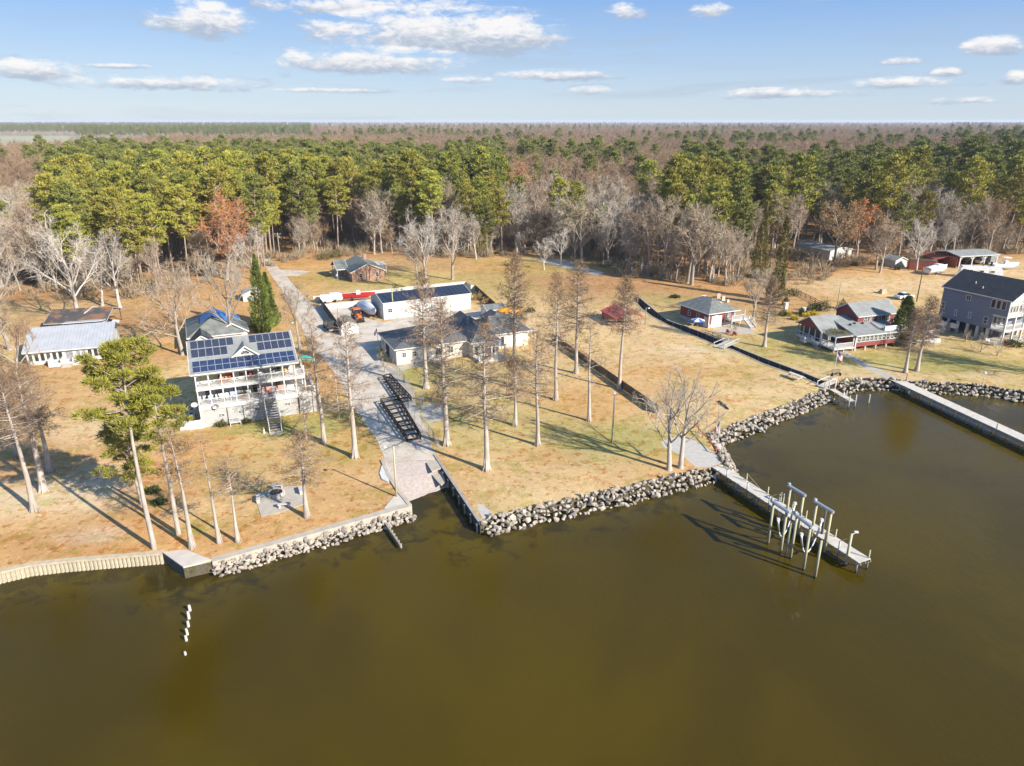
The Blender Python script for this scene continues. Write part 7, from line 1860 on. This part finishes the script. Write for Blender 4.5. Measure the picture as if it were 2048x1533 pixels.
# shrubs
SHRUBS = [(1582, 592, 1.9, 2.0, 'shrub_green', 'dark rounded bush at the end of the split rail fence'), (1589, 640, .9, .9, 'shrub_yellow', 'small yellow bush nearest the red house path'), (1577, 632, .8, .8, 'shrub_yellow', 'yellow bush in the flower bed'), (1612, 634, .9, .8, 'shrub_yellow', 'yellow bush left in the row by the red cottage'), (1626, 632, 1.1, 1.0, 'shrub_yellow', 'wider yellow bush in the row by the red cottage'),
          (1566, 632, 1.2, 1.3, 'shrub_green', 'round green shrub with a dome top in the flower bed'), (1604, 630, 1.0, 1.3, 'shrub_green', 'low dark shrub at the head of the garden row'), (1622, 624, 1.3, 2.2, 'shrub_green', 'upright dark shrub in the garden row'), (1634, 622, 1.1, 1.9, 'shrub_green', 'middle dark shrub in the garden row'), (1648, 622, 1.4, 2.6, 'shrub_green', 'tallest dark shrub in the garden row'), (1684, 618, 1.2, 2.0, 'shrub_green', 'dark shrub hard by the red cottage gable'),
          (1570, 612, .8, 2.4, 'shrub_green', 'small upright evergreen beside the pale stone'), (2027, 692, 1.9, 1.0, 'shrub_green', 'green hedge clump before the blue house porch'), (795, 586, 2.2, 1.9, 'shrub_olive', 'olive round bush behind the workshop roof'), (648, 520, 2.2, 2.4, 'shrub_olive', 'yellow green bush near the brick house porch'), (672, 516, 2.4, 2.6, 'shrub_green', 'dark bush touching the brick house corner'),
          (444, 852, .9, .7, 'shrub_olive', 'low shrub along the pale foundation wall'), (492, 846, .7, .5, 'shrub_olive', 'tiny shrub near the porch steps'), (1035, 690, 1.2, 1.3, 'shrub_olive', 'clipped round shrub before the cream right wing'), (1660, 532, 1.6, 1.5, 'shrub_green', 'dark shrub beside the white outbuilding'), (1708, 532, 1.0, 1.0, 'shrub_green', 'small shrub under the rust coloured oak'),
          (1794, 540, .9, 1.2, 'shrub_olive', 'shrub against the small garden shed'), (1062, 625, 1.0, 1.1, 'shrub_green', 'green shrub near the orange umbrella'), (305, 985, .9, .6, 'shrub_green', 'green tuft among the shore pine trunks'), (318, 1008, .8, .5, 'shrub_green', 'small fern like tuft under the shore pines'), (360, 900, 1.6, 1.5, 'leaf_brown', 'reddish brown bush behind the shore pines'), (345, 945, 1.8, 1.2, 'leaf_brown', 'tangled brown bush between the shore pine trunks'),
          (612, 735, 1.4, 1.6, 'leaf_brown', 'rusty bush at the corner of the side deck'), (622, 690, 1.6, 1.6, 'leaf_brown', 'rusty scrub between teal cover and lane'), (555, 700, 1.2, 1.3, 'shrub_olive', 'olive bush below the cedar'), (985, 690, 1.0, .8, 'leaf_brown', 'brown shrub at the pergola foot'), (825, 480, 2.4, 2.2, 'shrub_green', 'dark undergrowth mound behind the brick house'), (700, 500, 2.4, 3.0, 'shrub_green', 'dark ivy mound at the wood edge'), (955, 600, 1.4, 1.6, 'leaf_brown', 'brown bush at the end of the workshop'), (975, 610, 1.5, 1.6, 'leaf_brown', 'rusty hedge along the workshop yard'), (990, 625, 1.5, 1.5, 'leaf_brown', 'rusty hedge near the orange umbrella'), (1350, 596, 1.1, .7, 'shrub_green', 'green plants along the canal head')]
for i, (px, py, r, h, m, lab) in enumerate(SHRUBS):
    planted('shrub', lab, 'shrub', gen_shrub(600 + i, r, h, int(330 + 170 * r), .32, .13), G(px, py), ['bark_grey', m])

# ---- woodland
PROTO = {'pine': [], 'dark': [], 'bare': [], 'pale': [], 'rust': []}
def single_mesh(T, C, mats, name):
    mb = MB(); mb.add(T.v, T.f, 0); o = len(mb.v); mb.v += C.v; mb.f += [tuple(i + o for i in f) for f in C.f]; mb.m += [m + 1 for m in C.m]
    return mb.mesh(name, mats)
def protos():
    for k in range(6):
        T, C = gen_pine(700 + k, 24, .46 + .03 * (k % 3), 4.9, 44, 42, .72, .25, cr=1.25)
        PROTO['pine'].append((T, C, ['bark_pine', 'needles']))
    for k in range(3):
        T, C = gen_pine(720 + k, 23, .56, 4.4, 42, 42, .72, .25, cr=1.2)
        PROTO['dark'].append((T, C, ['bark_pine', 'needles_dark']))
    for k in range(6):
        T, C = gen_bare(730 + k, 17.5, .62 + .08 * (k % 3), 6, 9, 6, 5, .075, .36, tl=1.4)
        PROTO['bare'].append((T, C, ['bark_grey', 'twig_tan']))
    for k in range(3):
        T, C = gen_bare(750 + k, 17.5, .75, 6, 9, 6, 5, .075, .34, tl=1.4)
        PROTO['pale'].append((T, C, ['bark_pale', 'twig_grey']))
    for k in range(2):
        T, C = gen_bare(760 + k, 16.5, .75, 6, 9, 6, 5, .075, .36, tl=1.4)
        PROTO['rust'].append((T, C, ['bark_grey', 'twig_rust']))
protos()
PM = {k: [(T.mesh(k + '_trunk', m[0], True), C.mesh(k + '_crown', m[1:]), single_mesh(T, C, m, k + '_tree')) for T, C, m in v] for k, v in PROTO.items()}
PH = {'pine': 24, 'dark': 23, 'bare': 20, 'pale': 20, 'rust': 19}
# share of pines where the photograph shows them (crown position in the picture -> probability)
ZONES = [((-200, 92, 270, 620), .04), ((92, 150, 285, 360), .30), ((150, 470, 284, 330), .62), ((100, 480, 330, 500), .95), ((470, 720, 275, 318), .45), ((470, 720, 318, 480), .95), ((720, 770, 330, 480), .45), ((770, 1005, 283, 315), .35), ((770, 1005, 315, 400), .90), ((770, 1005, 400, 480), .62),
         ((1005, 1200, 292, 560), .06), ((1200, 1330, 330, 560), .07), ((1200, 1480, 285, 322), .30), ((1362, 1485, 315, 425), .62), ((1330, 1400, 385, 430), .8), ((1485, 1625, 335, 470), .62), ((1590, 1700, 290, 352), .08), ((1625, 2100, 345, 500), .55), ((1640, 1800, 380, 470), .8), ((1690, 1770, 285, 345), .4), ((1770, 1900, 290, 345), .45), ((1900, 2100, 265, 345), .6), ((1400, 1500, 420, 560), .2), ((1480, 1640, 470, 560), .6), ((1200, 1480, 425, 560), .08)]
def pine_share(px, py, X, Y):
    r = None
    for (x0, x1, y0, y1), p in ZONES:
        if x0 <= px < x1 and y0 <= py < y1 and Y < (430 if px > 1000 else 520): r = p
    if r is None:
        n = mnoise.noise(Vector((X * .0042, Y * .0030, 2.2))) + .5 * mnoise.noise(Vector((X * .012, Y * .009, 5)))
        r = .70 if n > .48 else (.02 if n < .2 else .14)
        if px < 620 and Y > 1400: r = .9
        if px > 1250 and Y > 420: r *= .7
    return r
def in_poly(x, y, P):
    r = False
    for i in range(len(P)):
        a, b = P[i], P[i - 1]
        if (a.y > y) != (b.y > y) and x < (b.x - a.x) * (y - a.y) / (b.y - a.y) + a.x: r = not r
    return r
CLEAR = [[G(*p) for p in [(1000, 560), (1000, 520), (1085, 515), (1215, 540), (1290, 585), (1200, 600)]], [G(*p) for p in [(505, 520), (505, 500), (470, 380), (478, 380), (520, 500), (540, 512)]], [G(*p) for p in [(580, 560), (560, 515), (700, 500), (780, 520), (800, 560)]], [G(*p) for p in [(1600, 560), (1590, 512), (1640, 498), (1770, 508), (1800, 560)]], [G(*p) for p in [(1478, 585), (1486, 535), (1500, 522), (1590, 522), (1600, 610)]]]
def woodland():
    rnd = random.Random(21); near = {'pine': [], 'bare': []}; far = {'pine': [], 'bare': []}
    y = 150.0
    while y < 7500:
        step = 6.6 if y < 330 else (7.8 if y < 700 else y * .0125)
        half = y * .76 + 25; x = -half
        while x < half:
            X, Y = x + rnd.uniform(-.48, .48) * step, y + rnd.uniform(-.48, .48) * step; x += step
            if Y < wood_edge(X) + 2: continue
            if Y > 480 and any(in_poly(X, Y, f) for f in FIELDS): continue
            if Y < 420 and any(in_poly(X, Y, f) for f in CLEAR): continue
            px, py = PXL(X, Y, 17)
            if px < -140 or px > 2190: continue
            # young plantation beyond the pale field stays low
            p = pine_share(px, py, X, Y); isp = rnd.random() < p
            k = 'pine' if isp else 'bare'
            s = rnd.uniform(.72, 1.24) * (1.0 if Y > 210 else .92) * (1.0 if isp or Y < 300 else 1.12)
            if px > 1900 and Y > 280: s *= 1.12
            if 370 < px < 640 and 1000 < Y < 1500: s *= .45; k = 'pine'
            if k == 'bare':
                v = rnd.random(); kind = 'bare' if v < .62 else ('pale' if v < .84 else 'rust')
            else:
                v = rnd.random(); kind = 'dark' if v < (.18 if px < 1480 else .36) else 'pine'
            sz = s * (1 + max(0, (Y - 900)) / 5200)
            (near if Y < 460 else far)[k].append((X, Y, s, kind))
        y += step
    for i in range(130):                                # thin young growth under the front pines
        X = rnd.uniform(-140, 190); Y = wood_edge(X) + rnd.uniform(0, 26)
        px, py = PXL(X, Y, 8)
        if 60 < px < 2048 and not any(in_poly(X, Y, f) for f in CLEAR): near['bare'].append((X, Y, rnd.uniform(.38, .72), rnd.choice(['bare', 'bare', 'pale', 'rust'])))
    for k in ('pine', 'bare'):
        near[k].sort(key=lambda a: a[1]); far[k] += near[k][300:]; near[k] = near[k][:300]
        front = 0
        for i, (X, Y, s, kind) in enumerate(near[k]):
            v = PM[kind][rnd.randrange(len(PM[kind]))]; rz = rnd.uniform(0, TAU)
            edge = Y < wood_edge(X) + 26
            if k == 'pine': nm, lab, gr = 'pine_tree', ('tall green pine standing at the open edge of the woodland' if edge else 'tall green pine standing deep among the woodland trees'), ('pines along the woodland edge' if edge else 'pines inside the woodland')
            else: nm, lab, gr = 'woodland_tree', ('leafless grey brown tree at the open edge of the woodland' if edge else 'leafless grey brown tree deep among the woodland trees'), ('leafless trees along the woodland edge' if edge else 'leafless trees inside the woodland')
            sc = (s * rnd.uniform(.92, 1.08), s * rnd.uniform(.92, 1.08), s)
            if edge:
                t = thing(nm, lab, 'pine' if k == 'pine' else 'tree', (X, Y, 0), rz, gr); t.scale = sc
                link('trunk', v[0], t); link('crown', v[1], t)
            else: tag(link(nm, v[2], None, (X, Y, 0), rz, scale=sc), lab, 'pine' if k == 'pine' else 'tree', gr)
    # the rest of the wood: one object for each kind, instanced
    def scatter(name, pts, kinds, label):
        me = bpy.data.meshes.new(name); me.from_pydata([(p[0], p[1], 0) for p in pts], [], [])
        a = me.attributes.new('pick', 'INT', 'POINT'); b = me.attributes.new('turn', 'FLOAT', 'POINT'); c = me.attributes.new('size', 'FLOAT', 'POINT')
        objs = [o for kk in kinds for o in SRC[kk]]; idx = {}
        pool = {kk: [i for i, (q, o) in enumerate([(kk2, o2) for kk2 in kinds for o2 in SRC[kk2]]) if q == kk] for kk in kinds}
        n = len(objs)
        a.data.foreach_set('value', [n - 1 - rnd.choice(pool[p[3]]) for p in pts]); b.data.foreach_set('value', [rnd.uniform(0, TAU) for p in pts]); c.data.foreach_set('value', [p[2] for p in pts])
        o = link(name, me); o['kind'] = 'stuff'; o['label'] = label
        ng = bpy.data.node_groups.new(name, 'GeometryNodeTree'); ng.interface.new_socket('Geometry', in_out='INPUT', socket_type='NodeSocketGeometry'); ng.interface.new_socket('Geometry', in_out='OUTPUT', socket_type='NodeSocketGeometry')
        N, Lk = ng.nodes, ng.links
        gi, go = N.new('NodeGroupInput'), N.new('NodeGroupOutput'); ip = N.new('GeometryNodeInstanceOnPoints'); jn = N.new('GeometryNodeJoinGeometry')
        for ob in objs:
            oi = N.new('GeometryNodeObjectInfo'); oi.inputs['Object'].default_value = ob; oi.inputs['As Instance'].default_value = True; oi.transform_space = 'ORIGINAL'
            Lk.new(oi.outputs['Geometry'], jn.inputs[0])
        def attr(nm, ty):
            q = N.new('GeometryNodeInputNamedAttribute'); q.data_type = ty; q.inputs['Name'].default_value = nm; return q.outputs['Attribute']
        cx = N.new('ShaderNodeCombineXYZ'); Lk.new(attr('turn', 'FLOAT'), cx.inputs[2])
        Lk.new(gi.outputs[0], ip.inputs['Points']); Lk.new(jn.outputs[0], ip.inputs['Instance']); ip.inputs['Pick Instance'].default_value = True
        Lk.new(attr('pick', 'INT'), ip.inputs['Instance Index']); Lk.new(cx.outputs[0], ip.inputs['Rotation']); Lk.new(attr('size', 'FLOAT'), ip.inputs['Scale']); Lk.new(ip.outputs[0], go.inputs[0])
        md = o.modifiers.new('scatter', 'NODES'); md.node_group = ng
        return o
    SRC = {}
    for kk in PM:                                       # standing single mesh trees serve as the pattern
        SRC[kk] = []
        for v in PM[kk]:
            c = [o for o in COL.objects if o.data is v[2]]
            if c: SRC[kk].append(c[0])
    for k in ('pine', 'bare'):
        kinds = [kk for kk in (('pine', 'dark') if k == 'pine' else ('bare', 'pale', 'rust')) if SRC[kk]]
        pts = [p for p in far[k] if p[3] in kinds]
        scatter('distant_pines' if k == 'pine' else 'distant_bare_trees', pts, kinds, 'far pine wood stretching to the horizon' if k == 'pine' else 'far leafless wood stretching to the horizon')
    # brushwood along the edge of the wood
    V = MB(); bl = [gen_brush(800 + i, 2.4, 1.5, 110) for i in range(5)]
    pts = []
    for i in range(1500):
        X = rnd.uniform(-190, 200); Y = wood_edge(X) + abs(rnd.gauss(0, 26)) + 3 * mnoise.noise(Vector((X * .09, 0, 0))) + 1
        if Y < 420 and any(in_poly(X, Y, f) for f in CLEAR[:2]): continue
        px, py = PXL(X, Y, 0)
        if px < -40 or px > 2090: continue
        pts.append((X, Y))
    mb = MB()
    for X, Y in pts:
        b = rnd.choice(bl); s = rnd.choice([.4, .6, .8, 1.0, 1.5]) * rnd.uniform(.8, 1.2); a = rnd.uniform(0, TAU); ca, sa = math.cos(a) * s, math.sin(a) * s
        o = len(mb.v); mb.v += [(X + x * ca - y_ * sa, Y + x * sa + y_ * ca, z * s) for x, y_, z in b.v]; mb.f += [tuple(i + o for i in f) for f in b.f]; mb.m += b.m
    o = link('underbrush', mb.mesh('underbrush', 'brush')); o['kind'] = 'stuff'; o['label'] = 'brown brushwood along the foot of the wood'
    print('WOOD', len(near['pine']), len(near['bare']), len(far['pine']), len(far['bare']), len(pts))
woodland()
porch()
# ------------------------------------------------------------------ winter haze
hz = MB(); hz.box(-23000, 23000, -600, 23500, -3.2, 41.0)
hm = bpy.data.materials.new('haze'); hm.use_nodes = True; ht = NT(hm.node_tree); ht.n.clear()
hv = ht.add('ShaderNodeVolumePrincipled'); hv.inputs['Color'].default_value = (.80, .88, 1.0, 1); hv.inputs['Density'].default_value = 9e-5; hv.inputs['Anisotropy'].default_value = 0.0
ho = ht.add('ShaderNodeOutputMaterial'); ht.l.new(hv.outputs[0], ho.inputs['Volume'])
hme = hz.mesh('haze', hm); o = link('haze', hme); o['kind'] = 'stuff'; o['label'] = 'thin bluish winter haze over the land'
